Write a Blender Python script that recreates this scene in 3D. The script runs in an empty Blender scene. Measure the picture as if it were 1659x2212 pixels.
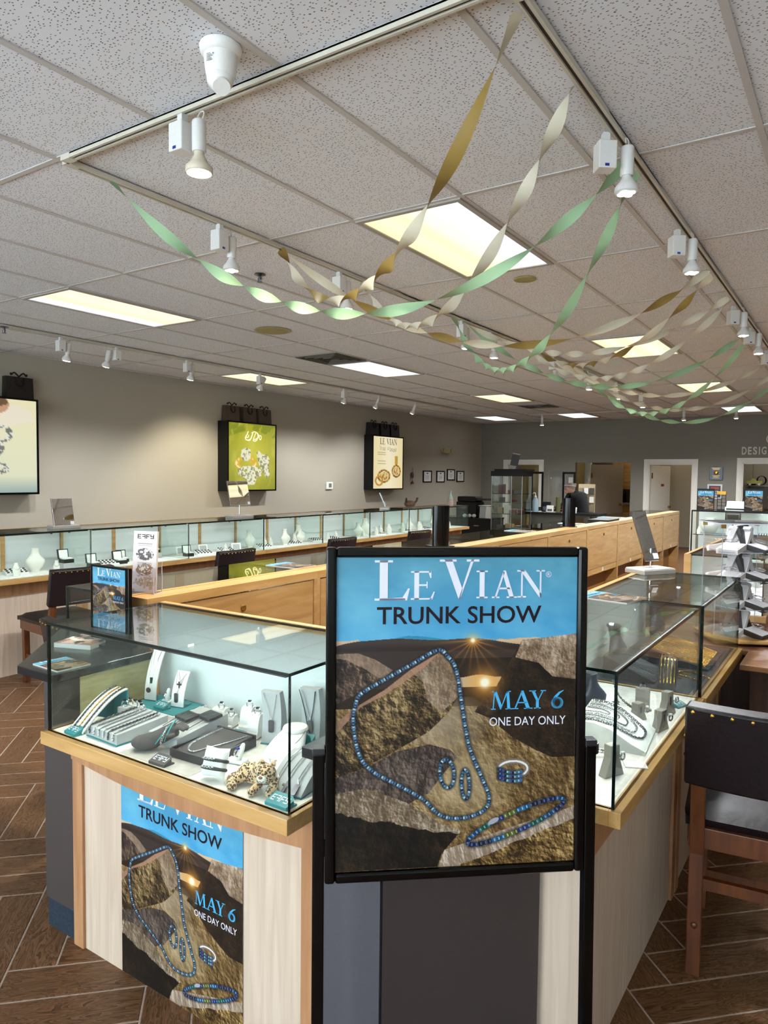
import bpy, bmesh, math, random
import numpy as np
from mathutils import Vector, Matrix, geometry

random.seed(7)
rng = np.random.default_rng(7)
S = bpy.context.scene
COL = S.collection
R = math.radians

# ------------------------------------------------------------------ camera
CAMZ = 1.55
cd = bpy.data.cameras.new('camera')
cam = bpy.data.objects.new('camera', cd)
COL.objects.link(cam)
cd.sensor_fit = 'VERTICAL'
cd.sensor_height = 24.0
cd.lens = 1552.63 * 24.0 / 2212.0
cd.clip_start = 0.02
cam.matrix_world = Matrix(((0.832353, -0.037357, 0.552985, 0.000000), (0.554134, 0.036135, -0.831643, 0.000000), (0.011085, 0.998648, 0.050778, 1.550000), (0.000000, 0.000000, 0.000000, 1.000000)))
S.camera = cam

# ------------------------------------------------------------------ world, exposure
S.view_settings.view_transform = 'Standard'
S.view_settings.look = 'None'
S.view_settings.gamma = 1.0
S.view_settings.use_curve_mapping = False
S.view_settings.exposure = 0.85
S.cycles.transparent_max_bounces = 40
S.cycles.max_bounces = 8
S.cycles.use_light_tree = False
S.cycles.diffuse_bounces = 3
S.cycles.glossy_bounces = 3
S.cycles.transmission_bounces = 4
S.cycles.caustics_reflective = False
S.cycles.caustics_refractive = False
S.cycles.use_adaptive_sampling = True
S.cycles.adaptive_threshold = 0.06
W = bpy.data.worlds.new('sky')
S.world = W
W.use_nodes = True
W.node_tree.nodes['Background'].inputs[0].default_value = (0.80, 0.88, 1.0, 1)
W.node_tree.nodes['Background'].inputs[1].default_value = 6.0
BULB_W = 55.0       # each track lamp, watts
PANEL = 0.84        # troffer diffuser radiance
LED_W = 0.85         # showcase light bar, watts per metre


# ------------------------------------------------------------------ helpers
def lin(c):
    if isinstance(c, str):
        c = [int(c[i:i + 2], 16) / 255 for i in (0, 2, 4)]
    return tuple(x / 12.92 if x <= 0.04045 else ((x + 0.055) / 1.055) ** 2.4 for x in c)


MATS = {}


def new_mat(name):
    m = bpy.data.materials.new(name)
    m.use_nodes = True
    MATS[name] = m
    return m, m.node_tree, m.node_tree.nodes['Principled BSDF']


def M(name, col='808080', rough=0.5, metal=0.0, spec=0.5, emit=None, es=1.0, coat=0.0):
    if name in MATS:
        return MATS[name]
    m, nt, b = new_mat(name)
    b.inputs['Base Color'].default_value = (*lin(col), 1)
    b.inputs['Roughness'].default_value = rough
    b.inputs['Metallic'].default_value = metal
    b.inputs['Specular IOR Level'].default_value = spec
    b.inputs['Coat Weight'].default_value = coat
    if emit:
        b.inputs['Emission Color'].default_value = (*lin(emit), 1)
        b.inputs['Emission Strength'].default_value = es
    # fine procedural grain so no surface is perfectly flat
    n = nt.nodes.new('ShaderNodeTexNoise')
    n.inputs['Scale'].default_value = 90
    n.inputs['Detail'].default_value = 2
    tc = nt.nodes.new('ShaderNodeTexCoord')
    nt.links.new(tc.outputs['Object'], n.inputs['Vector'])
    mx = nt.nodes.new('ShaderNodeMix')
    mx.data_type = 'RGBA'
    c = lin(col)
    mx.inputs[6].default_value = (*[x * 0.95 for x in c], 1)
    mx.inputs[7].default_value = (*[min(1, x * 1.05) for x in c], 1)
    nt.links.new(n.outputs['Fac'], mx.inputs[0])
    nt.links.new(mx.outputs[2], b.inputs['Base Color'])
    return m


def M_noise(name, c1, c2, scale=(1, 1, 1), nscale=5.0, detail=5, rough=0.5, bump=0.0, lo=0.35, hi=0.65,
            world=False, spec=0.5, distort=0.0, coat=0.0, mid=None):
    """two- or three-tone noise; stretched along an axis it is wood grain"""
    if name in MATS:
        return MATS[name]
    m, nt, b = new_mat(name)
    L = nt.links
    if world:
        g = nt.nodes.new('ShaderNodeNewGeometry')
        src = g.outputs['Position']
    else:
        tc = nt.nodes.new('ShaderNodeTexCoord')
        src = tc.outputs['Object']
        oi = nt.nodes.new('ShaderNodeObjectInfo')
        ad = nt.nodes.new('ShaderNodeVectorMath')
        ml = nt.nodes.new('ShaderNodeMath')
        ml.operation = 'MULTIPLY'
        ml.inputs[1].default_value = 37.0
        L.new(oi.outputs['Random'], ml.inputs[0])
        L.new(src, ad.inputs[0])
        L.new(ml.outputs[0], ad.inputs[1])
        src = ad.outputs[0]
    mp = nt.nodes.new('ShaderNodeMapping')
    mp.inputs['Scale'].default_value = scale
    n = nt.nodes.new('ShaderNodeTexNoise')
    n.inputs['Scale'].default_value = nscale
    n.inputs['Detail'].default_value = detail
    n.inputs['Distortion'].default_value = distort
    cr = nt.nodes.new('ShaderNodeValToRGB')
    e = cr.color_ramp.elements
    e[0].position, e[1].position = lo, hi
    e[0].color, e[1].color = (*lin(c1), 1), (*lin(c2), 1)
    if mid:
        k = e.new((lo + hi) / 2)
        k.color = (*lin(mid), 1)
    L.new(src, mp.inputs[0])
    L.new(mp.outputs[0], n.inputs['Vector'])
    L.new(n.outputs['Fac'], cr.inputs[0])
    L.new(cr.outputs[0], b.inputs['Base Color'])
    b.inputs['Roughness'].default_value = rough
    b.inputs['Specular IOR Level'].default_value = spec
    b.inputs['Coat Weight'].default_value = coat
    if bump:
        bp = nt.nodes.new('ShaderNodeBump')
        bp.inputs['Strength'].default_value = bump
        bp.inputs['Distance'].default_value = 0.01
        L.new(n.outputs['Fac'], bp.inputs['Height'])
        L.new(bp.outputs[0], b.inputs['Normal'])
    return m


def M_glass(name, tint='f2faf6', refl=1.0, ior=1.5, rough=0.0):
    if name in MATS:
        return MATS[name]
    m, nt, b = new_mat(name)
    nt.nodes.remove(b)
    out = nt.nodes['Material Output']
    tr = nt.nodes.new('ShaderNodeBsdfTransparent')
    tr.inputs[0].default_value = (*lin(tint), 1)
    gl = nt.nodes.new('ShaderNodeBsdfGlossy')
    gl.inputs['Roughness'].default_value = rough
    fr = nt.nodes.new('ShaderNodeLayerWeight')
    fr.inputs['Blend'].default_value = 0.5
    f0 = ((ior - 1) / (ior + 1)) ** 2
    pw = nt.nodes.new('ShaderNodeMath')
    pw.operation = 'POWER'
    pw.inputs[1].default_value = 5.0
    ml = nt.nodes.new('ShaderNodeMath')
    ml.operation = 'MULTIPLY_ADD'
    ml.inputs[1].default_value = (1 - f0) * refl
    ml.inputs[2].default_value = f0 * refl
    nt.links.new(fr.outputs['Facing'], pw.inputs[0])
    mx = nt.nodes.new('ShaderNodeMixShader')
    nt.links.new(pw.outputs[0], ml.inputs[0])
    nt.links.new(ml.outputs[0], mx.inputs[0])
    nt.links.new(tr.outputs[0], mx.inputs[1])
    nt.links.new(gl.outputs[0], mx.inputs[2])
    nt.links.new(mx.outputs[0], out.inputs[0])
    return m


def M_attr(name, rough=0.4, emit=0.0, spec=0.5):
    if name in MATS:
        return MATS[name]
    m, nt, b = new_mat(name)
    a = nt.nodes.new('ShaderNodeAttribute')
    a.attribute_name = 'Col'
    if emit:
        b.inputs['Base Color'].default_value = (.03, .03, .03, 1)
    else:
        nt.links.new(a.outputs['Color'], b.inputs['Base Color'])
    b.inputs['Roughness'].default_value = rough
    b.inputs['Specular IOR Level'].default_value = spec
    if emit:
        nt.links.new(a.outputs['Color'], b.inputs['Emission Color'])
        b.inputs['Emission Strength'].default_value = emit
    return m


def M_twoside(name, front, back, rough=0.6, metal=0.0, trans=0.0):
    m, nt, b = new_mat(name)
    g = nt.nodes.new('ShaderNodeNewGeometry')
    mx = nt.nodes.new('ShaderNodeMix')
    mx.data_type = 'RGBA'
    mx.inputs[6].default_value = (*lin(front), 1)
    mx.inputs[7].default_value = (*lin(back), 1)
    nt.links.new(g.outputs['Backfacing'], mx.inputs[0])
    # crepe wrinkles
    n = nt.nodes.new('ShaderNodeTexNoise')
    n.inputs['Scale'].default_value = 240
    n.inputs['Detail'].default_value = 3
    uv = nt.nodes.new('ShaderNodeTexCoord')
    mp = nt.nodes.new('ShaderNodeMapping')
    mp.inputs['Scale'].default_value = (3, 3, .4)
    nt.links.new(uv.outputs['Object'], mp.inputs[0])
    nt.links.new(mp.outputs[0], n.inputs['Vector'])
    bp = nt.nodes.new('ShaderNodeBump')
    bp.inputs['Strength'].default_value = 0.35
    bp.inputs['Distance'].default_value = 0.003
    nt.links.new(n.outputs['Fac'], bp.inputs['Height'])
    nt.links.new(bp.outputs[0], b.inputs['Normal'])
    nt.links.new(mx.outputs[2], b.inputs['Base Color'])
    b.inputs['Roughness'].default_value = rough
    b.inputs['Metallic'].default_value = metal
    return m


class MB:
    def __init__(self):
        self.v, self.f = [], []

    def add(self, vs, fs, mat=None):
        o = len(self.v)
        if mat is not None:
            vs = [mat @ Vector(p) for p in vs]
        self.v += [tuple(p) for p in vs]
        self.f += [tuple(i + o for i in f) for f in fs]
        return self

    def box(self, x0, y0, z0, x1, y1, z1, mat=None):
        v = [(x0, y0, z0), (x1, y0, z0), (x1, y1, z0), (x0, y1, z0), (x0, y0, z1), (x1, y0, z1), (x1, y1, z1), (x0, y1, z1)]
        return self.add(v, [(0, 3, 2, 1), (4, 5, 6, 7), (0, 1, 5, 4), (1, 2, 6, 5), (2, 3, 7, 6), (3, 0, 4, 7)], mat)

    def prism(self, poly, z0, z1, mat=None):
        n = len(poly)
        v = [(x, y, z0) for x, y in poly] + [(x, y, z1) for x, y in poly]
        f = [tuple(range(n))[::-1], tuple(range(n, 2 * n))] + [(i, (i + 1) % n, n + (i + 1) % n, n + i) for i in range(n)]
        return self.add(v, f, mat)

    def prism_xz(self, poly, y0, y1, mat=None):
        n = len(poly)
        v = [(x, y0, z) for x, z in poly] + [(x, y1, z) for x, z in poly]
        f = [tuple(range(n)), tuple(range(n, 2 * n))[::-1]] + [(i, n + i, n + (i + 1) % n, (i + 1) % n) for i in range(n)]
        return self.add(v, f, mat)

    def prism_yz(self, poly, x0, x1, mat=None):
        n = len(poly)
        v = [(x0, y, z) for y, z in poly] + [(x1, y, z) for y, z in poly]
        f = [tuple(range(n)), tuple(range(n, 2 * n))[::-1]] + [(i, n + i, n + (i + 1) % n, (i + 1) % n) for i in range(n)]
        return self.add(v, f, mat)

    def tube(self, path, r, n=8, closed=False, sx=1.0, mat=None):
        P = [Vector(p) for p in path]
        m = len(P)
        rad = r if hasattr(r, '__len__') else [r] * m
        vs, fs = [], []
        up = Vector((0, 0, 1))
        prev = None
        for i, p in enumerate(P):
            a = P[i - 1] if (i > 0 or closed) else P[0]
            b = P[(i + 1) % m] if (i < m - 1 or closed) else P[-1]
            t = (b - a)
            t = t.normalized() if t.length > 1e-9 else Vector((0, 0, 1))
            if prev is None:
                ref = up if abs(t.z) < 0.9 else Vector((1, 0, 0))
                s = t.cross(ref).normalized()
            else:
                s = (prev - t * prev.dot(t))
                s = s.normalized() if s.length > 1e-6 else t.orthogonal().normalized()
            prev = s
            w = s.cross(t)
            for k in range(n):
                an = 2 * math.pi * k / n
                vs.append(p + (s * math.cos(an) * sx + w * math.sin(an)) * rad[i])
        for i in range(m - (0 if closed else 1)):
            j = (i + 1) % m
            for k in range(n):
                q = (k + 1) % n
                fs.append((i * n + k, i * n + q, j * n + q, j * n + k))
        if not closed:
            fs.append(tuple(range(n))[::-1])
            fs.append(tuple(range((m - 1) * n, m * n)))
        return self.add(vs, fs, mat)

    def lathe(self, prof, n=16, c=(0, 0, 0), sx=1.0, sy=1.0, mat=None):
        vs, fs = [], []
        for r, z in prof:
            for k in range(n):
                a = 2 * math.pi * k / n
                vs.append((c[0] + r * math.cos(a) * sx, c[1] + r * math.sin(a) * sy, c[2] + z))
        for i in range(len(prof) - 1):
            for k in range(n):
                q = (k + 1) % n
                fs.append((i * n + k, i * n + q, (i + 1) * n + q, (i + 1) * n + k))
        fs.append(tuple(range(n))[::-1])
        fs.append(tuple(range((len(prof) - 1) * n, len(prof) * n)))
        return self.add(vs, fs, mat)

    def rings(self, rs, n=14, mat=None):
        """stack of ellipses (cx, cy, z, rx, ry)"""
        vs, fs = [], []
        for cx, cy, z, rx, ry in rs:
            for k in range(n):
                a = 2 * math.pi * k / n
                vs.append((cx + rx * math.cos(a), cy + ry * math.sin(a), z))
        for i in range(len(rs) - 1):
            for k in range(n):
                q = (k + 1) % n
                fs.append((i * n + k, i * n + q, (i + 1) * n + q, (i + 1) * n + k))
        fs.append(tuple(range(n))[::-1])
        fs.append(tuple(range((len(rs) - 1) * n, len(rs) * n)))
        return self.add(vs, fs, mat)

    def ell(self, c, r, nu=12, nv=8, mat=None):
        rs = []
        pr = [(math.sin(math.pi * i / nv), -math.cos(math.pi * i / nv)) for i in range(nv + 1)]
        pr[0] = (0.02, -1)
        pr[-1] = (0.02, 1)
        return self.rings([(c[0], c[1], c[2] + z * r[2], a * r[0], a * r[1]) for a, z in pr], nu, mat)

    def slab(self, grid_pts, th):
        """curved sheet with thickness: grid_pts[i][j] points, offset along the face normals"""
        G = [[Vector(p) for p in row] for row in grid_pts]
        a, b = len(G), len(G[0])
        top, bot = [], []
        for i in range(a):
            for j in range(b):
                du = G[min(i + 1, a - 1)][j] - G[max(i - 1, 0)][j]
                dv = G[i][min(j + 1, b - 1)] - G[i][max(j - 1, 0)]
                nn = du.cross(dv).normalized()
                top.append(G[i][j] + nn * th / 2)
                bot.append(G[i][j] - nn * th / 2)
        vs = top + bot
        o = a * b
        fs = []
        for i in range(a - 1):
            for j in range(b - 1):
                q = (i * b + j, (i + 1) * b + j, (i + 1) * b + j + 1, i * b + j + 1)
                fs.append(q)
                fs.append(tuple(o + k for k in q[::-1]))
        rim = [(i, 0) for i in range(a)] + [(a - 1, j) for j in range(1, b)] + [(i, b - 1) for i in range(a - 2, -1, -1)] + [(0, j) for j in range(b - 2, 0, -1)]
        rim = [i * b + j for i, j in rim]
        for k in range(len(rim)):
            p, q = rim[k], rim[(k + 1) % len(rim)]
            fs.append((p, o + p, o + q, q))
        return self.add(vs, fs)

    def xf(self, mat):
        self.v = [tuple(mat @ Vector(p)) for p in self.v]
        return self

    def mesh(self, name, mat, smooth=False):
        me = bpy.data.meshes.new(name)
        me.from_pydata(self.v, [], self.f)
        bm = bmesh.new()
        bm.from_mesh(me)
        bmesh.ops.recalc_face_normals(bm, faces=bm.faces)
        bm.to_mesh(me)
        bm.free()
        for mm in (mat if isinstance(mat, (list, tuple)) else [mat]):
            me.materials.append(mm)
        if smooth:
            me.polygons.foreach_set('use_smooth', [True] * len(me.polygons))
            me.set_sharp_from_angle(angle=R(50))
        return me

    def build(self, name, mat, parent=None, smooth=False, bevel=0.0, loc=None, rot=None, seg=2):
        o = bpy.data.objects.new(name, self.mesh(name, mat, smooth))
        COL.objects.link(o)
        if parent is not None:
            o.parent = parent
        if loc is not None:
            o.location = loc
        if rot is not None:
            o.rotation_euler = rot
        if bevel:
            md = o.modifiers.new('bevel', 'BEVEL')
            md.width = bevel
            md.segments = seg
            md.limit_method = 'ANGLE'
        return o


def tag(o, label, cat, group=None):
    o['label'] = label
    o['category'] = cat
    if group:
        o['group'] = group
    return o


def thing(name, label, cat, loc=(0, 0, 0), rz=0.0, group=None, rot=None):
    o = bpy.data.objects.new(name, None)
    o.empty_display_size = 0.05
    COL.objects.link(o)
    o.location = loc
    o.rotation_euler = rot if rot else (0, 0, R(rz))
    return tag(o, label, cat, group)


def struct(o):
    o['kind'] = 'structure'
    return o


def link_copy(o, parent=None):
    c = o.copy()
    COL.objects.link(c)
    if parent is not None:
        c.parent = parent
    return c


def kids(o):
    return [c for c in bpy.data.objects if c.parent is o]


def dup(root, loc, rz=None, label=None, group=None, tree=None):
    r = link_copy(root)
    r.location = loc
    if rz is not None:
        r.rotation_euler = (0, 0, R(rz))
    if label:
        r['label'] = label
    if group:
        r['group'] = group
    for ch, gs in (tree or [(c, kids(c)) for c in kids(root)]):
        c = link_copy(ch, r)
        for g in gs:
            link_copy(g, c)
    return r


def pane(name, b, parent, glass=None, edge=None):
    """a glass slab: clear on its two faces, dark green on its cut edges"""
    mb = MB().box(*b)
    sz = [b[3] - b[0], b[4] - b[1], b[5] - b[2]]
    ax = sz.index(min(sz))
    o = mb.build(name, [glass or G_CLEAR, edge or G_EDGE], parent)
    for p in o.data.polygons:
        p.material_index = 0 if abs(p.normal[ax]) > 0.9 else 1
    return o


ORD = ['first', 'second', 'third', 'fourth', 'fifth', 'sixth', 'seventh', 'eighth', 'ninth', 'tenth', 'eleventh', 'twelfth',
       'thirteenth', 'fourteenth', 'fifteenth', 'sixteenth', 'seventeenth', 'eighteenth', 'nineteenth', 'twentieth']

# ------------------------------------------------------------------ materials
G_CLEAR = M_glass('clear_glass', 'f9fdfb', 1.0, 1.5)
G_EDGE = M('glass_edge', '0c1a17', 0.15, 0, 0.6)
ACRYL = M_glass('clear_acrylic', 'fbfbfd', 0.9, 1.45)
ACR_EDGE = M('acrylic_edge', 'b9bcc6', 0.1, 0, 0.6)
MAPLE = M_noise('maple_wood', 'a57c48', 'c09a64', (1.2, 1.2, 9), 3.0, 6, 0.38, 0.0, 0.3, 0.7, mid='b48a54', distort=0.6)
MAPLE_H = M_noise('maple_wood_long_grain', 'ad8148', 'cba26a', (1.0, 8, 8), 3.0, 6, 0.35, 0.0, 0.3, 0.7, mid='bc9258', distort=0.5)
ALDER = M_noise('alder_trim', '9c6c48', 'b98a62', (8, 8, 0.8), 4.0, 6, 0.45, 0.0, 0.3, 0.7)
BIRCH = M_noise('pale_birch_laminate', 'bfa994', 'd4c0ac', (14, 14, 0.7), 3.0, 7, 0.45, 0.0, 0.3, 0.7, distort=0.8)
GREYLAM = M_noise('grey_laminate', '3b3331', '413836', (60, 60, 60), 6, 2, 0.5)
CHAR = M('charcoal_plastic', '1b1a1d', 0.4)
BLACK = M('black_gloss', '040405', 0.14, 0, 0.3)
BLACKM = M('black_matte', '09090a', 0.5, 0, 0.3)
SLABM = M('dark_stone_slab', '1d1d1f', 0.25, 0, 0.4)
WHITE = M('white_plastic', 'ebe9e4', 0.4)
WHITEW = M('white_paint', 'e2ded4', 0.45)
CARPET = M_noise('blue_kick', '131d29', '1d2b3b', (1, 1, 1), 160, 4, 0.9)
DECKM = M_noise('white_suede_deck', 'd6d2cb', 'e8e5df', (1, 1, 1), 30, 4, 0.85)
DECKG = M_noise('grey_suede_deck', 'a9a49d', 'bab5ae', (1, 1, 1), 30, 4, 0.9)
MINT = M('pale_back_panel', 'd0d6d5', 0.4)
LEATHER = M_noise('dark_leather', '140b0e', '1d1115', (1, 1, 1), 60, 4, 0.42, 0.12, spec=0.35)
WALNUT = M_noise('walnut_stain', '43200d', '6d3a18', (9, 9, 0.9), 5, 6, 0.32, 0.0, 0.3, 0.7, coat=0.2)
SILVER = M('silver', 'd9d9dc', 0.18, 1.0)
SILVERD = M('oxidised_silver', '6b6b6f', 0.3, 1.0)
GOLD = M('gold', 'd9a441', 0.2, 1.0)
BRASS = M('brass', 'b08d3f', 0.25, 1.0)
CHROME = M('chrome', 'c9ccd0', 0.08, 1.0)
TEAL = M('teal_board', '1f8088', 0.55)
GREYST = M('light_grey_suede', 'aeb0b0', 0.8)
GREYSD = M('dark_grey_suede', '4b4645', 0.85)
STONEGR = M('taupe_suede', '8f8b84', 0.8)
WHITEST = M('white_leatherette', 'e9e8e4', 0.5)
NAVY = M('navy_velvet', '0f1826', 0.8)
STEEL = M('brushed_steel', '9b9a98', 0.3, 1.0)


# ------------------------------------------------------------------ flat print: colours worked out point by point on a mesh
def pgrid(nx, ny):
    u, v = np.meshgrid(np.linspace(0, 1, nx), np.linspace(0, 1, ny))
    return u, v


def vnoise(x, y, seed):
    g = np.random.default_rng(seed).random((64, 64))
    xi, yi = np.floor(x).astype(int), np.floor(y).astype(int)
    fx, fy = x - xi, y - yi
    fx, fy = fx * fx * (3 - 2 * fx), fy * fy * (3 - 2 * fy)
    a, b = g[yi % 64, xi % 64], g[yi % 64, (xi + 1) % 64]
    c, d = g[(yi + 1) % 64, xi % 64], g[(yi + 1) % 64, (xi + 1) % 64]
    return (a * (1 - fx) + b * fx) * (1 - fy) + (c * (1 - fx) + d * fx) * fy


def fbm(u, v, s, oct=5, seed=1, rot=0.0, sx=1.0):
    c, q = math.cos(rot), math.sin(rot)
    x, y = (u * c + v * q) * s * sx + 31.7, (-u * q + v * c) * s + 17.3
    r, a, t = 0, 0.5, 0
    for k in range(oct):
        r = r + a * vnoise(x, y, seed + k)
        t += a
        a *= 0.55
        x, y = x * 2.03, y * 2.03
    return r / t


def inpoly(u, v, P):
    r = np.zeros(u.shape, bool)
    n = len(P)
    for i in range(n):
        x0, y0 = P[i]
        x1, y1 = P[(i + 1) % n]
        if y0 == y1:
            continue
        c = ((v >= min(y0, y1)) & (v < max(y0, y1)))
        xs = x0 + (v - y0) * (x1 - x0) / (y1 - y0)
        r ^= c & (u < xs)
    return r


def smooth_path(P, n=200, closed=False):
    P = [Vector((*p, 0)) if len(p) == 2 else Vector(p) for p in P]
    m = len(P)
    out = []
    segs = m if closed else m - 1
    per = max(2, n // segs)
    for i in range(segs):
        p0 = P[(i - 1) % m] if (closed or i > 0) else P[0]
        p1, p2 = P[i], P[(i + 1) % m]
        p3 = P[(i + 2) % m] if (closed or i + 2 < m) else P[-1]
        for k in range(per):
            t = k / per
            out.append(0.5 * ((2 * p1) + (p2 - p0) * t + (2 * p0 - 5 * p1 + 4 * p2 - p3) * t * t + (3 * p1 - p0 - 3 * p2 + p3) * t ** 3))
    if not closed:
        out.append(P[-1])
    return out


def dist_path(u, v, P, asp=1.27):
    """distance to a polyline and the arc position of the nearest point"""
    best = np.full(u.shape, 9.0)
    arc = np.zeros(u.shape)
    L = 0.0
    for a, b in zip(P[:-1], P[1:]):
        ax, ay, bx, by = a[0], a[1] * asp, b[0], b[1] * asp
        dx, dy = bx - ax, by - ay
        l2 = dx * dx + dy * dy
        if l2 < 1e-12:
            continue
        lo, hi = min(ax, bx) - .03, max(ax, bx) + .03
        vy = v * asp
        s = (u > lo) & (u < hi) & (vy > min(ay, by) - .03) & (vy < max(ay, by) + .03)
        if s.any():
            t = np.clip(((u[s] - ax) * dx + (vy[s] - ay) * dy) / l2, 0, 1)
            d = np.hypot(u[s] - ax - t * dx, vy[s] - ay - t * dy)
            bs = best[s]
            k = d < bs
            bs[k] = d[k]
            best[s] = bs
            ar = arc[s]
            ar[k] = (L + t * math.sqrt(l2))[k]
            arc[s] = ar
        L += math.sqrt(l2)
    return best, arc


def C3(h):
    return np.array([int(h[i:i + 2], 16) / 255 for i in (0, 2, 4)])


def put(img, mask, col, a=1.0):
    m = (mask * a)[..., None] if mask.dtype != bool else (mask.astype(float) * a)[..., None]
    img[:] = img * (1 - m) + col * m


_HF = {}


def rocktex(u, v, dark, mid, light, s, seed, rot=0.5, sx=2.0, gain=1.0):
    """stone: a fractal height field lit from the upper right"""
    k = (u.shape, seed)
    if k not in _HF:
        h = fbm(u, v * 1.27, s * .55, 7, seed, rot, sx) + .35 * np.abs(fbm(u, v * 1.27, s * 1.3, 5, seed + 5, -rot, 1.0) - .5)
        st = u.shape[1] / 520.0
        gy_, gx_ = np.gradient(h)
        sh = (-gx_ * 1.0 + gy_ * .9) * 26 * st * (16.0 / s) ** .5
        _HF[k] = .55 * sh + .9 * (h - h.mean())
    t = np.clip(_HF[k] * gain + .42, 0, 1)[..., None]
    return np.where(t < 0.5, C3(dark) + (C3(mid) - C3(dark)) * t * 2, C3(mid) + (C3(light) - C3(mid)) * (t * 2 - 1))


def gem_path(img, u, v, P, w, pitch, cols, asp=1.27):
    d, s = dist_path(u, v, P, asp)
    put(img, np.clip(1 - d / (w * 2.0), 0, 1) * 0.75, C3('120e0a'))
    idx = np.floor(s / pitch).astype(int)
    ph = (s / pitch) % 1.0
    pal = np.array([C3(c) for c in cols])
    c = pal[(idx * 7 + idx // 3) % len(pal)]
    q = np.hypot((ph - .38) * pitch / w, (d - .25 * w) / w)
    c = c * (0.55 + 0.35 * vnoise(s / pitch * 3.1 + 7, d / w * 3.3 + 3, 8)[..., None])
    c = c + np.clip(.45 - q, 0, 1)[..., None] * 1.3
    edge = (ph < 0.16) | (d > w * .80)
    c = np.where(edge[..., None], C3('4d565c') * (.7 + .6 * (idx % 2)[..., None]), c)
    put(img, d < w, np.clip(c, 0, 1))


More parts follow.
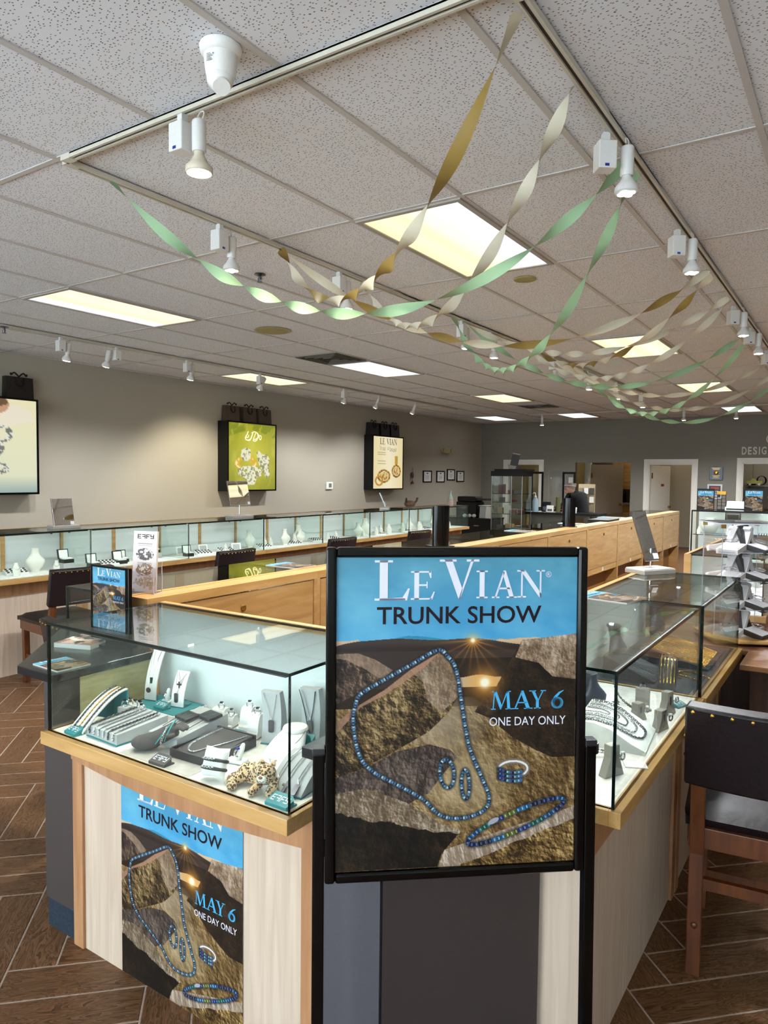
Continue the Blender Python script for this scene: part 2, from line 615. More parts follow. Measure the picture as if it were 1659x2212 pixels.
def paint_poster(nx, ny):
    u, v = pgrid(nx, ny)
    img = np.zeros((ny, nx, 3))
    # sky
    t = np.clip(v / 0.27, 0, 1)[..., None]
    img[:] = C3('4f8ca3') * (1 - t) + C3('3f92c2') * t
    cl = fbm(u, v, 5, 5, 3, 0.15, 0.5)
    put(img, np.clip((cl - .5) * 2.2, 0, 1), C3('7fc0d2'), 0.8)
    put(img, np.clip((0.47 - cl) * 2.5, 0, 1), C3('3f86a0'), 0.7)
    put(img, inpoly(u, v, [(.2, .266), (.25, .256), (.29, .25), (.34, .252), (.40, .258), (.46, .266)]), C3('2f7f9c'))
    # afterglow
    put(img, (v > .258) & (v < .30) & (fbm(u, v, 9, 3, 5) * 0.02 + .254 < v) & ((u < .09) | (u > .66)), C3('c7a888'))
    # far hills, water
    hill = v > .262 + .018 * np.clip((.12 - u) / .12, 0, 1) ** 2 + .022 * np.clip((u - .5) / .3, 0, 1) ** 1.5 + .003 * np.sin(u * 19)
    put(img, hill, C3('3b302c'))
    put(img, hill & (v > .30), C3('52453f'), 0.6)
    put(img, (v > .325) & (v < .39) & (u > .48), C3('2b221d'))
    put(img, (v > .383 + .004 * np.sin(u * 40)) & (v < .42) & (u > .49) & (u < .72), C3('cdb597'))
    put(img, (v > .418), C3('3a2c1c'))
    # ground
    g = rocktex(u, v, '4d3b22', '8b7048', 'c2ab85', 16, 11, 0.2, 1.2)
    put(img, (v > .48), g)
    lg = np.clip(1 - np.hypot((u - .44) / .20, (v - .53) / .10), 0, 1) ** .5
    put(img, lg * (v > .45), C3('b7a793'), 0.8)
    lg = np.clip(1 - np.hypot((u - .53) / .22, (v - .72) / .16), 0, 1) ** .6
    put(img, lg, C3('c9b796'), 0.75)
    # rocks
    P = [(0, .305), (.09, .304), (.16, .325), (.23, .36), (.16, .405), (0, .465)]
    m = inpoly(u, v, P)
    put(img, m, rocktex(u, v, '2a221e', '5d4c40', 'a88f79', 12, 21))
    put(img, m & (v < .315 + .45 * np.clip(u - .05, 0, 1) + .02 * fbm(u, v, 20, 3, 2)), C3('b39b86'), 0.65)
    P = [(.77, .268), (.83, .265), (1, .25), (1, .655), (.9, .655), (.83, .63), (.73, .585), (.63, .52), (.57, .50), (.6, .46), (.66, .42), (.70, .36)]
    m = inpoly(u, v, P)
    put(img, m, rocktex(u, v, '241a12', '4a3826', '7d6549', 10, 31, 0.9))
    up = inpoly(u, v, [(.77, .268), (.83, .265), (1, .25), (1, .40), (.9, .39), (.84, .345), (.74, .325)])
    put(img, up, rocktex(u, v, '6d5a47', 'a38b74', 'd2c0ab', 14, 33, 0.6), 0.95)
    put(img, m & ~up, C3('1f1610'), 0.35)
    P = [(0, .525), (.08, .475), (.2, .42), (.3, .36), (.42, .305), (.46, .335), (.495, .39), (.5, .45), (.46, .50), (.38, .56), (.25, .615), (.1, .675), (0, .70)]
    m = inpoly(u, v, P)
    put(img, m, rocktex(u, v, '2c2115', '75603f', 'c0a880', 18, 41, 0.8, 1.3, 1.2))
    put(img, m & inpoly(u, v, [(.3, .36), (.42, .305), (.46, .335), (.495, .39), (.5, .45), (.43, .50), (.37, .455), (.355, .40)]), rocktex(u, v, '7d6a58', 'a8937e', 'd0bda7', 12, 43), 0.9)
    put(img, inpoly(u, v, [(0, .525), (.08, .475), (.2, .42), (.3, .36), (.42, .305), (.36, .352), (.30, .385), (.2, .437), (.1, .475), (0, .56)]), C3('b58f78'), 0.85)
    P = [(0, .70), (.12, .672), (.25, .62), (.38, .60), (.47, .62), (.50, .645), (.44, .70), (.38, .76), (.30, .79), (.15, .74), (0, .76)]
    put(img, inpoly(u, v, P), rocktex(u, v, '3a312d', '665850', '8f8074', 22, 51, 0.4))
    P = [(0, .75), (.12, .735), (.3, .79), (.44, .86), (.52, .885), (.44, .955), (.42, 1), (0, 1)]
    m = inpoly(u, v, P)
    put(img, m, rocktex(u, v, '15100c', '2c2218', '4b3a28', 9, 61))
    put(img, m & (v < .80 + .16 * u + .03 * fbm(u, v, 18, 4, 7)), rocktex(u, v, '6d5c4c', '9a866f', 'd8cbb9', 20, 63), 0.9)
    P = [(.425, 1), (.45, .945), (.60, .91), (.8, .865), (1, .82), (1, 1)]
    m = inpoly(u, v, P)
    put(img, m, rocktex(u, v, '3d2d18', '8a6d42', 'd3b885', 16, 71, 0.9, 1.0, 1.3))
    put(img, m & (v < 1.01 - .16 * (u - .43) / .57 + .02 * fbm(u, v, 14, 4, 8)), rocktex(u, v, '9a8674', 'b8a594', 'dccfc2', 14, 73, -.2, 3), 0.95)
    # the sun, its rays and its mirror in the water
    th = np.arctan2((v - .268) * 1.27, u - .56)
    rr = np.hypot((v - .268) * 1.27, u - .56)
    ray = (np.cos(th * 9 + .6) ** 8 * .8 + .2) * np.exp(-rr / .07) * (v > .262)
    put(img, np.clip(ray, 0, 1), C3('f0a040'), 0.9)
    for cx, cy, s_, k in ((.56, .268, .010, .8), (.612, .405, .024, 1.0)):
        put(img, np.clip(np.exp(-(((u - cx)) ** 2 + ((v - cy) * 1.27) ** 2) / (2 * (s_ * 1.9) ** 2)), 0, 1) * k, C3('f5b050'), 0.8)
        put(img, np.clip(np.exp(-((u - cx) ** 2 + ((v - cy) * 1.27) ** 2) / (2 * (s_ * .6) ** 2)) * 1.5, 0, 1) * k, C3('fff8e0'))
    # jewellery
    cols = ['2f6f9c', '5f9fc4', '1f6f72', '93b9cc', '27558f', '7f9a78', '3f80b0', '1c3a66', 'a9c0cc', '2a7f7a', '9a9a5a']
    K = [(.412, .298), (.30, .345), (.17, .40), (.10, .433), (.081, .462), (.07, .52), (.093, .622), (.148, .68), (.26, .731), (.357, .777), (.424, .828),
         (.483, .843), (.557, .84), (.62, .817), (.635, .777), (.60, .708), (.549, .611), (.52, .491), (.491, .362), (.455, .318)]
    gem_path(img, u, v, [(p.x, p.y) for p in smooth_path(K, 160, True)] + [K[0]], .0088, .0120, cols)
    for cx, cy, ru, rv, rt in ((.457, .697, .030, .046, .12), (.535, .734, .017, .047, .05)):
        E_ = [(cx + ru * math.cos(a) + rt * rv * math.sin(a), cy + rv * math.sin(a)) for a in np.linspace(0, 2 * math.pi, 40)]
        gem_path(img, u, v, E_, .0082, .0135, cols)
    E_ = [(.735 + .062 * math.cos(a), .690 + .026 * math.sin(a)) for a in np.linspace(0, 2 * math.pi, 40)]
    d, _ = dist_path(u, v, E_)
    put(img, d < .011, C3('8a7f78'))
    put(img, d < .004, C3('efe9e2'))
    for k in range(3):
        gem_path(img, u, v, [(.675, .688 + k * .014), (.70, .697 + k * .014), (.735, .703 + k * .014), (.77, .70 + k * .014)], .0078, .0165, ['2a4fb0', '6fa4dc', '1d2f7a', '3d78c8', '6fb0c0'])
    E_ = []
    for a in np.linspace(0, 2 * math.pi, 70):
        x, y = .205 * math.cos(a), .034 * math.sin(a)
        E_.append((.752 + x, .862 - x * .30 + y))
    gem_path(img, u, v, E_, .0108, .0195, ['1f2f6f', '2c6ea8', '1e7f70', '2f4f9c', '86923a', '3f8fc8', '15204a'])
    img[:] = np.clip(img, 0, 1)
    put(img, np.clip(1 - np.hypot((u - .655) / .03, (v + .30 * (u - .655) - .858) / .012), 0, 1) > .25, C3('b4b6bc'))
    low = np.clip((v - .27) / .02, 0, 1)[..., None]
    img[:] = img * (1 - low) + np.clip(img, 0, 1) ** 1.22 * .94 * low
    return img


def print_mesh(name, img, w, h, wav=0.0):
    """flat sheet facing -y carrying the painted colours; x 0..w, z 0..h"""
    ny, nx = img.shape[:2]
    xs, zs = np.meshgrid(np.linspace(0, w, nx), np.linspace(h, 0, ny))
    ys = np.sin(zs / h * 7.0) * wav * np.cos(xs / w * 3.1)
    co = np.stack([xs, ys, zs], -1).reshape(-1, 3)
    i = np.arange(ny * nx).reshape(ny, nx)
    q = np.stack([i[:-1, :-1], i[1:, :-1], i[1:, 1:], i[:-1, 1:]], -1).reshape(-1, 4)
    me = bpy.data.meshes.new(name)
    me.vertices.add(len(co))
    me.vertices.foreach_set('co', co.ravel())
    me.loops.add(q.size)
    me.loops.foreach_set('vertex_index', q.ravel().astype(np.int32))
    me.polygons.add(len(q))
    me.polygons.foreach_set('loop_start', (np.arange(len(q)) * 4).astype(np.int32))
    me.polygons.foreach_set('loop_total', np.full(len(q), 4, np.int32))
    me.update()
    c = img.reshape(-1, 3)
    c = np.where(c <= 0.04045, c / 12.92, ((c + 0.055) / 1.055) ** 2.4)
    at = me.color_attributes.new('Col', 'FLOAT_COLOR', 'POINT')
    at.data.foreach_set('color', np.concatenate([c, np.ones((len(c), 1))], 1).ravel().astype(np.float32))
    return me


def print_obj(name, me, mat, parent, loc=(0, 0, 0), scale=None):
    o = bpy.data.objects.new(name, me)
    if not me.materials:
        me.materials.append(mat)
    COL.objects.link(o)
    o.parent = parent
    o.location = loc
    if scale:
        o.scale = scale
    return o


# ------------------------------------------------------------------ lettering
def poly_tris(P):
    t = geometry.tessellate_polygon([[Vector((*p, 0)) for p in P]])
    return t


class Letters:
    """flat letters in the x-z plane facing -y"""

    def __init__(self):
        self.v, self.f = [], []

    def poly(self, P, y=0.0):
        o = len(self.v)
        self.v += [(x, y, z) for x, z in P]
        for t in poly_tris(P):
            a, b, c = [Vector(P[i]) for i in t]
            s = (b - a).cross(c - a)
            self.f.append(tuple(o + i for i in (t if s > 0 else (t[0], t[2], t[1]))))

    def stroke(self, path, w):
        P = [Vector(p[:2]) for p in path]
        ws = w if hasattr(w, '__len__') else [w] * len(P)
        for i in range(len(P) - 1):
            a, b = P[i], P[i + 1]
            d = b - a
            if d.length < 1e-9:
                continue
            n = Vector((-d.y, d.x)).normalized()
            e = d.normalized() * ws[i] * .15
            self.poly([tuple(a - e - n * ws[i] / 2), tuple(b + e - n * ws[i + 1] / 2), tuple(b + e + n * ws[i + 1] / 2), tuple(a - e + n * ws[i] / 2)])

    def xf(self, sx, sz, x, z):
        self.v = [(a * sx + x, b, c * sz + z) for a, b, c in self.v]
        return self

    def join(self, o):
        k = len(self.v)
        self.v += o.v
        self.f += [tuple(i + k for i in f) for f in o.f]
        return self

    def mesh(self, name, th=0.0):
        me = bpy.data.meshes.new(name)
        v, f = self.v, self.f
        if th:
            k = len(v)
            v = v + [(a, b + th, c) for a, b, c in v]
        me.from_pydata(v, [], f)
        return me


def serif(ch):
    """classical capitals, height 1, returns (polygons, advance)"""
    t, h = .055, .02
    S_ = lambda x0, x1, z: [(x0, z), (x1, z), (x1, z + (t if z < .5 else -t)), (x0, z + (t if z < .5 else -t))]
    if ch == 'L':
        return [[(.13, 0), (.31, 0), (.31, 1), (.13, 1)], S_(.02, .42, .9999), S_(.02, .7, 0), [(.31, 0), (.74, 0), (.80, .30), (.765, .30), (.64, .075), (.31, .055)]], .84
    if ch == 'E':
        return [[(.11, 0), (.27, 0), (.27, 1), (.11, 1)], S_(.0, .66, .9999), S_(.0, .70, 0), [(.60, 1), (.68, 1), (.68, .76), (.645, .76), (.59, .93)],
                [(.27, .48), (.52, .48), (.52, .54), (.27, .54)], [(.52, .40), (.555, .40), (.555, .63), (.52, .63)], [(.60, 0), (.72, 0), (.80, .28), (.765, .28), (.66, .06)]], .86
    if ch == 'V':
        return [[(.10, 1), (.29, 1), (.56, .24), (.50, 0), (.46, 0)], [(.78, 1), (.85, 1), (.50, 0), (.46, 0), (.52, .18)], S_(-.02, .40, .9999), S_(.66, .98, .9999)], .96
    if ch == 'I':
        return [[(.13, 0), (.31, 0), (.31, 1), (.13, 1)], S_(.02, .42, .9999), S_(.02, .42, 0)], .46
    if ch == 'A':
        return [[(.40, 1), (.50, 1), (.84, 0), (.66, 0), (.40, .82)], [(.06, 0), (.13, 0), (.47, .96), (.40, .96)], [(.20, .32), (.68, .32), (.66, .38), (.22, .38)], S_(-.04, .26, 0), S_(.54, .95, 0)], .94
    if ch == 'N':
        return [[(.13, 0), (.19, 0), (.19, .9), (.13, .9)], [(.83, 0), (.89, 0), (.89, 1), (.83, 1)], [(.08, 1), (.28, 1), (.89, .14), (.89, 0), (.82, 0), (.13, .95)], S_(.0, .32, 0), S_(-.02, .26, .9999), S_(.70, 1.02, .9999)], 1.02
    if ch == 'M':
        return [[(.10, 0), (.16, 0), (.24, 1), (.18, 1)], [(.95, 0), (1.12, 0), (1.03, 1), (.88, 1)], [(.16, 1), (.32, 1), (.63, .22), (.58, 0), (.53, 0)], [(.90, 1), (.98, 1), (.58, 0), (.53, 0), (.62, .22)], S_(.0, .28, 0), S_(.84, 1.22, 0), S_(.08, .30, .9999), S_(.88, 1.14, .9999)], 1.26
    if ch == 'Y':
        return [[(.10, 1), (.28, 1), (.52, .48), (.52, .42), (.40, .42)], [(.76, 1), (.83, 1), (.52, .42), (.46, .42)], [(.38, 0), (.55, 0), (.55, .46), (.38, .46)], S_(-.02, .38, .9999), S_(.64, .95, .9999), S_(.27, .66, 0)], .92
    return [], .35


def arc(cx, cz, rx, rz, a0, a1, n=18):
    return [(cx + rx * math.cos(a), cz + rz * math.sin(a)) for a in np.linspace(R(a0), R(a1), n)]


def serif_word(txt, h, gap=.06):
    L = Letters()
    x = 0
    for c in txt:
        if c == '6':
            k = Letters()
            k.stroke(arc(.32, .29, .22, .26, 0, 360, 24), [.10 + .05 * abs(math.cos(a)) for a in np.linspace(0, 6.283, 24)])
            k.stroke([(.62, .97), (.42, .84), (.22, .60), (.12, .34)], [.03, .10, .14, .12])
            k.xf(1, 1, x, 0)
            L.join(k)
            x += .66 + gap
            continue
        ps, adv = serif(c)
        for p in ps:
            L.poly([(a + x, b) for a, b in p])
        x += adv + gap
    return L.xf(h, h, 0, 0), x * h


def font_mesh(name, txt, ext=0.0, bold=0.0):
    cu = bpy.data.curves.new(name, 'FONT')
    cu.body = txt
    cu.size = 1.0
    cu.resolution_u = 4
    cu.offset = bold
    cu.extrude = ext
    ob = bpy.data.objects.new(name, cu)
    COL.objects.link(ob)
    bpy.context.view_layer.update()
    dg = bpy.context.evaluated_depsgraph_get()
    me = bpy.data.meshes.new_from_object(ob.evaluated_get(dg))
    bpy.data.objects.remove(ob)
    return me


def font_letters(txt, x0, x1, z0, z1, bold=0.0, y=0.0):
    """sans lettering fitted in a box of the x-z plane, facing -y"""
    me = font_mesh('t', txt, 0.0, bold)
    co = np.array([v.co for v in me.vertices])
    mn, mx = co.min(0), co.max(0)
    L = Letters()
    L.v = [((c[0] - mn[0]) / (mx[0] - mn[0]) * (x1 - x0) + x0, y, (c[1] - mn[1]) / (mx[1] - mn[1]) * (z1 - z0) + z0) for c in co]
    L.f = [tuple(p.vertices) for p in me.polygons]
    bpy.data.meshes.remove(me)
    return L


def letter_obj(name, L, mat, parent, loc=(0, 0, 0)):
    me = L.mesh(name)
    me.materials.append(mat)
    o = bpy.data.objects.new(name, me)
    COL.objects.link(o)
    o.parent = parent
    o.location = loc
    return o


def poster_text(w, h):
    """the lettering of the show poster as three meshes, in poster coordinates"""
    def X(u):
        return u * w

    def Zz(v):
        return h * (1 - v)
    white, dark, blue, sub_ = Letters(), Letters(), Letters(), Letters()
    H1, H2 = .128 * h, .088 * h
    for ch, u0, u1, v0, v1 in (('L', .153, .296, .009, .137), ('E', .301, .399, .044, .135), ('V', .419, .583, .007, .134), ('I', .572, .619, .043, .132), ('A', .637, .743, .043, .132), ('N', .743, .861, .042, .131)):
        ps, adv = serif(ch)
        xs = [p[0] for q in ps for p in q]
        a, b = min(xs), max(xs)
        for q in ps:
            white.poly([(X(u0) + (x - a) / (b - a) * X(u1 - u0), Zz(v1) + z * (Zz(v0) - Zz(v1))) for x, z in q])
    k = Letters()
    k.stroke(arc(X(.877), Zz(.056), .011 * w, .011 * w, 0, 360, 14), .002 * w)
    white.join(k)
    white.join(font_letters('R', X(.872), X(.883), Zz(.061), Zz(.051)))
    sub_.join(font_letters('ONE DAY ONLY', X(.633), X(.958), Zz(.547), Zz(.519), .0))
    dark.join(font_letters('TRUNK SHOW', X(.163), X(.848), Zz(.213), Zz(.157), .012))
    x = X(.638)
    for ch, u0, u1 in (('M', .638, .728), ('A', .728, .815), ('Y', .800, .872)):
        ps, adv = serif(ch)
        xs = [p[0] for q in ps for p in q]
        a, b = min(xs), max(xs)
        for q in ps:
            blue.poly([(X(u0) + (xx - a) / (b - a) * X(u1 - u0), Zz(.494) + z * (Zz(.434) - Zz(.494))) for xx, z in q])
    k, _ = serif_word('6', .060 * h)
    k.xf(1.15, 1.0, X(.893), Zz(.494))
    blue.join(k)
    return white, dark, blue, sub_


POSTER_W, POSTER_H = 0.541, 0.690
POSTER_HI = print_mesh('show_poster_print', paint_poster(520, 664), POSTER_W, POSTER_H)
POSTER_LO = print_mesh('show_poster_print_small', paint_poster(110, 140), POSTER_W, POSTER_H)
PRINT = M_attr('printed_poster', 0.45, 0.0, 0.25)
INK_W = M('white_ink', 'dcdce8', 0.6, 0, 0.2)
INK_K = M('dark_plum_ink', '1c1019', 0.6, 0, 0.2)
INK_B = M('sky_blue_ink', '4aa8d8', 0.6, 0, 0.2)
INK_S = M('shade_ink', '2c5a78', 0.35)
_pt = poster_text(POSTER_W, POSTER_H)
PT_MESH = []
for L_, n_, m_ in zip(_pt, ('white_title', 'dark_title', 'blue_date', 'white_line'), (INK_W, INK_K, INK_B, INK_W)):
    me_ = L_.mesh(n_)
    me_.materials.append(m_)
    PT_MESH.append(me_)


def show_poster(parent, loc, w, hi=False, rot=None, drop_top=0.0):
    """print + lettering as sub-parts of one poster sheet"""
    s = w / POSTER_W
    p = print_obj('poster', POSTER_HI if hi else POSTER_LO, PRINT, parent, loc, (s, 1, s))
    if rot:
        p.rotation_euler = rot
    for me in PT_MESH:
        o = bpy.data.objects.new(me.name, me)
        COL.objects.link(o)
        o.parent = p
        o.location = (0, -0.0008, 0)
    return p


# ------------------------------------------------------------------ the room
XL, XR, YB, YF, ZC = -7.8, 3.0, 16.0, -3.0, 2.832
W_L = M_noise('greige_wall_paint', 'aaa292', 'b2aa9a', (1, 1, 1), 300, 2, 0.62, 0.05, world=True)
W_B = M_noise('dark_grey_wall_paint', '7b766b', '827d71', (1, 1, 1), 300, 2, 0.55, 0.05, world=True)
W_Y = M('olive_yellow_wall', 'b3a677', 0.7)
W_T = M('tan_wall', 'a89b86', 0.7)
W_P = M('pale_wall', 'cfc9bd', 0.7)

mb = MB().box(XL - .12, YF - .2, 0, XL, YB + 2.75, 2.95)
struct(mb.build('wall_left', W_L))
mb = MB().box(XR, YF - .2, 0, XR + .12, YB + 2.75, 2.95)
struct(mb.build('wall_right', W_L))
# back wall with its four openings
OPEN = [(-7.10, -6.29, 1.86), (-5.44, -4.21, 1.89), (-3.83, -2.95, 1.86), (-2.02, -1.10, 1.88)]
mb = MB()
x = XL
for a, b, h in OPEN:
    mb.box(x, YB, 0, a, YB + .12, 2.95)
    mb.box(a, YB, h, b, YB + .12, 2.95)
    x = b
mb.box(x, YB, 0, XR, YB + .12, 2.95)
struct(mb.build('wall_back', W_B))
# assumed storefront behind the photographer: piers, and glazing added for fill daylight
mb = MB()
mb.box(XL, YF - .15, 0, XR, YF, .35)
mb.box(XL, YF - .15, 2.5, XR, YF, 2.95)
for a, b in ((XL, -6.8), (-3.6, -3.2), (-.2, .5), (2.6, XR)):
    mb.box(a, YF - .15, .35, b, YF, 2.5)
struct(mb.build('wall_front', W_L))
for n, (a, b) in enumerate(((-6.8, -3.6), (-3.2, -.2), (.5, 2.6))):
    w = struct(pane('unseen_window_%d' % (n + 1), (a, YF - .09, .35, b, YF - .08, 2.5), None))

# ---- floor: herringbone wood-look tiles with pale grout
GROUT = M_noise('floor_grout', 'a8978a', 'bbaa9c', (1, 1, 1), 80, 3, 0.9)
mb = MB().box(XL, YF - .2, -.06, XR, YB + 2.9, -.0016)
floor = struct(mb.build('floor', GROUT))


def plank_mat():
    m, nt, b = new_mat('wood_look_tile')
    L = nt.links
    tc = nt.nodes.new('ShaderNodeTexCoord')
    oi = nt.nodes.new('ShaderNodeObjectInfo')
    g = nt.nodes.new('ShaderNodeNewGeometry')
    add = nt.nodes.new('ShaderNodeVectorMath')
    mlt = nt.nodes.new('ShaderNodeMath')
    mlt.operation = 'MULTIPLY'
    mlt.inputs[1].default_value = 91.0
    r1 = nt.nodes.new('ShaderNodeMath')
    r1.operation = 'ADD'
    L.new(oi.outputs['Random'], r1.inputs[0])
    L.new(g.outputs['Random Per Island'], r1.inputs[1])
    L.new(r1.outputs[0], mlt.inputs[0])
    L.new(tc.outputs['UV'], add.inputs[0])
    L.new(mlt.outputs[0], add.inputs[1])
    mp = nt.nodes.new('ShaderNodeMapping')
    mp.inputs['Scale'].default_value = (1.6, 9, 1)
    L.new(add.outputs[0], mp.inputs[0])
    n = nt.nodes.new('ShaderNodeTexNoise')
    n.inputs['Scale'].default_value = 2.6
    n.inputs['Detail'].default_value = 3
    n.inputs['Distortion'].default_value = 1.2
    L.new(mp.outputs[0], n.inputs['Vector'])
    # contour lines of the noise read as cathedral grain
    m1 = nt.nodes.new('ShaderNodeMath')
    m1.operation = 'MULTIPLY'
    m1.inputs[1].default_value = 13.0
    m2 = nt.nodes.new('ShaderNodeMath')
    m2.operation = 'FRACT'
    L.new(n.outputs['Fac'], m1.inputs[0])
    L.new(m1.outputs[0], m2.inputs[0])
    cr = nt.nodes.new('ShaderNodeValToRGB')
    e = cr.color_ramp.elements
    e[0].position, e[0].color = 0.0, (*lin('38230f'), 1)
    e[1].position, e[1].color = 1.0, (*lin('7a5a40'), 1)
    k = e.new(.55)
    k.color = (*lin('6d4c31'), 1)
    k = e.new(.18)
    k.color = (*lin('56391f'), 1)
    L.new(m2.outputs[0], cr.inputs[0])
    hs = nt.nodes.new('ShaderNodeHueSaturation')
    mr = nt.nodes.new('ShaderNodeMapRange')
    mr.inputs['From Max'].default_value = 2.0
    mr.inputs['To Min'].default_value = 0.78
    mr.inputs['To Max'].default_value = 1.18
    L.new(r1.outputs[0], mr.inputs[0])
    L.new(mr.outputs[0], hs.inputs['Value'])
    L.new(cr.outputs[0], hs.inputs['Color'])
    L.new(hs.outputs[0], b.inputs['Base Color'])
    b.inputs['Roughness'].default_value = 0.42
    b.inputs['Specular IOR Level'].default_value = 0.35
    bp = nt.nodes.new('ShaderNodeBump')
    bp.inputs['Strength'].default_value = 0.12
    bp.inputs['Distance'].default_value = 0.004
    L.new(m2.outputs[0], bp.inputs['Height'])
    L.new(bp.outputs[0], b.inputs['Normal'])
    return m


PLANK = plank_mat()
PW = .1435
PL = 4 * PW
GAP = .0029
U0, V0 = 1.158, 1.767


def plank_mesh(name, lst):
    vs, fs, uv = [], [], []
    for (ax, ay, bx, by, lx) in lst:      # corners in rotated (u, v) axes; lx = plank runs along u
        def w_(u_, v_):
            return ((u_ - v_) / math.sqrt(2), (u_ + v_) / math.sqrt(2))
        o = len(vs)
        c = .0018
        P = [(ax, ay), (bx, ay), (bx, by), (ax, by)]
        Q = [(ax + c, ay + c), (bx - c, ay + c), (bx - c, by - c), (ax + c, by - c)]
        vs += [(*w_(*p), -.005) for p in P] + [(*w_(*p), -.0012) for p in P] + [(*w_(*p), 0.0) for p in Q]
        for ring in (0, 4):
            for i in range(4):
                j = (i + 1) % 4
                fs.append((o + ring + i, o + ring + j, o + ring + 4 + j, o + ring + 4 + i))
        fs.append((o + 8, o + 9, o + 10, o + 11))
        loc = [(p[0] - ax, p[1] - ay) for p in P] * 2 + [(p[0] - ax, p[1] - ay) for p in Q]
        uv.append([(a, b) if lx else (b, a) for a, b in loc])
    me = bpy.data.meshes.new(name)
    me.from_pydata(vs, [], fs)
    ul = me.uv_layers.new(name='UVMap')
    flat = [q for u_ in uv for q in u_]
    for lp in me.loops:
        ul.data[lp.index].uv = flat[lp.vertex_index]
    me.materials.append(PLANK)
    return me


allp = []
for r_ in range(-260, 260):
    for q_ in range(-30, 30):
        for kind in (0, 1):
            us, vs_ = U0 + r_ * PW + q_ * PL, V0 + r_ * PW - q_ * PL
            b = (us + GAP, vs_ + GAP, us + PL - GAP, vs_ + PW - GAP, True) if kind == 0 else (us - PW + GAP, vs_ + GAP, us - GAP, vs_ + PL - GAP, False)
            cu, cv = (b[0] + b[2]) / 2, (b[1] + b[3]) / 2
            cx, cy = (cu - cv) / math.sqrt(2), (cu + cv) / math.sqrt(2)
            if XL + .3 < cx < XR - .3 and YF + .3 < cy < YB + 2.2:
                allp.append((cx, cy, b))
seen = lambda x, y: ((-5.3 < x < -2.0 and .6 < y < 4.6 and y > 1.2 + (-x - 2.6) * .42 - .5) or (-.75 < x < .6 and 1.9 < y < 4.2) or (-2.3 < x < -1.0 and .7 < y < 1.5))
near = [p for p in allp if seen(p[0], p[1])]
near.sort(key=lambda p: math.hypot(p[0], p[1]))
near = near[:299]
ns = set(id(p) for p in near)
for cx, cy, b in near:
    me = plank_mesh('floor_tile', [b])
    o = bpy.data.objects.new('floor_tile', me)
    me.transform(Matrix.Translation((-cx, -cy, 0)))
    o.location = (cx, cy, 0)
    COL.objects.link(o)
    o.parent = floor
rest = plank_mesh('floor_tiling', [p[2] for p in allp if id(p) not in ns])
o = bpy.data.objects.new('floor_tiling', rest)
COL.objects.link(o)
o.parent = floor
o['kind'] = 'stuff'

# ---- ceiling: lay-in acoustic tiles in an exposed grid
def tile_mat():
    m, nt, b = new_mat('fissured_ceiling_tile')
    L = nt.links
    g = nt.nodes.new('ShaderNodeNewGeometry')
    mp = nt.nodes.new('ShaderNodeMapping')
    mp.inputs['Scale'].default_value = (62, 105, 60)
    mp.inputs['Rotation'].default_value = (0, 0, .3)
    L.new(g.outputs['Position'], mp.inputs[0])
    ns_ = nt.nodes.new('ShaderNodeTexNoise')
    ns_.inputs['Scale'].default_value = 9
    dm = nt.nodes.new('ShaderNodeVectorMath')
    dm.operation = 'SCALE'
    dm.inputs['Scale'].default_value = .9
    L.new(g.outputs['Position'], ns_.inputs['Vector'])
    ad = nt.nodes.new('ShaderNodeVectorMath')
    L.new(mp.outputs[0], ad.inputs[0])
    ns2 = nt.nodes.new('ShaderNodeTexNoise')
    ns2.inputs['Scale'].default_value = 40
    L.new(g.outputs['Position'], ns2.inputs['Vector'])
    L.new(ns2.outputs['Color'], dm.inputs[0])
    L.new(dm.outputs[0], ad.inputs[1])
    vo = nt.nodes.new('ShaderNodeTexVoronoi')
    vo.voronoi_dimensions = '2D'
    vo.inputs['Scale'].default_value = 1.0
    vo.inputs['Randomness'].default_value = 1.0
    L.new(ad.outputs[0], vo.inputs['Vector'])
    # fissures only in some of the cells
    lt = nt.nodes.new('ShaderNodeMath')
    lt.operation = 'LESS_THAN'
    lt.inputs[1].default_value = .185
    L.new(vo.outputs['Distance'], lt.inputs[0])
    sp = nt.nodes.new('ShaderNodeSeparateColor')
    L.new(vo.outputs['Color'], sp.inputs[0])
    gt = nt.nodes.new('ShaderNodeMath')
    gt.operation = 'GREATER_THAN'
    gt.inputs[1].default_value = .42
    L.new(sp.outputs[0], gt.inputs[0])
    ml = nt.nodes.new('ShaderNodeMath')
    ml.operation = 'MULTIPLY'
    L.new(lt.outputs[0], ml.inputs[0])
    L.new(gt.outputs[0], ml.inputs[1])
    mx = nt.nodes.new('ShaderNodeMix')
    mx.data_type = 'RGBA'
    mx.inputs[6].default_value = (*lin('e8e9ee'), 1)
    mx.inputs[7].default_value = (*lin('75706b'), 1)
    L.new(ml.outputs[0], mx.inputs[0])
    L.new(mx.outputs[2], b.inputs['Base Color'])
    b.inputs['Roughness'].default_value = 0.95
    b.inputs['Specular IOR Level'].default_value = 0.1
    bp = nt.nodes.new('ShaderNodeBump')
    bp.invert = True
    bp.inputs['Strength'].default_value = .6
    bp.inputs['Distance'].default_value = .004
    L.new(ml.outputs[0], bp.inputs['Height'])
    L.new(bp.outputs[0], b.inputs['Normal'])
    return m


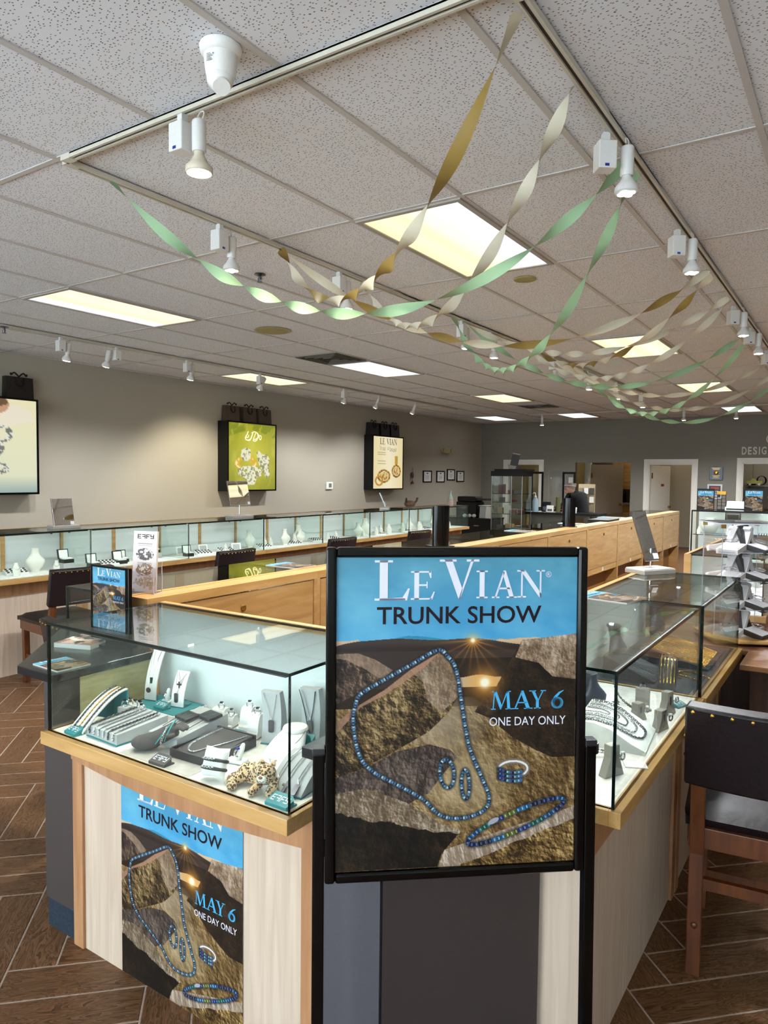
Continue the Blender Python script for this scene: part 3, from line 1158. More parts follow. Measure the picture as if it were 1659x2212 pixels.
TILE = tile_mat()
TBAR = M('grid_tee_enamel', 'c4bfbb', 0.5)
ceil = struct(MB().box(XL - .1, YF - .2, 2.90, XR + .1, YB + .1, 2.98).build('ceiling', M('plenum_board', '6f6a66', 0.9)))
GX, GY, TA, TB_ = -2.798, 1.761, .6096, 1.2192
gx = lambda i: GX + TA * i
gy = lambda j: GY + TB_ * j
TROFF = {(1, 1): 'a', (1, 4): 'b', (1, 7): 'b', (1, 10): 'c', (-4, 1): 'd', (-4, 4): 'c', (-4, 7): 'b', (-4, 10): 'c', (-7, 4): 'b', (-7, 10): 'c',
         (6, 1): 'b', (6, 4): 'b', (6, 7): 'b', (6, 10): 'b', (1, -2): 'b', (-4, -2): 'b', (6, -2): 'b'}
VENT = {(-4, 3), (-4, 8)}
tile_mesh = MB().box(.008, .008, 0, TA - .008, TB_ - .008, .014).mesh('ceiling_tile', TILE)
half_mesh = MB().box(.008, .008, 0, TA - .008, TB_ / 2 - .008, .014).mesh('ceiling_tile', TILE)
for i in range(-9, 10):
    for j in range(-4, 12):
        if (i, j) in TROFF:
            continue
        x0, y0 = gx(i), gy(j)
        if x0 < XL or x0 + TA > XR or y0 < YF or y0 + TB_ > YB:
            # cut border tile
            a, b, c, d = max(x0, XL), max(y0, YF), min(x0 + TA, XR), min(y0 + TB_, YB)
            if c - a < .05 or d - b < .05:
                continue
            MB().box(a + .006, b + .006, ZC + .002, c - .006, d - .006, ZC + .016).build('ceiling_tile', TILE, ceil)
            continue
        o = bpy.data.objects.new('ceiling_tile', half_mesh if (i, j) in VENT else tile_mesh)
        COL.objects.link(o)
        o.location = (x0, y0, ZC + .002 + random.uniform(0, .0015))
        o.parent = ceil
for i in range(-8, 10):
    MB().box(gx(i) - .012, YF, ZC - .004, gx(i) + .012, YB, ZC + .0015).build('grid_tee', TBAR, ceil)
for j in range(-3, 12):
    MB().box(XL, gy(j) - .012, ZC - .0036, XR, gy(j) + .012, ZC + .001).build('grid_tee', TBAR, ceil)
for (i, j) in VENT:
    MB().box(gx(i), gy(j) + TB_ / 2 - .012, ZC - .0036, gx(i + 1), gy(j) + TB_ / 2 + .012, ZC + .001).build('grid_tee', TBAR, ceil)

# ---- doors, trims and the rooms behind the back wall
TRIM = WHITEW
for n, (a, b, h) in enumerate((OPEN[0], OPEN[2], OPEN[3])):
    mb = MB()
    for s, (p, q) in ((-1, (a - .10, a)), (1, (b, b + .10))):
        mb.box(p, YB - .018, 0, q, YB + .0, h + .10)
        mb.box(p + .02, YB - .028, 0, q - .03, YB - .0, h + .06)
    mb.box(a, YB - .018, h, b, YB, h + .10)
    mb.box(a - .02, YB - .028, h + .03, b + .02, YB, h + .07)
    mb.box(a, YB, 0, a + .02, YB + .12, h)
    mb.box(b - .02, YB, 0, b, YB + .12, h)
    mb.box(a, YB, h - .02, b, YB + .12, h)
    struct(mb.build('trim_%d' % (n + 1), TRIM))
YR = YB + 2.6
mb = MB().box(XL, YR, 0, -5.85, YR + .1, 2.95)
struct(mb.build('wall_office', W_Y))
struct(MB().box(-5.85, YR, 0, -3.95, YR + .1, 2.95).build('wall_kitchen', M('kitchen_wall', '8d7f70', .7)))
struct(MB().box(-3.95, YB + 1.3, 0, -2.42, YB + 1.4, 2.95).build('wall_closet', W_T))
struct(MB().box(-2.42, YR, 0, XR, YR + .1, 2.95).build('wall_workshop', W_P))
struct(MB().box(-5.90, YB + .12, 0, -5.80, YR, 2.95).build('wall_partition_1', W_Y))
struct(MB().box(-4.0, YB + .12, 0, -3.9, YR, 2.95).build('wall_partition_2', W_T))
struct(MB().box(-2.47, YB + .12, 0, -2.37, YR, 2.95).build('wall_partition_3', W_P))
struct(MB().box(XL - .1, YB + .1, 2.80, XR, YR + .1, 2.98).build('ceiling_back_rooms', M('flat_ceiling', 'c9c5bd', .9)))
FILL_LAMP = M('back_room_fill_lamp', 'ffffff', .5, emit='fff0d0', es=4.5)  # lamp panels added out of view to light the back rooms
for x_, y_, lb in ((-6.8, 17.2, 'added unseen white ceiling lamp panel in the olive office behind the back wall'), (-4.7, 17.2, 'added unseen white ceiling lamp panel in the kitchen behind the back wall'),
                   (-3.3, 16.7, 'added unseen white ceiling lamp panel in the closet behind the open white door'), (-1.6, 17.3, 'added unseen white ceiling lamp panel in the workshop behind the back wall')):
    t = thing('fill_lamp', lb, 'lamp', (x_, y_, 2.80))
    MB().box(-.32, -.22, -.03, .32, .22, 0).build('housing', WHITE, t)
    MB().box(-.30, -.20, -.034, .30, .20, -.028).build('diffuser', FILL_LAMP, t)
# the white door standing open in its frame, hinged at the left
d = struct(MB().box(0, 0, .01, .80, .04, 1.83).build('door_1', WHITEW, loc=(-3.80, YB + .13, 0), rot=(0, 0, R(74))))
MB().box(.66, -.004, 1.38, .80 - .02, .0, 1.43).build('red_notice', M('red_sign', 'a3261c', .5), d).location = (-.25, 0, 0)
for z in (.25, 1.55):
    MB().box(-.005, -.012, z, .03, .0, z + .12).build('hinge', BRASS, d)
MB().lathe([(.02, 0), (.03, .02), (.028, .05), (.01, .06)], 10).xf(Matrix.Translation((.74, 0, .92)) @ Matrix.Rotation(R(90), 4, 'X')).build('door_knob', BRASS, d)
# the beige door seen through the wide opening
d = struct(MB().box(0, 0, .01, .84, .04, 1.86).build('door_2', M('beige_door', '9b8b78', .55), loc=(-5.36, YB + .9, 0), rot=(0, 0, R(46))))
MB().lathe([(.02, 0), (.03, .02), (.028, .05), (.01, .06)], 10).xf(Matrix.Translation((.76, 0, .92)) @ Matrix.Rotation(R(90), 4, 'X')).build('door_knob', BRASS, d)
struct(MB().box(-5.50, YB + .85, 0, -5.37, YB + .98, 2.0).build('trim_4', WHITEW))
for z in (.3, 1.55):
    MB().box(.0, -.012, z, .03, .0, z + .11).build('hinge', BRASS, d)


# ------------------------------------------------------------------ recessed fluorescent troffers
def panel_mat(name, stops):
    m, nt, b = new_mat(name)
    L = nt.links
    nt.nodes.remove(b)
    tc = nt.nodes.new('ShaderNodeTexCoord')
    sx = nt.nodes.new('ShaderNodeSeparateXYZ')
    L.new(tc.outputs['Generated'], sx.inputs[0])
    cr = nt.nodes.new('ShaderNodeValToRGB')
    e = cr.color_ramp.elements
    e[0].position, e[0].color = stops[0][0], (*lin(stops[0][1]), 1)
    e[1].position, e[1].color = stops[-1][0], (*lin(stops[-1][1]), 1)
    for p, c in stops[1:-1]:
        k = e.new(p)
        k.color = (*lin(c), 1)
    L.new(sx.outputs[0], cr.inputs[0])
    em = nt.nodes.new('ShaderNodeEmission')
    em.inputs[1].default_value = PANEL
    L.new(cr.outputs[0], em.inputs[0])
    L.new(em.outputs[0], nt.nodes['Material Output'].inputs[0])
    return m


PM = {'a': panel_mat('warm_and_cool_diffuser', [(0, 'f2e0a8'), (.22, 'fff0bd'), (.38, 'f2dfae'), (.55, 'fff2cf'), (.66, 'e6dfd0'), (.8, 'eef1ff'), (1, 'dfe6fb')]),
      'b': panel_mat('warm_diffuser', [(0, 'f0dca6'), (.25, 'fff1c8'), (.45, 'f0dcae'), (.7, 'fff1cc'), (1, 'eedbb0')]),
      'c': panel_mat('cool_diffuser', [(0, 'e8eef0'), (.25, 'fdffff'), (.5, 'e9f0f2'), (.75, 'fdffff'), (1, 'e6eef2')]),
      'd': panel_mat('warm_and_lilac_diffuser', [(0, 'e9e2f2'), (.2, 'f1e9f8'), (.34, 'ecd9ae'), (.6, 'ffedc4'), (1, 'ffecc0')])}
LB = {(1, 1): 'large warm and cool fluorescent ceiling panel above the twisted streamers', (-4, 1): 'long warm ceiling panel with a lilac edge over the left aisle',
      (-7, 4): 'warm ceiling panel behind the outer light track by the left wall', (-4, 4): 'cool white ceiling panel beside the slatted air vent',
      (1, 4): 'warm ceiling panel half hidden by gold and white streamers', (-4, 7): 'warm ceiling panel in the middle of the far ceiling',
      (-7, 10): 'white ceiling panel nearest the corner of left and back wall', (-4, 10): 'white ceiling panel above the lone far track lamp',
      (1, 7): 'small warm ceiling panel behind the green streamers', (1, 10): 'white ceiling panel at the far right against the back wall'}
FRM = M('troffer_frame', 'a7a29a', .5)
for (i, j), k in TROFF.items():
    t = thing('ceiling_light', LB.get((i, j), 'fluorescent ceiling panel outside the picture'), 'ceiling light', (gx(i), gy(j), ZC), 0, None if (i, j) in LB else 'ceiling panels outside the picture')
    w, l = TA, TB_
    mb = MB()
    mb.box(.008, .008, -.012, w - .008, .035, .02).box(.008, l - .035, -.012, w - .008, l - .008, .02)
    mb.box(.008, .035, -.012, .035, l - .035, .02).box(w - .035, .035, -.012, w - .008, l - .035, .02)
    mb.build('frame', FRM, t)
    MB().box(.034, .034, -.006, w - .034, l - .034, .006).build('diffuser', PM[k], t)

# ------------------------------------------------------------------ air vents, sprinklers, ceiling speakers, camera
VM = M('vent_enamel', '6d6a60', .45)
for (i, j), lb in (((-4, 3), 'square slatted air vent beside the cool white ceiling panel'), ((-4, 8), 'small square air vent in the far ceiling')):
    t = thing('air_vent', lb, 'vent', (gx(i) + TA / 2, gy(j) + TB_ * .75, ZC))
    MB().box(-.29, -.29, .0, .29, .29, .02).build('backing', M('vent_dark', '1c1b18', .8), t)
    for n, s in enumerate((.28, .21, .14, .07)):
        mb = MB()
        for a in range(4):
            mb.prism_xz([(-s, 0), (s, 0), (s - .045, .03), (-s + .045, .03)], -s - .0, -s + .006, Matrix.Rotation(R(90 * a), 4, 'Z') @ Matrix.Translation((0, 0, -.012)))
        mb.build('vane', VM, t)


def sprinkler(loc, lb):
    t = thing('fire_sprinkler', lb, 'sprinkler', loc)
    MB().lathe([(.035, 0), (.038, -.006), (.02, -.012)], 16).build('escutcheon', SILVERD, t, True)
    MB().lathe([(.009, -.01), (.009, -.03), (.006, -.05)], 10).tube([(-.014, 0, -.022), (-.018, 0, -.035), (0, 0, -.05)], .003).tube([(.014, 0, -.022), (.018, 0, -.035), (0, 0, -.05)], .003).build('head', SILVERD, t)
    MB().lathe([(.018, -.05), (.018, -.053)], 12).build('deflector', SILVERD, t)


sprinkler((-3.27, 3.45, ZC), 'metal fire sprinkler beside the green streamer')
sprinkler((-6.100, 3.335, 2.771), 'dark fire sprinkler at the left edge beside the outer light track')
for loc, lb in (((-4.43, 4.84, ZC), 'round yellowed speaker grille in the ceiling over the left aisle'), ((-1.87, 4.43, ZC), 'round speaker grille beside the large ceiling panel')):
    t = thing('ceiling_speaker', lb, 'speaker', loc)
    s = 1 if loc[0] < -3 else .45
    MB().lathe([(.16 * s, 0), (.165 * s, -.004), (.15 * s, -.01), (.14 * s, -.006)], 28).build('ring', M('yellowed_plastic', 'a79a63', .5), t, True)
    MB().lathe([(.14 * s, -.005), (.10 * s, -.012), (.02, -.015)], 28).build('grille', M_noise('speaker_mesh', '8d8152', 'a5985f', (1, 1, 1), 260, 2, .5), t, True)
t = thing('security_camera', 'white turret security camera on the ceiling beside the near light track', 'camera', (-1.655, 1.575, ZC), 20)
MB().lathe([(.062, 0), (.064, -.006), (.06, -.022), (.05, -.03)], 28).build('flange', WHITE, t, True)
MB().lathe([(.05, -.024), (.049, -.05), (.044, -.085), (.040, -.095)], 28).build('housing', WHITE, t, True)
MB().ell((0, -.004, -.098), (.040, .040, .036), 20, 12).build('eyeball', WHITE, t, True)
MB().lathe([(.026, 0), (.026, .012)], 20).xf(Matrix.Translation((.012, -.02, -.125)) @ Matrix.Rotation(R(-35), 4, 'X') @ Matrix.Rotation(R(160), 4, 'Y')).build('lens_ring', WHITE, t, True)
L_ = Letters()
for k in range(6):
    L_.poly([(-.018, -.004 * k), (-.004 + .004 * (k % 3), -.004 * k), (-.004 + .004 * (k % 3), -.004 * k + .0015), (-.018, -.004 * k + .0015)])
L_.poly([(.004, -.004), (.008, -.004), (.008, 0), (.004, 0)])
o = letter_obj('printed_specification', L_, M('grey_print', '55555a', .6), t, (-.005, -.0505, -.045))
o.rotation_euler = (0, 0, R(-12))

# ------------------------------------------------------------------ light tracks and lamp heads
RAIL = M('ivory_rail', 'c9c3b4', .4)
SLOT = M('rail_slot', '3a2f22', .6)


def rail(name, lb, p, q):
    p, q = Vector(p), Vector(q)
    d = q - p
    a = math.atan2(d.y, d.x)
    t = thing('light_track', lb, 'light track', (p.x, p.y, ZC - .004), math.degrees(a))
    l = d.length
    mb = MB()
    mb.box(0, -.0175, -.02, l, -.007, 0).box(0, .007, -.02, l, .0175, 0).box(0, -.0175, -.006, l, .0175, 0)
    mb.build('rail', RAIL, t)
    MB().box(.004, -.007, -.012, l - .004, .007, -.006).build('conductor_slot', SLOT, t)
    for e in (0, l):
        MB().box(e - .03, -.0185, -.022, e + .03, .0185, 0).build('end_fitting', RAIL, t)
    return t


rail('light_track', 'near light track running across the ceiling past the security camera', (-2.72, 1.762, 0), (-.80, 1.762, 0))
rail('light_track', 'long light track on the left from which the green streamer hangs', (-2.76, 1.80, 0), (-2.76, 11.9, 0))
rail('light_track', 'light track on the right from which all streamers start', (-.80, 1.80, 0), (-.80, 11.0, 0))
rail('light_track', 'outer light track along the left wall', (-6.28, 2.6, 0), (-6.45, 12.1, 0))
rail('light_track', 'short light track before the back wall', (-5.7, 13.95, 0), (-1.2, 13.7, 0))
LED4 = M('led_lens', 'ffffff', .2, emit='f4f8ff', es=14.0)
WARMLENS = M('warm_flood_lens', 'ffffff', .2, emit='fff0d0', es=9.0)
BULBG = M('bulb_glass', 'd8cdb8', .25)
HW = M('track_head_white', 'dcdad6', .42)


def head(loc, rz, lb, kind='led', flip=1, tilt=(0, 0), small=False, cone=158, gain=1.0, col=None):
    t = thing('track_lamp', lb, 'track lamp', loc, rz)
    if not small:
        MB().box(-.042 * flip - .035, -.034, -.135, -.042 * flip + .033, .030, -.035).build('driver_box', HW, t, bevel=.004)
        MB().box(-.042 * flip - .012, -.014, -.04, -.042 * flip + .012, .014, 0).build('adapter', HW, t)
        MB().box(-.042 * flip - .012, -.0350, -.130, -.042 * flip + .004, -.0338, -.120).build('sticker', M('blue_sticker', '22308f', .4), t)
    else:
        MB().box(-.012, -.014, -.04, .012, .014, 0).build('adapter', HW, t)
    cx = .042 * flip if not small else 0
    MB().tube(smooth_path([(cx - .006, 0, -.03), (cx - .004, .012, -.008), (cx + .008, .016, -.012), (cx + .006, .006, -.05)], 14), .0028, 6).build('cable', HW, t, True)
    r_ = Matrix.Translation((cx, 0, -.05)) @ Matrix.Rotation(R(tilt[0]), 4, 'X') @ Matrix.Rotation(R(tilt[1]), 4, 'Y')
    MB().lathe([(.006, .012), (.022, .006), (.0245, 0), (.0245, -.095), (.022, -.1)], 20).xf(r_).build('can', HW, t, True)
    if kind == 'warm':
        MB().lathe([(.017, -.098), (.018, -.112), (.034, -.14), (.047, -.152), (.047, -.168), (.043, -.172)], 24).xf(r_).build('bulb', BULBG, t, True)
        MB().lathe([(.042, -.1725), (.03, -.177), (.004, -.179)], 24).xf(r_).build('lens', WARMLENS, t, True)
    else:
        MB().lathe([(.017, -.098), (.018, -.106), (.03, -.125), (.042, -.14), (.044, -.158), (.040, -.162)], 24).xf(r_).build('bulb', HW, t, True)
        mb = MB()
        for k in range(4):
            a = R(45 + 90 * k)
            mb.lathe([(.014, -.1615), (.0135, -.1655), (.004, -.168)], 12, (.019 * math.cos(a), .019 * math.sin(a), 0))
        mb.xf(r_).build('lens', LED4, t, True)
    ld = bpy.data.lights.new('lamp_light', 'SPOT')
    ld.spot_size = R(cone)
    ld.spot_blend = 0.7
    ld.energy = BULB_W * gain * (1.3 if kind == 'warm' else 1.0)
    ld.shadow_soft_size = .04
    ld.color = (1, .88, .70) if kind == 'warm' else (.93, .97, 1.0)
    lo = bpy.data.objects.new('lamp_light', ld)
    COL.objects.link(lo)
    if col:
        ld.color = col
    lo.parent = t
    lo.rotation_euler = r_.to_euler()
    lo.location = r_ @ Vector((0, 0, -.20))
    return t


ZR = ZC - .02
head((-2.00, 1.762, ZR), 0, 'warm flood lamp on the near light track beside the security camera', 'warm')
for k, (y, lb) in enumerate(((2.66, 'lamp nearest the camera on the left light track'), (3.66, 'lamp behind the twist of gold streamer on the left track'), (5.30, 'lamp above the first dip of green streamer on the left track'),
                             (5.84, 'lamp just past the white streamer crossing on the left track'), (7.36, 'fifth lamp along the left light track'), (8.50, 'sixth lamp along the left light track'), (9.7, 'seventh lamp along the left light track'), (11.0, 'last lamp of the left light track'))):
    head((-2.76, y, ZR), 90, lb, gain=1.0 if y < 8 else 1.7)
for k, (y, lb) in enumerate(((2.72, 'four-lens lamp nearest the camera on the right light track'), (3.94, 'second lamp on the right light track above the gold streamer pair'), (5.85, 'third lamp on the right light track at the picture edge'),
                             (6.75, 'fourth lamp on the right light track at the picture edge'), (8.0, 'fifth lamp on the right light track'), (9.6, 'sixth lamp on the right light track'))):
    head((-.80, y, ZR), 38, lb, gain=1.0 if y < 7.5 else 1.6)
for k, (y, f_) in enumerate(((4.02, 1), (4.55, -1), (5.56, 1), (6.75, 1), (8.55, 1), (9.45, 1), (10.6, 1))):
    head((-6.28 - .17 * (y - 2.6) / 9.5, y, ZR), 90, '%s lamp from the left on the outer track beside the left wall' % ORD[k], flip=f_, small=k > 4, tilt=((14, 20, 16, 34, 26, 26, 26)[k], 0), cone=(120, 120, 120, 95, 110, 110, 110)[k], gain=(.7, .7, .8, 1.5, .9, .9, 1.0)[k], col=(1, .93, .74) if k == 3 else None)
for x_, lb in ((-5.45, 'lone bright lamp on the far track above the tall glass tower'), (-2.72, 'left lamp of the pair hanging before the dark back wall'), (-1.86, 'right lamp of the pair hanging before the dark back wall')):
    head((x_, 13.95 - (x_ + 5.7) * .055, ZR), 0, lb, small=True, gain=1.9)


# ------------------------------------------------------------------ showcases
ZTOP, ZGL, ZRIM = 1.091, .755, .716
LEDM = M('led_bar', 'ffffff', .4, emit='eaf3ff', es=5.0)


def led(parent, w, y, z, col=(.95, .98, 1.0), k=1.0):
    """slim light bar under the front edge of the glass top"""
    MB().box(.02, y, z - .008, w - .02, y + .012, z).build('light_bar', M('light_bar_shell', '25282b', .4, .3), parent)
    ld = bpy.data.lights.new('case_light', 'AREA')
    ld.shape = 'RECTANGLE'
    ld.size, ld.size_y = w - .06, .010
    ld.energy = LED_W * w * k
    ld.color = col
    lo = bpy.data.objects.new('case_light', ld)
    COL.objects.link(lo)
    lo.parent = parent
    lo.location = (w / 2, y + .006, z - .0095)
    lo.rotation_euler = (R(22), 0, 0)
    return lo


def lock(parent, x, y, z, rx=0):
    MB().lathe([(.011, 0), (.012, .003), (.009, .006), (.003, .006)], 14).xf(Matrix.Translation((x, y, z)) @ Matrix.Rotation(R(rx), 4, 'X')).build('lock', BRASS, parent, True)


def showcase(label, loc, rz, w, d=.44, back='door', ends=(True, True), deck=None, ledk=1.0, base='birch', over=.12, group=None, trim=True, ledcol=(.95, .98, 1.0), ext=(.012, .012)):
    """local x along the customer side, y from the customer glass to the staff side"""
    t = thing('display_case', label, 'display case', loc, rz, group)
    g = .008
    # base
    bm = BIRCH if base == 'birch' else GREYLAM
    MB().box(.0, over, 0, w, d + .05, .62).build('base_cabinet', bm, t)
    if trim:
        for x0, x1 in ((0, .052), (w - .052, w)):
            MB().box(x0, over - .012, 0, x1, over, .62).build('corner_trim', ALDER, t, bevel=.002)
    MB().box(0, over - .02, .61, w, over + .01, ZRIM).build('apron', ALDER, t)
    # wooden rim and deck
    mb = MB()
    e0, e1 = ext
    mb.box(-e0, -.018, ZRIM, w + e1, .012, ZGL)
    mb.box(-e0, .012, ZRIM, .012, d, ZGL).box(w - .012, .012, ZRIM, w + e1, d, ZGL)
    mb.box(-e0, d, ZRIM, w + e1, d + .02, ZGL)
    mb.build('wooden_rim', MAPLE_H, t, bevel=.0015)
    MB().box(.011, .011, ZRIM + .01, w - .011, d, ZGL + .001).build('deck', deck or DECKM, t)
    MB().box(0, -.0, ZRIM - .0, w, d, ZRIM + .009).build('underside', MAPLE, t)
    # glass
    pane('glass_front', (.0, 0, ZGL, w, g, ZTOP - g), t)
    pane('glass_top', (.0, 0, ZTOP - g, w, d - .005, ZTOP), t)
    if ends[0]:
        pane('glass_side', (.0, g, ZGL, g, d - .005, ZTOP - g), t)
    if ends[1]:
        pane('glass_side', (w - g, g, ZGL, w, d - .005, ZTOP - g), t)
    # staff side
    mb = MB()
    mb.box(0, d - .005, ZTOP - .018, w, d + .018, ZTOP + .002)
    mb.build('back_rail', MAPLE_H, t)
    if back == 'slide':
        for k in (0, 1):
            p = MB().box(k * w / 2 + .004, d - .012 + .006 * k, ZGL, (k + 1) * w / 2 + .02 * (1 - k) - .004, d - .007 + .006 * k, ZTOP - .018).build('sliding_door', MINT, t)
            MB().lathe([(.012, 0), (.013, .002), (.009, .003)], 14).xf(Matrix.Translation(((.08 if k == 0 else w - .08), d - .0125 + .006 * k, ZTOP - .05)) @ Matrix.Rotation(R(90), 4, 'X')).build('finger_pull', SILVERD, p)
        MB().box(w / 2 - .012, d - .02, ZGL, w / 2 + .022, d - .013, ZTOP - .018).build('meeting_stile', MAPLE, t)
        MB().box(0, d - .02, ZGL, .02, d, ZTOP - .018).build('end_stile', MAPLE, t)
    elif back == 'panel':
        MB().box(0, d - .012, ZGL, w, d - .004, ZTOP - .018).build('back_panel', MINT, t)
        MB().box(0, d - .004, ZGL, w, d + .012, ZTOP - .018).build('back_board', MAPLE, t)
    if ledk:
        led(t, w, .012, ZTOP - g, ledcol, ledk)
    return t


# ---- the case in front, with the poster on its base
FRONT = (-2.060, 1.243)
FW = .975
fc = showcase('glass display case in front full of men\'s silver jewellery, a poster on its pale base', (FRONT[0], FRONT[1], 0), 0, FW, .432, 'panel', ledk=1.0)
# its base reaches a little further right than the glass, bowed apron board below the rim
for o in kids(fc):
    if o.name.split('.')[0] in ('base_cabinet', 'apron', 'corner_trim'):
        bpy.data.objects.remove(o)
MB().box(-.043 + .051, .117, 0, .924, .48, .64).build('base_cabinet', BIRCH, fc)
for x0, x1 in ((-.043, .008), (.924, .976)):
    MB().box(x0, .107, 0, x1, .47, .66).build('corner_trim', ALDER, fc, bevel=.002)
n_ = 24
poly = [(-.03 + 1.0 * k / n_, .628 - .030 * math.sin(math.pi * k / n_)) for k in range(n_ + 1)] + [(.97, ZRIM), (-.03, ZRIM)]
MB().prism_xz(poly, .095, .118).build('bowed_apron', ALDER, fc)
sp = show_poster(fc, (.199, .1145, .002), .517, True)
sp.scale = (.517 / POSTER_W, 1, .655 / POSTER_H)
sp['label'] = 'paper show poster taped to the pale base'

# ---- corner cabinets with dark stone tops
def corner(label, poly_top, walls, z=.92):
    t = thing('corner_counter', label, 'counter')
    MB().prism(poly_top, z - .026, z).build('stone_top', SLABM, t, bevel=.002)
    return t


LC = corner('dark stone corner counter at the left end of the front case, magazines on it', [(-2.064, 1.262), (-2.262, 1.262), (-2.655, 1.655), (-2.655, 1.680), (-2.14, 1.680), (-2.064, 1.640)], None)
for nm, P, m, z0, z1 in (('grey_panel', [(-2.275, 1.360), (-2.106, 1.360), (-2.106, 1.64), (-2.555, 1.64)], GREYLAM, .10, .894),
                         ('toe_kick', [(-2.270, 1.364), (-2.106, 1.364), (-2.106, 1.62), (-2.53, 1.62)], CARPET, 0, .10)):
    MB().prism(P, z0, z1).build(nm, m, LC)
MB().box(-2.100, 1.365, .757, -2.078, 1.64, .893).build('pale_side_board', M_noise('yellow_birch', 'cdb07a', 'dcc498', (3, 3, 20), 4, 5, .5), LC)
MB().box(-2.100, 1.27, .757, -2.078, 1.364, .893).build('grey_side_board', GREYLAM, LC)
RC = corner('dark stone corner counter behind the poster stand between both cases', [(-1.062, 1.262), (-1.00, 1.262), (-.50, 1.678), (-.50, 1.690), (-.93, 1.690), (-1.062, 1.66)], None)
MB().prism([(-1.074, 1.362), (-.905, 1.362), (-.95, 1.62), (-1.06, 1.62)], 0, .894).build('grey_panel', M_noise('grey_laminate_light', '4a484e', '504d54', (60, 60, 60), 6, 2, .5), RC)
MB().prism([(-.90, 1.366), (-.640, 1.690), (-.90, 1.690), (-.945, 1.50)], 0, .894).build('grey_panel', GREYLAM, RC)

# ---- right hand run: two units, customer glass towards the right
rc1 = showcase('glass case on the right with a white deck of silver chains and ring stands', (-.466, 1.712, 0), 90, 1.068, .435, 'panel', ends=(True, True), ledk=2.4, over=.075, ext=(.012, 0))
rc2 = showcase('glass case further right with navy deck and gold chains', (-.460, 2.790, 0), 90, .925, .435, 'panel', ends=(False, True), deck=NAVY, ledk=3.6, over=.08, ext=(0, .012))

# ---- left leg of the island: nine units seen from the staff side
LEG = [1.685, 2.665, 3.68, 4.70, 5.71, 6.72, 7.75, 8.80, 9.86, 10.80]
lab = ['nearest', 'second', 'third', 'fourth', 'fifth', 'sixth', 'seventh', 'eighth', 'last']
for k in range(9):
    y0, y1 = LEG[k], LEG[k + 1]
    w = y1 - y0
    t = showcase('%s maple backed display case of the long counter behind the poster' % lab[k], (-2.655, y1, 0), -90, w, .385, None, ends=(k == 8, k == 0), ledk=0, ext=(0, 0), group='long counter units')
    d = .385
    for o in [c for c in kids(t) if c.name.split('.')[0] == 'base_cabinet']:
        bpy.data.objects.remove(o)
    MB().box(0, .12, 0, w, .374, .62).build('base_cabinet', BIRCH, t)
    # staff side: maple carcass, lockable flap, drawer strip, open cubby below
    MB().box(0, d + .018, ZTOP - .035, w, .505, ZTOP).build('maple_top', MAPLE_H, t)
    mb = MB()
    mb.box(0, d - .01, .0, .022, .505, ZTOP - .035).box(w - .022, d - .01, .0, w, .505, ZTOP - .035)
    mb.box(.022, d - .01, .60, w - .022, .49, .66)
    mb.box(.022, d, .0, w - .022, .49, .05)
    mb.build('carcass', MAPLE, t)
    f = MB().box(.028, .492, .668, w - .028, .502, ZTOP - .042).build('flap_door', MAPLE, t)
    MB().lathe([(.014, 0), (.015, .003), (.011, .006), (.003, .006)], 14).xf(Matrix.Translation((w / 2, .503, ZTOP - .105)) @ Matrix.Rotation(R(-90), 4, 'X')).build('lock', BRASS, f, True)
    s = MB().box(.028, .488, .606, w - .028, .50, .656).build('drawer_strip', MAPLE_H, t)
    MB().box(w / 2 - .016, .50, .614, w / 2 + .016, .503, .65).build('label_holder', WHITE, s)
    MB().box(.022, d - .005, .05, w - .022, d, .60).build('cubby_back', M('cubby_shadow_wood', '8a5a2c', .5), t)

# ---- run along the left wall aisle: customer glass towards the island
WU = [1.55, 2.53, 3.53, 4.55, 5.56, 6.55, 7.51, 8.46, 9.40, 10.25]
for k in range(len(WU) - 1):
    showcase('%s lit glass case from the left in the row before the left wall' % ORD[k], (-5.20, WU[k], 0), 90, WU[k + 1] - WU[k], .44, 'slide', ends=(k == 0, True), ledk=1.1, over=.14, ext=(0, 0), group='cases before the left wall')

# ---- far case under the plaques and its neighbour on the right
fr = thing('tall_display_case', 'lit glass case with two shelves under the wall plaques', 'display case', (-2.0, 10.9, 0), 0)
for nm, x0, w in (('a', 0, 1.0), ('b', 1.0, 1.6)):
    MB().box(x0, 0, 0, x0 + w, .5, .42).build('base_cabinet', BLACKM, fr)
    MB().box(x0 + .01, .47, .42, x0 + w - .01, .49, 1.10).build('back_panel', MINT, fr)
    MB().box(x0, 0, .42, x0 + w, .5, .44).build('deck', DECKM, fr)
    pane('glass_shelf', (x0 + .01, .03, .76, x0 + w - .01, .46, .768), fr)
    pane('glass_front', (x0, 0, .44, x0 + w, .008, 1.10), fr)
    pane('glass_top', (x0, 0, 1.10, x0 + w, .5, 1.108), fr)
    MB().box(x0 - .008, -.004, .42, x0 + .008, .012, 1.11).build('corner_post', BLACKM, fr)
    lo = led(fr, w, .012, 1.098, k=1.8)
    lo.location.x += x0
MB().box(0, -.006, 1.092, 2.6, .004, 1.112).build('front_rail', BLACKM, fr)


# ------------------------------------------------------------------ the poster stand in front
st = thing('poster_stand', 'large black floor stand with the show poster in the foreground', 'poster stand', (-.9195, 1.2075, 0), 40.23, rot=(R(-1.6), 0, R(40.23)))
# local: x across, y away from the viewer, z up
PZ0, PZ1 = .682, 1.372
pw = POSTER_W
show_poster(st, (0, -.004, PZ0), pw, True)
MB().box(-.004, 0, PZ0 - .004, pw + .004, .006, PZ1 + .004).build('backing_board', BLACKM, st)
fw = .0225
mb = MB()


def bar(mb, a, b, fw, dep=.016):
    pass


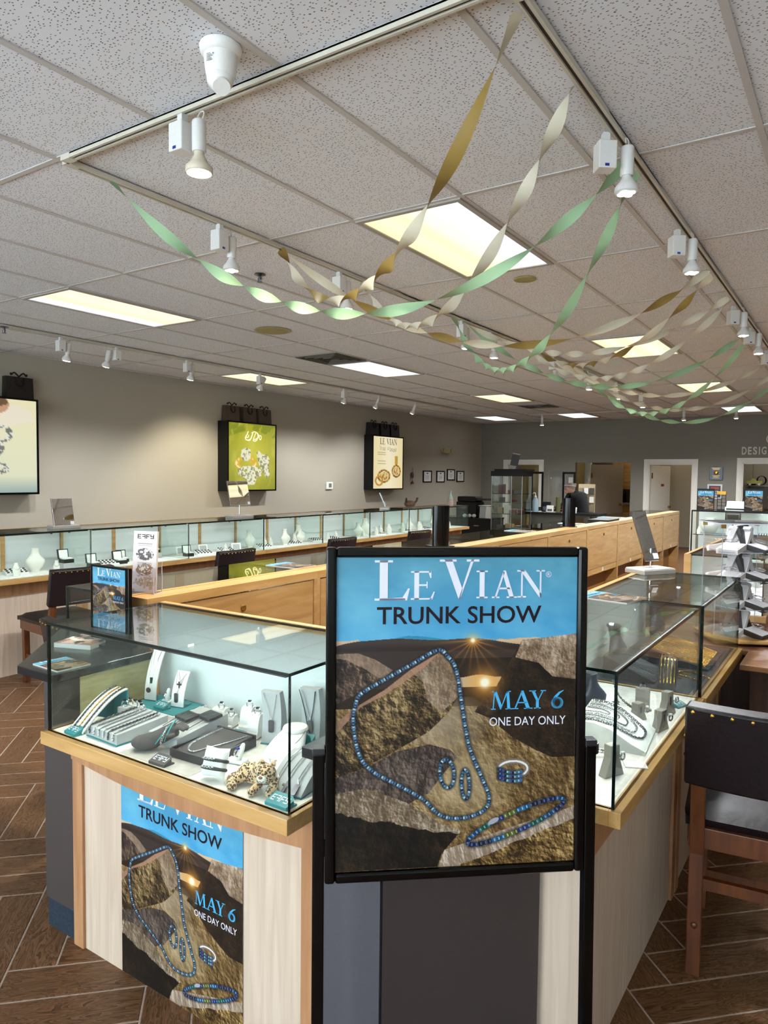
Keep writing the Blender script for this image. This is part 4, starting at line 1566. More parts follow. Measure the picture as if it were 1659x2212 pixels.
for nm, b in (('frame_bar', (-fw, -.014, PZ0 - fw, .0, .012, PZ1 + fw)), ('frame_bar', (pw, -.014, PZ0 - fw, pw + fw, .012, PZ1 + fw)),
              ('frame_bar', (0, -.014, PZ1, pw, .012, PZ1 + fw)), ('frame_bar', (0, -.014, PZ0 - fw, pw, .012, PZ0))):
    MB().box(*b).build(nm, BLACK, st, bevel=.006, seg=3)
for x0, x1 in ((-.0495, -.0235), (pw + .0235, pw + .0495)):
    MB().box(x0, -.010, .0, x1, .016, .945).build('post', BLACK, st, bevel=.003)
    MB().box(x0 - .001, -.012, .944, x1 + .001, .018, .958).build('post_cap', CHAR, st, bevel=.002)
    MB().box(x0 - .005, -.27, .0, x1 + .005, .07, .022).build('foot', BLACK, st, bevel=.004)
MB().box(-.03, -.006, .06, pw + .03, .012, .085).build('cross_bar', BLACK, st)
for z in (.72, .93):
    for x0, x1 in ((-.0245, -.0215), (pw + .0215, pw + .0245)):
        MB().box(x0, -.008, z, x1, .010, z + .03).build('clip', BLACK, st)


# ------------------------------------------------------------------ jewellery and its display pieces
DZ = ZGL + .0012


def resample(P, step):
    P = [Vector(p) for p in P]
    out, acc = [P[0]], 0.0
    for a, b in zip(P[:-1], P[1:]):
        l = (b - a).length
        d = step - acc
        while d <= l:
            out.append(a + (b - a) * (d / l))
            d += step
        acc = l - (d - step)
    return out


def chain_mb(path, r=.0018, pitch=.005, flat=1.0, mb=None):
    mb = mb or MB()
    if r >= .0021:
        # real links: flattened rings, turned a quarter from one to the next
        P = resample(path, pitch * .74)
        for k in range(len(P) - 1):
            a, b = P[k], P[k + 1]
            t = (b - a).normalized()
            s_ = t.cross(Vector((0, 0, 1)))
            s_ = s_.normalized() if s_.length > 1e-4 else Vector((1, 0, 0))
            u_ = s_.cross(t)
            w_ = (s_ + u_ * .25).normalized() if k % 2 == 0 else (u_ + s_ * .55).normalized()
            c = (a + b) / 2
            mb.tube([c + t * (pitch * .52 * math.cos(q)) + w_ * (r * .95 * math.sin(q)) for q in np.linspace(0, 2 * math.pi, 9)[:-1]], r * .36, 5, True)
        return mb
    P = resample(path, pitch / 2)
    if len(P) < 3:
        P = list(path)
    rad = [r if k % 2 else r * .5 for k in range(len(P))]
    return mb.tube(P, rad, 6, sx=flat)


def chain(name, label, cat, path, r=.0018, pitch=.005, mat=None, group=None, flat=1.0):
    o0 = Vector(path[0])
    mb = chain_mb([Vector(p) - o0 for p in path], r, pitch, flat)
    o = mb.build(name, mat or SILVER, None, True)
    o.location = o0
    return tag(o, label, cat, group)


def logo(parent, w, h, loc, rot, mat=None):
    """block-bar maker's mark lying on a plaque: E, reversed F, F, Y"""
    L = Letters()
    s = .17

    def b(x0, z0, x1, z1):
        L.poly([(x0, z0), (x1, z0), (x1, z1), (x0, z1)])
    b(0, 0, s, 1), b(0, .84, .82, 1), b(0, .42, .72, .58), b(0, 0, .82, .16)
    b(1.62, 0, 1.62 + s, 1), b(.98, .84, 1.79, 1), b(1.06, .42, 1.79, .58)
    b(1.96, 0, 1.96 + s, 1), b(1.96, .84, 2.78, 1), b(1.96, .42, 2.66, .58)
    b(2.92, .42, 2.92 + s, 1), b(3.55, .1, 3.55 + s, 1), b(2.92, .42, 3.7, .58), b(2.92, 0, 3.7, .16)
    L.xf(w / 3.72, h, -w / 2, -h / 2)
    o = letter_obj('maker_mark', L, mat or INK_W, parent, loc)
    o.rotation_euler = rot
    return o


def plaque(label, loc, rz, w=.058, d=.036, mat=None):
    t = thing('brand_plaque', label, 'plaque', loc, rz)
    c = .012
    MB().prism([(0, 0), (w, 0), (w, d), (0, d)], 0, .004).build('foot_plate', mat or TEAL, t)
    mb = MB()
    P = [(0, 0), (w, 0), (w, d - c), (w - c, d), (0, d)]
    vs = [(x, y, .004) for x, y in P] + [(x, y, .008 + .012 * y / d) for x, y in P]
    n = len(P)
    mb.add(vs, [tuple(range(n))[::-1], tuple(range(n, 2 * n))] + [(i, (i + 1) % n, n + (i + 1) % n, n + i) for i in range(n)])
    mb.build('wedge_block', mat or TEAL, t)
    a = math.atan2(.012, d)
    logo(t, w * .78, d * .5, (w * .48, d * .5, .0147), (R(-90) + a, 0, 0))
    return t


def ring_mb(r=.009, th=.0025, w=1.0):
    mb = MB()
    mb.tube([(r * math.cos(a), 0, r * math.sin(a)) for a in np.linspace(0, 2 * math.pi, 20)[:-1]], th, 6, True)
    return mb


def ring(label, loc, rz, stone=None, r=.009, mat=None, tilt=0):
    t = thing('ring', label, 'ring', loc, rot=(R(tilt), 0, R(rz)))
    ring_mb(r).build('band', mat or SILVER, t, True)
    MB().box(-.005, -.004, r - .001, .005, .004, r + .004).build('stone', stone or M('black_onyx', '101014', .1), t, bevel=.001)
    return t


def card_stand(label, loc, rz, w, h, lean=.05, thick=.004, mat=None, side=None, bow=1.0, depth=.03):
    """upright curved necklace card"""
    t = thing('necklace_stand', label, 'necklace stand', loc, rz)
    n = 12
    prof = []
    for k in range(n + 1):
        s = k / n
        y = lean * (s ** 2) * bow - .012 * math.sin(math.pi * s) * (0 if thick < .01 else -1)
        prof.append((y, s * h))
    if thick < .01:
        MB().slab([[(x, y, z) for x in (-w / 2, w / 2)] for y, z in prof], thick).build('curved_card', mat or WHITEST, t, True)
        MB().box(-w / 2, -.004, 0, w / 2, .045, .003).build('foot', side or TEAL, t)
    else:
        back = [(depth * (1.0 - .55 * (k / n)) + prof[k][0] * 1.0, prof[k][1]) for k in range(n + 1)]
        MB().prism_yz(prof + back[::-1], -w / 2, w / 2).build('curved_block', mat or GREYST, t)
        MB().box(-w / 2, -.003, 0, w / 2, depth + .003, .004).build('foot', side or TEAL, t)
    return t, prof


def pendant(parent, kind, loc, rot=None, s=1.0):
    mb = MB()
    if kind == 'cross':
        mb.box(-.0035 * s, -.001, -.018 * s, .0035 * s, .0015, .018 * s).box(-.011 * s, -.001, .003 * s, .011 * s, .0015, .0095 * s)
        m = SILVERD
    elif kind == 'tag':
        c = .003
        mb.prism_xz([(-.007 * s, -.016 * s + c), (-.007 * s + c, -.016 * s), (.007 * s - c, -.016 * s), (.007 * s, -.016 * s + c), (.007 * s, .016 * s - c), (.007 * s - c, .016 * s), (-.007 * s + c, .016 * s), (-.007 * s, .016 * s - c)], -.001, .0015)
        m = SILVERD
    elif kind == 'bar':
        mb.lathe([(.003 * s, -.012 * s), (.0045 * s, -.011 * s), (.0045 * s, .011 * s), (.003 * s, .012 * s)], 10)
        m = SILVERD
    elif kind == 'green':
        mb.box(-.004 * s, -.002, -.014 * s, .004 * s, .003, .006 * s)
        m = M('malachite', '0f4a33', .25)
    elif kind == 'disc':
        mb.lathe([(.004 * s, -.001), (.009 * s, -.001), (.009 * s, .001), (.004 * s, .001)], 18, mat=Matrix.Rotation(R(90), 4, 'X'))
        m = SILVERD
    elif kind == 'elk':
        mb.ell((0, 0, -.004), (.004, .003, .007), 8, 6)
        for sgn in (-1, 1):
            mb.tube([(0, 0, .002), (sgn * .007, 0, .006), (sgn * .011, 0, .014)], .0011, 5).tube([(sgn * .007, 0, .006), (sgn * .006, 0, .013)], .001, 5).tube([(sgn * .010, 0, .010), (sgn * .014, 0, .011)], .001, 5)
        m = SILVER
    o = mb.build('pendant', m, parent, True)
    o.location = loc
    if rot:
        o.rotation_euler = rot
    return o


def necklace_on(stand_loc, rz, prof, half, z_bot, label, kind, mat=None, r=.0009, off=0.0, s=1.0, pitch=.003, ztop=None):
    """a V necklace lying on the curved face of a stand"""
    h = ztop or prof[-1][1] * .97

    def face(z):
        for (y0, z0), (y1, z1) in zip(prof[:-1], prof[1:]):
            if z0 <= z <= z1:
                return y0 + (y1 - y0) * (z - z0) / (z1 - z0)
        return prof[-1][0]
    t = thing('necklace', label, 'necklace', stand_loc, rz)
    path = []
    for k in range(17):
        a = -1 + 2 * k / 16
        z = z_bot + (h - z_bot) * abs(a) ** 1.1
        path.append((a * half + off, face(z) - .0035, z))
    chain_mb(path, r, pitch).build('chain', mat or SILVER, t, True)
    pendant(t, kind, (off, face(z_bot - .012 * s) - .006, z_bot - .016 * s), None, s)
    return t


def ring_block(label, loc, rz, w=.03, h=.035, d=.04, mat=None, cut=True):
    """small stand with a scooped sloping front"""
    t = thing('ring_stand', label, 'ring stand', loc, rz)
    prof = [(0, 0), (d, 0), (d, h), (d * .62, h)]
    for k in range(7):
        a = R(90) * k / 6
        prof.append((d * .62 * (1 - math.sin(a)) if False else d * (.62 - .50 * math.sin(a)), h * (.30 + .70 * math.cos(a))))
    prof.append((0, h * .22))
    MB().prism_yz(prof, -w / 2, w / 2).build('scooped_block', mat or WHITEST, t)
    MB().box(-w / 2 - .001, -.001, 0, w / 2 + .001, d + .001, .003).build('foot', STONEGR, t)
    return t


def cone(label, loc, rz, base=(.036, .03), h=.055, mat=None, lean=12):
    t = thing('ring_cone', label, 'ring cone', loc, rz)
    MB().box(-base[0] / 2, -base[1] / 2, 0, base[0] / 2, base[1] / 2, .008).build('base_block', mat or WHITEST, t)
    MB().box(-base[0] / 2, -base[1] / 2, -.0, base[0] / 2, base[1] / 2, .0025).build('foot', TEAL, t)
    MB().lathe([(.0105, .006), (.0095, .02), (.0075, h * .8), (.005, h), (.001, h + .003)], 16).xf(Matrix.Rotation(R(lean), 4, 'Y')).build('finger', mat or WHITEST, t, True)
    return t


# ---- front case -------------------------------------------------------------
# arched bracelet ramp
RAMP = thing('bracelet_ramp', 'white arched bracelet ramp with a teal end at the left of the front case', 'display stand', (-1.962, 1.272, DZ), 9)
rp = [(.185 * k / 14, .004 + .088 * math.sin(R(90) * k / 14) ** 1.0) for k in range(15)]
MB().slab([[(x, y, z) for x in (-.030, .030)] for y, z in rp], .004).build('arch', WHITEST, RAMP, True)
MB().box(-.030, .180, 0, .030, .186, .090).build('teal_end', TEAL, RAMP)
MB().prism_yz([(y, z - .003) for y, z in rp[4:]] + [(.18, 0), (.15, 0)], -.028, -.026).build('teal_cheek', TEAL, RAMP)
mt = Matrix.Translation(RAMP.location) @ Matrix.Rotation(R(9), 4, 'Z')
for k, (dx, m, lb) in enumerate(((-.019, SILVERD, 'dark'), (0, GOLD, 'two-tone'), (.018, SILVERD, 'black link'))):
    chain('bracelet', '%s bracelet on the white arched ramp, %s from the left' % (lb, ORD[k]), 'bracelet', [mt @ Vector((dx, y, z + .0045)) for y, z in rp[1:]], (.0044 if k != 1 else .003), .008, m, 'bracelets on the ramp')
plaque('teal maker plaque at the foot of the white arched ramp', (-1.995, 1.2555, DZ), -4)
# grey block with six chain bracelets
t = thing('bracelet_block', 'light grey sloped block with six silver chain bracelets', 'display block', (-1.918, 1.283, DZ), -2)
MB().box(-.002, -.002, 0, .150, .182, .004).build('foot', TEAL, t)
MB().prism_yz([(0, .004), (.18, .004), (.18, .046), (0, .034)], 0, .148).build('sloped_block', GREYST, t, bevel=.001)
bl = Matrix.Translation(t.location) @ Matrix.Rotation(R(-2), 4, 'Z')
for k in range(6):
    x = .014 + k * .0235
    a = .006 * math.sin(k * 2.1)
    pth = [bl @ Vector((x, -.003, .014)), bl @ Vector((x, -.002, .030)), bl @ Vector((x + .001, .006, .0375))] + [bl @ Vector((x + a * s, .006 + .165 * s, .0378 + .0115 * s)) for s in (.25, .5, .75, 1)]
    chain('bracelet', 'silver chain bracelet on the grey block, %s from the left' % ORD[k], 'bracelet', pth, (.0046, .0042, .0034, .0030, .0042, .0044)[k], (.010, .008, .006, .005, .008, .009)[k], (SILVERD, SILVER, SILVER, SILVER, SILVERD, SILVER)[k], 'bracelets on the grey block')
# tiered platform at the back left
t = thing('tiered_platform', 'white and teal stepped platform at the back left of the front case', 'display platform', (-2.035, 1.515, DZ), 0)
MB().box(0, 0, 0, .225, .145, .014).build('white_board', WHITEST, t)
MB().box(.006, .006, .014, .219, .139, .0165).build('teal_field', TEAL, t)
PZ = DZ + .0168
t, pr = card_stand('tall white curved necklace card with a green pendant necklace', (-2.000, 1.578, PZ), 14, .046, .165, .055)
necklace_on((-2.000, 1.578, PZ), 14, pr, .013, .088, 'fine necklace with a green bar pendant on the tall white card', 'green')
necklace_on((-2.000, 1.578, PZ), 14, pr, .016, .052, 'fine necklace with a round pendant on the tall white card', 'disc', off=-.006)
t, pr = card_stand('shorter white curved necklace card with cross and dog tag', (-1.868, 1.582, PZ), 14, .048, .112, .040)
necklace_on((-1.868, 1.582, PZ), 14, pr, .016, .082, 'cross necklace on the shorter white card', 'cross', s=.8)
necklace_on((-1.868, 1.582, PZ), 14, pr, .019, .048, 'dog tag necklace on the shorter white card', 'tag', off=-.004)
cone('white ring cone between the two white necklace cards', (-1.935, 1.592, PZ), 20, h=.05)
ring('silver ring on the cone between the white cards', (-1.929, 1.592, PZ + .024), 70, SILVERD, .0105)
plaque('teal maker plaque between the two white necklace cards', (-1.925, 1.530, PZ), 0, .05, .03)
t = thing('ring_riser', 'white bar riser with three stone rings', 'display stand', (-2.00, 1.462, DZ), -4)
MB().box(0, 0, 0, .105, .045, .012).build('step', WHITEST, t)
MB().box(.012, .010, .012, .082, .034, .038).build('bar', WHITEST, t, bevel=.001)
for k in range(3):
    ring('dark stone ring on the white bar riser, %s from the left' % ORD[k], (-1.982 + .027 * k, 1.484 - .002 * k, DZ + .042), 80, None, .008)
for k, (x, y) in enumerate(((-1.945, 1.448), (-1.868, 1.452))):
    t = thing('ring_stand', ('left' if k == 0 else 'right') + ' small grey cube under a chunky silver ring', 'ring stand', (x, y - .012, DZ), 10)
    MB().box(-.018, -.015, 0, .018, .015, .044).build('cube', GREYST, t, bevel=.001)
    MB().box(-.019, -.016, 0, .019, .016, .003).build('foot', TEAL, t)
    ring('chunky silver ring with a black stone on the %s small grey cube' % ('left' if k == 0 else 'right'), (x, y - .012, DZ + .053), 40, None, .010)
# grey wedge with black leather pieces and cords
t = thing('display_wedge', 'grey wedge block under two black leather wallets', 'display block', (-1.735, 1.362, DZ), 0)
MB().prism_yz([(0, 0), (.20, 0), (.20, .052), (0, .030)], 0, .125).build('wedge', GREYST, t, bevel=.001)
wz = lambda y: DZ + .030 + .022 * (y - 1.362) / .20 + .001
for k, (x, y) in enumerate(((-1.730, 1.455), (-1.668, 1.490))):
    o = MB().box(0, 0, 0, .062, .05, .009).build('leather_wallet', M_noise('black_leather', '0f0f11', '17171a', (1, 1, 1), 90, 3, .45, .1), None, bevel=.002)
    o.location = (x, y, wz(y + .02))
    o.rotation_euler = (R(6.2), 0, R(-8))
    tag(o, ('left' if k == 0 else 'right') + ' black leather wallet on the grey wedge', 'wallet')
    for q in range(2):
        chain('cord_bracelet', '%s grey cord over the %s black wallet' % (ORD[q], 'left' if k == 0 else 'right'), 'bracelet',
              smooth_path([(x + .012 + .026 * q, 1.40, wz(1.40) + .003), (x + .014 + .026 * q, y - .004, wz(y) + .008), (x + .018 + .026 * q, y + .02, wz(y) + .014), (x + .026 + .026 * q, y + .052, wz(y + .05) + .006)], 20), .0016, .004, SILVERD)
# charcoal hand with teal cord bracelet
hand = thing('display_hand', 'charcoal hand shaped bracelet display with a teal cord bracelet', 'display hand', (-1.700, 1.302, DZ), 35)
mb = MB()
mb.ell((.02, .0, .022), (.044, .030, .021), 18, 12)
mb.tube(smooth_path([(.0, 0, .02), (.045, 0, .032), (.085, 0, .052), (.105, 0, .062)], 20), list(np.linspace(.026, .021, 20)) if False else .022, 12, sx=1.0)
for k, (dy, l) in enumerate(((-.017, .034), (-.006, .044), (.006, .042), (.017, .032))):
    mb.tube(smooth_path([(.098, dy * .8, .062), (.098 + l * .55, dy, .070), (.098 + l, dy, .062)], 10), .0062, 8)
mb.tube(smooth_path([(.075, -.016, .048), (.095, -.032, .052), (.112, -.036, .058)], 10), .0065, 8)
o = mb.build('hand_form', GREYSD, hand, True)
rm = o.modifiers.new('remesh', 'REMESH')
rm.mode = 'VOXEL'
rm.voxel_size = .0032
rm.use_smooth_shade = True
sm = o.modifiers.new('smooth', 'SMOOTH')
sm.factor, sm.iterations = .6, 6
hm = Matrix.Translation(hand.location) @ Matrix.Rotation(R(35), 4, 'Z')
TC = M('teal_cord', '2f9f9d', .5)
t = thing('cord_bracelet', 'teal cord bracelet with silver links around the charcoal hand', 'bracelet', hand.location, 35)
MB().tube([(.088 + .014 * math.sin(a), .030 * math.cos(a), .056 + .030 * math.sin(a)) for a in np.linspace(0, 2 * math.pi, 28)[:-1]], .0018, 6, True).build('cord', TC, t, True)
MB().tube([(.068 + .022 * math.sin(a), .029 * math.cos(a), .046 + .030 * math.sin(a)) for a in np.linspace(0, 2 * math.pi, 28)[:-1]], .0016, 6, True).build('cord', TC, t, True)
chain_mb([(.076 + .012 * math.sin(a), -.031 * math.cos(a), .050 + .032 * math.sin(a)) for a in np.linspace(-1.2, .9, 14)], .003, .007).build('silver_links', SILVER, t, True)
plaque('dark grey maker plaque at the front of the front case', (-1.598, 1.2535, DZ), 2, .062, .036, GREYSD)
# dark tray with a chain
t = thing('chain_tray', 'dark grey tray holding a silver chain', 'tray', (-1.588, 1.318, DZ), 2)
MB().box(0, 0, 0, .150, .190, .010).build('tray_base', CHAR, t)
mb = MB()
mb.box(0, 0, .01, .150, .006, .024).box(0, .184, .01, .150, .19, .034).box(0, .006, .01, .006, .184, .026).box(.144, .006, .01, .150, .184, .026)
mb.build('tray_rim', CHAR, t)
MB().prism_yz([(.008, .010), (.182, .010), (.182, .032), (.008, .018)], .008, .142).build('suede_pad', GREYSD, t)
chain('necklace', 'silver curb chain necklace lying in the dark tray', 'necklace', [Vector((-1.588, 1.318, DZ)) + Vector(p) for p in smooth_path([(.022, .178, .034), (.018, .12, .029), (.022, .06, .025), (.045, .028, .0225), (.07, .026, .0225), (.085, .06, .025), (.11, .12, .029), (.128, .175, .0335)], 60)], .0024, .006)
plaque('teal maker plaque behind the dark chain tray', (-1.560, 1.515, DZ), 0, .05, .03)
# ring stands at the back
for k, (x, y, h, w) in enumerate(((-1.690, 1.585, .040, .046), (-1.625, 1.565, .036, .040), (-1.556, 1.575, .072, .036), (-1.494, 1.545, .070, .036))):
    lb = ('low white scooped ring stand at the back, left one', 'low white scooped ring stand at the back, right one', 'tall white scooped ring stand, left one', 'tall white scooped ring stand, right one')[k]
    ring_block(lb, (x, y, DZ), 14, w, h, .042)
    ring('dark faced signet ring on the ' + lb, (x + .002, y + .024, DZ + h + .009), 20, None, .010)
# two tall grey stands
ST2 = GREYST
for k, (x, y, z, h, ks) in enumerate(((-1.420, 1.545, DZ, .158, ('tag',)), (-1.318, 1.600, DZ + .004, .168, ('tag', 'bar')))):
    nm = 'left' if k == 0 else 'right'
    t, pr = card_stand('%s tall grey curved necklace stand in the front case' % nm, (x, y, z), 16 if k == 0 else 12, .060, h, .0, .02, ST2, TEAL, depth=.05)
    necklace_on((x, y, z), 16 if k == 0 else 12, pr, .022, .072, 'silver dog tag necklace on the %s tall grey stand' % nm, 'tag', r=.0013, s=1.15)
    if k == 1:
        necklace_on((x, y, z), 12, pr, .026, .042, 'black cord necklace with a dark tag on the right tall grey stand', 'tag', M('black_cord', '15161b', .5), .0016, -.006)
o = MB().box(.33, .013, ZGL + .0013, .62, .20, ZGL + .0022).build('grey_deck_mat', DECKG, fc)
MB().box(-.075, -.06, 0, .05, .05, .0035).build('teal_mat', TEAL, None, loc=(-1.318, 1.600, DZ))
tag(bpy.data.objects['teal_mat'], 'flat teal board under the right tall grey stand', 'board')
# white cushion with two leather bracelets
pl = thing('bracelet_cushion', 'small white cushion wearing two dark bracelets', 'cushion', (-1.372, 1.274, DZ + .007), rot=(R(-24), 0, R(14)))
g = [[None] * 13 for _ in range(13)]
mb = MB()
for sgn in (-1, 1):
    G_ = []
    for i in range(13):
        row = []
        for j in range(13):
            a, b = -1 + i / 6, -1 + j / 6
            pin = 1 - .10 * (1 - abs(a)) * abs(b) ** 3 - .0
            pin2 = 1 - .10 * (1 - abs(b)) * abs(a) ** 3
            th = .017 * max(0, (1 - a ** 4)) ** .5 * max(0, (1 - b ** 4)) ** .5
            row.append((.036 * a * pin2, sgn * th, .040 + .038 * b * pin))
        G_.append(row)
    o_ = len(mb.v)
    mb.v += [p for r_ in G_ for p in r_]
    mb.f += [(o_ + i * 13 + j, o_ + (i + 1) * 13 + j, o_ + (i + 1) * 13 + j + 1, o_ + i * 13 + j + 1) for i in range(12) for j in range(12)]
mb.build('cushion', M('white_satin', 'eeedea', .45), pl, True)
for k, z in enumerate((.045, .024)):
    t = thing('leather_bracelet', ('upper' if k == 0 else 'lower') + ' dark leather bracelet around the white cushion', 'bracelet', pl.location, rot=tuple(pl.rotation_euler))
    MB().tube([(.0335 * math.cos(a), .0195 * math.sin(a), z) for a in np.linspace(0, 2 * math.pi, 30)[:-1]], .0045, 8, True).build('band', M('braided_leather', '141214', .5), t, True)
    chain_mb([(.034 * math.cos(a), .0215 * math.sin(a), z) for a in np.linspace(R(200), R(285), 12)], .0045, .006).build('silver_plate', SILVER, t, True)
cone('white ring cone with the sapphire ring beside the dark tray', (-1.408, 1.398, DZ), 14, (.055, .034), .058, lean=22)
ring('silver ring with a square blue stone on the cone', (-1.398, 1.393, DZ + .030), 60, M('sapphire', '1a1f8f', .08), .0105)
# white neck bust lying back
t = thing('necklace_bust', 'white sloping neck bust with an elk head pendant', 'necklace bust', (-1.262, 1.382, DZ), 10)
mb = MB()
rs = []
for k in range(12):
    s = k / 11
    rs.append((0, .004 + .11 * s, .004 + .085 * s ** .9, .062 - .028 * s ** 2 - .010 * (1 - s) ** 3, .030 * (1 - s) ** .5 + .022))
mb.rings(rs, 22)
mb.build('bust', WHITEST, t, True)
MB().lathe([(.034, 0), (.036, .004), (.033, .010)], 24).xf(Matrix.Translation((0, .118, .088))).build('neck_top', WHITEST, t, True)
MB().prism_yz([(.02, 0), (.15, 0), (.15, .07)], -.045, .045).build('teal_prop', TEAL, t)
nt_ = thing('necklace', 'silver necklace with an elk head pendant on the white neck bust', 'necklace', (-1.262, 1.382, DZ), 10)
chain_mb(smooth_path([(-.040, .104, .096), (-.036, .080, .080), (-.022, .046, .062), (0, .018, .047), (.022, .046, .062), (.036, .080, .080), (.040, .104, .096)], 50), .0011, .003).build('chain', SILVER, nt_, True)
pendant(nt_, 'elk', (0, -.004, .036), (R(-35), 0, 0), 1.0)


# leopard plush
def leopard_mat():
    m, nt, b = new_mat('leopard_plush')
    L = nt.links
    tc = nt.nodes.new('ShaderNodeTexCoord')
    mp = nt.nodes.new('ShaderNodeMapping')
    mp.inputs['Scale'].default_value = (1, 1, 1)
    L.new(tc.outputs['Object'], mp.inputs[0])
    vo = nt.nodes.new('ShaderNodeTexVoronoi')
    vo.inputs['Scale'].default_value = 150
    L.new(mp.outputs[0], vo.inputs['Vector'])
    cr = nt.nodes.new('ShaderNodeValToRGB')
    e = cr.color_ramp.elements
    e[0].position, e[0].color = .0, (*lin('a06a35'), 1)
    e[1].position, e[1].color = .58, (*lin('cfae83'), 1)
    for p, c in ((.18, '94602e'), (.24, '2a1710'), (.44, '3a2114'), (.50, 'c9a679')):
        k = e.new(p)
        k.color = (*lin(c), 1)
    L.new(vo.outputs['Distance'], cr.inputs[0])
    L.new(cr.outputs[0], b.inputs['Base Color'])
    b.inputs['Roughness'].default_value = .95
    b.inputs['Sheen Weight'].default_value = .3
    return m


LEO = leopard_mat()
lp = thing('leopard_plush', 'small spotted leopard plush toy lying at the front of the case', 'plush toy', (-1.240, 1.307, DZ), 12)
mb = MB()
mb.ell((-.030, .020, .030), (.042, .024, .027), 16, 12)
mb.ell((.008, .004, .042), (.030, .026, .028), 16, 12)
mb.ell((.030, -.012, .050), (.026, .024, .024), 18, 14)
for p in (((.012, -.004, .034), (.010, -.022, .018), (.006, -.040, .012)), ((.044, .002, .034), (.052, -.014, .018), (.050, -.030, .012))):
    mb.tube(smooth_path(p, 10), .0115, 10).ell(p[-1], (.012, .013, .0115), 10, 8)
for p in (((-.050, .004, .022), (-.066, -.020, .014), (-.056, -.034, .012)), ((-.055, .022, .024), (-.078, .008, .015), (-.080, -.006, .013))):
    mb.tube(smooth_path(p, 10), .0125, 10).ell(p[-1], (.013, .012, .012), 10, 8)
mb.tube(smooth_path([(-.066, .03, .02), (-.08, .044, .012), (-.06, .056, .009)], 10), .006, 8)
o = mb.build('body', LEO, lp, True)
rm = o.modifiers.new('remesh', 'REMESH')
rm.mode = 'VOXEL'
rm.voxel_size = .0026
rm.use_smooth_shade = True
sm = o.modifiers.new('smooth', 'SMOOTH')
sm.factor, sm.iterations = .5, 4
WF = M('white_plush', 'eeeae2', .95)
for x_ in (.014, .046):
    e_ = MB().ell((x_, -.006, .0745), (.008, .004, .008), 10, 8).build('ear', LEO, lp, True)
MB().ell((.030, -.033, .044), (.014, .010, .010), 14, 10).build('muzzle', WF, lp, True)
MB().ell((.030, -.0405, .050), (.006, .004, .004), 10, 8).build('nose', M('brown_felt', '8a5a3a', .8), lp, True)
for x_ in (.021, .039):
    MB().ell((x_, -.034, .058), (.0025, .002, .0025), 8, 6).build('eye', BLACKM, lp, True)
mo = MB().tube(smooth_path([(.020, -.0405, .043), (.025, -.043, .039), (.030, -.0435, .042), (.035, -.043, .039), (.040, -.0405, .043)], 14), .0007, 5).build('mouth_stitch', BLACKM, lp)
# grey ramp with three necklaces at the right end
t = thing('necklace_ramp', 'grey arched ramp with three silver necklaces at the right end', 'display stand', (-1.166, 1.318, DZ), 6)
rp2 = [(.125 * k / 12, .006 + .062 * math.sin(R(90) * k / 12)) for k in range(13)]
MB().prism_yz(rp2 + [(.125, 0), (0, 0)], -.052, .052).build('arched_block', GREYST, t)
MB().box(-.053, -.002, 0, .053, .126, .003).build('foot', TEAL, t)
rm_ = Matrix.Translation(t.location) @ Matrix.Rotation(R(6), 4, 'Z')
for k, (x, kind) in enumerate(((-.030, 'bar'), (0, 'cross'), (.030, 'tag'))):
    n2 = thing('necklace', 'silver necklace with a %s pendant on the grey arched ramp' % {'bar': 'cylinder', 'cross': 'cross', 'tag': 'textured tag'}[kind], 'necklace', t.location, 6)
    pth = [Vector((x - .008 * s, y, z + .0025)) for s, (y, z) in ((j / 9, rp2[12 - j]) for j in range(10))] + [Vector((x, rp2[2][0], rp2[2][1] + .0025))] + [Vector((x + .008 * s, y, z + .0025)) for s, (y, z) in ((j / 9, rp2[3 + j]) for j in range(10))]
    chain_mb(pth, .0011, .003).build('chain', SILVER, n2, True)
    pendant(n2, kind, (x, .006, .0175), (R(-58), 0, 0), 1.0)
plaque('large teal maker plaque at the right front corner of the case', (-1.170, 1.2545, DZ), 0, .068, .040)

# ---- right case, white deck --------------------------------------------------
t = thing('chain_slope', 'pale marble slope with nested silver chains in the right case', 'display slope', (-.488, 2.10, DZ), 96)
MB().prism_yz([(0, 0), (.20, 0), (.20, .070), (.15, .072), (.10, .060), (.04, .026), (0, .010)], 0, .235).build('slope_block', M_noise('pale_marble', 'cfd3cf', 'e6e8e4', (1, 1, 1), 26, 5, .4), t)
sl = Matrix.Translation(t.location) @ Matrix.Rotation(R(96), 4, 'Z')


def slz(y):
    P = [(0, .010), (.04, .026), (.10, .060), (.15, .072), (.20, .070)]
    for (a, b), (c, d_) in zip(P[:-1], P[1:]):
        if a <= y <= c:
            return b + (d_ - b) * (y - a) / (c - a)
    return .07


for k in range(5):
    hw, y0 = .104 - .021 * k, .018 + .026 * k
    pth = []
    for s in np.linspace(-1, 1, 41):
        yy = y0 + (.196 - y0) * abs(s) ** 2.6
        xx = .1175 + hw * math.copysign(abs(s) ** .75, s)
        pth.append(sl @ Vector((xx, yy, slz(yy) + .0032)))
    chain('necklace', 'silver chain on the pale slope, %s from the outside' % ORD[k], 'necklace', pth, (.0038, .0032, .0024, .0032, .0022)[k], (.010, .008, .006, .008, .005)[k], SILVERD if k % 2 == 0 else SILVER, 'nested chains on the slope')
# forked ring stands
def fork(label, loc, rz, h=.07):
    t = thing('earring_stand', label, 'earring stand', loc, rz)
    MB().prism_xz([(-.035, 0), (.035, 0), (.018, h * .55), (.016, h), (-.016, h), (-.016, h * .6)], 0, .026).build('flared_block', STONEGR, t, bevel=.002)
    MB().box(-.004, -.001, h * .45, .004, .004, h * .8).build('slot', SILVERD, t)
    return t


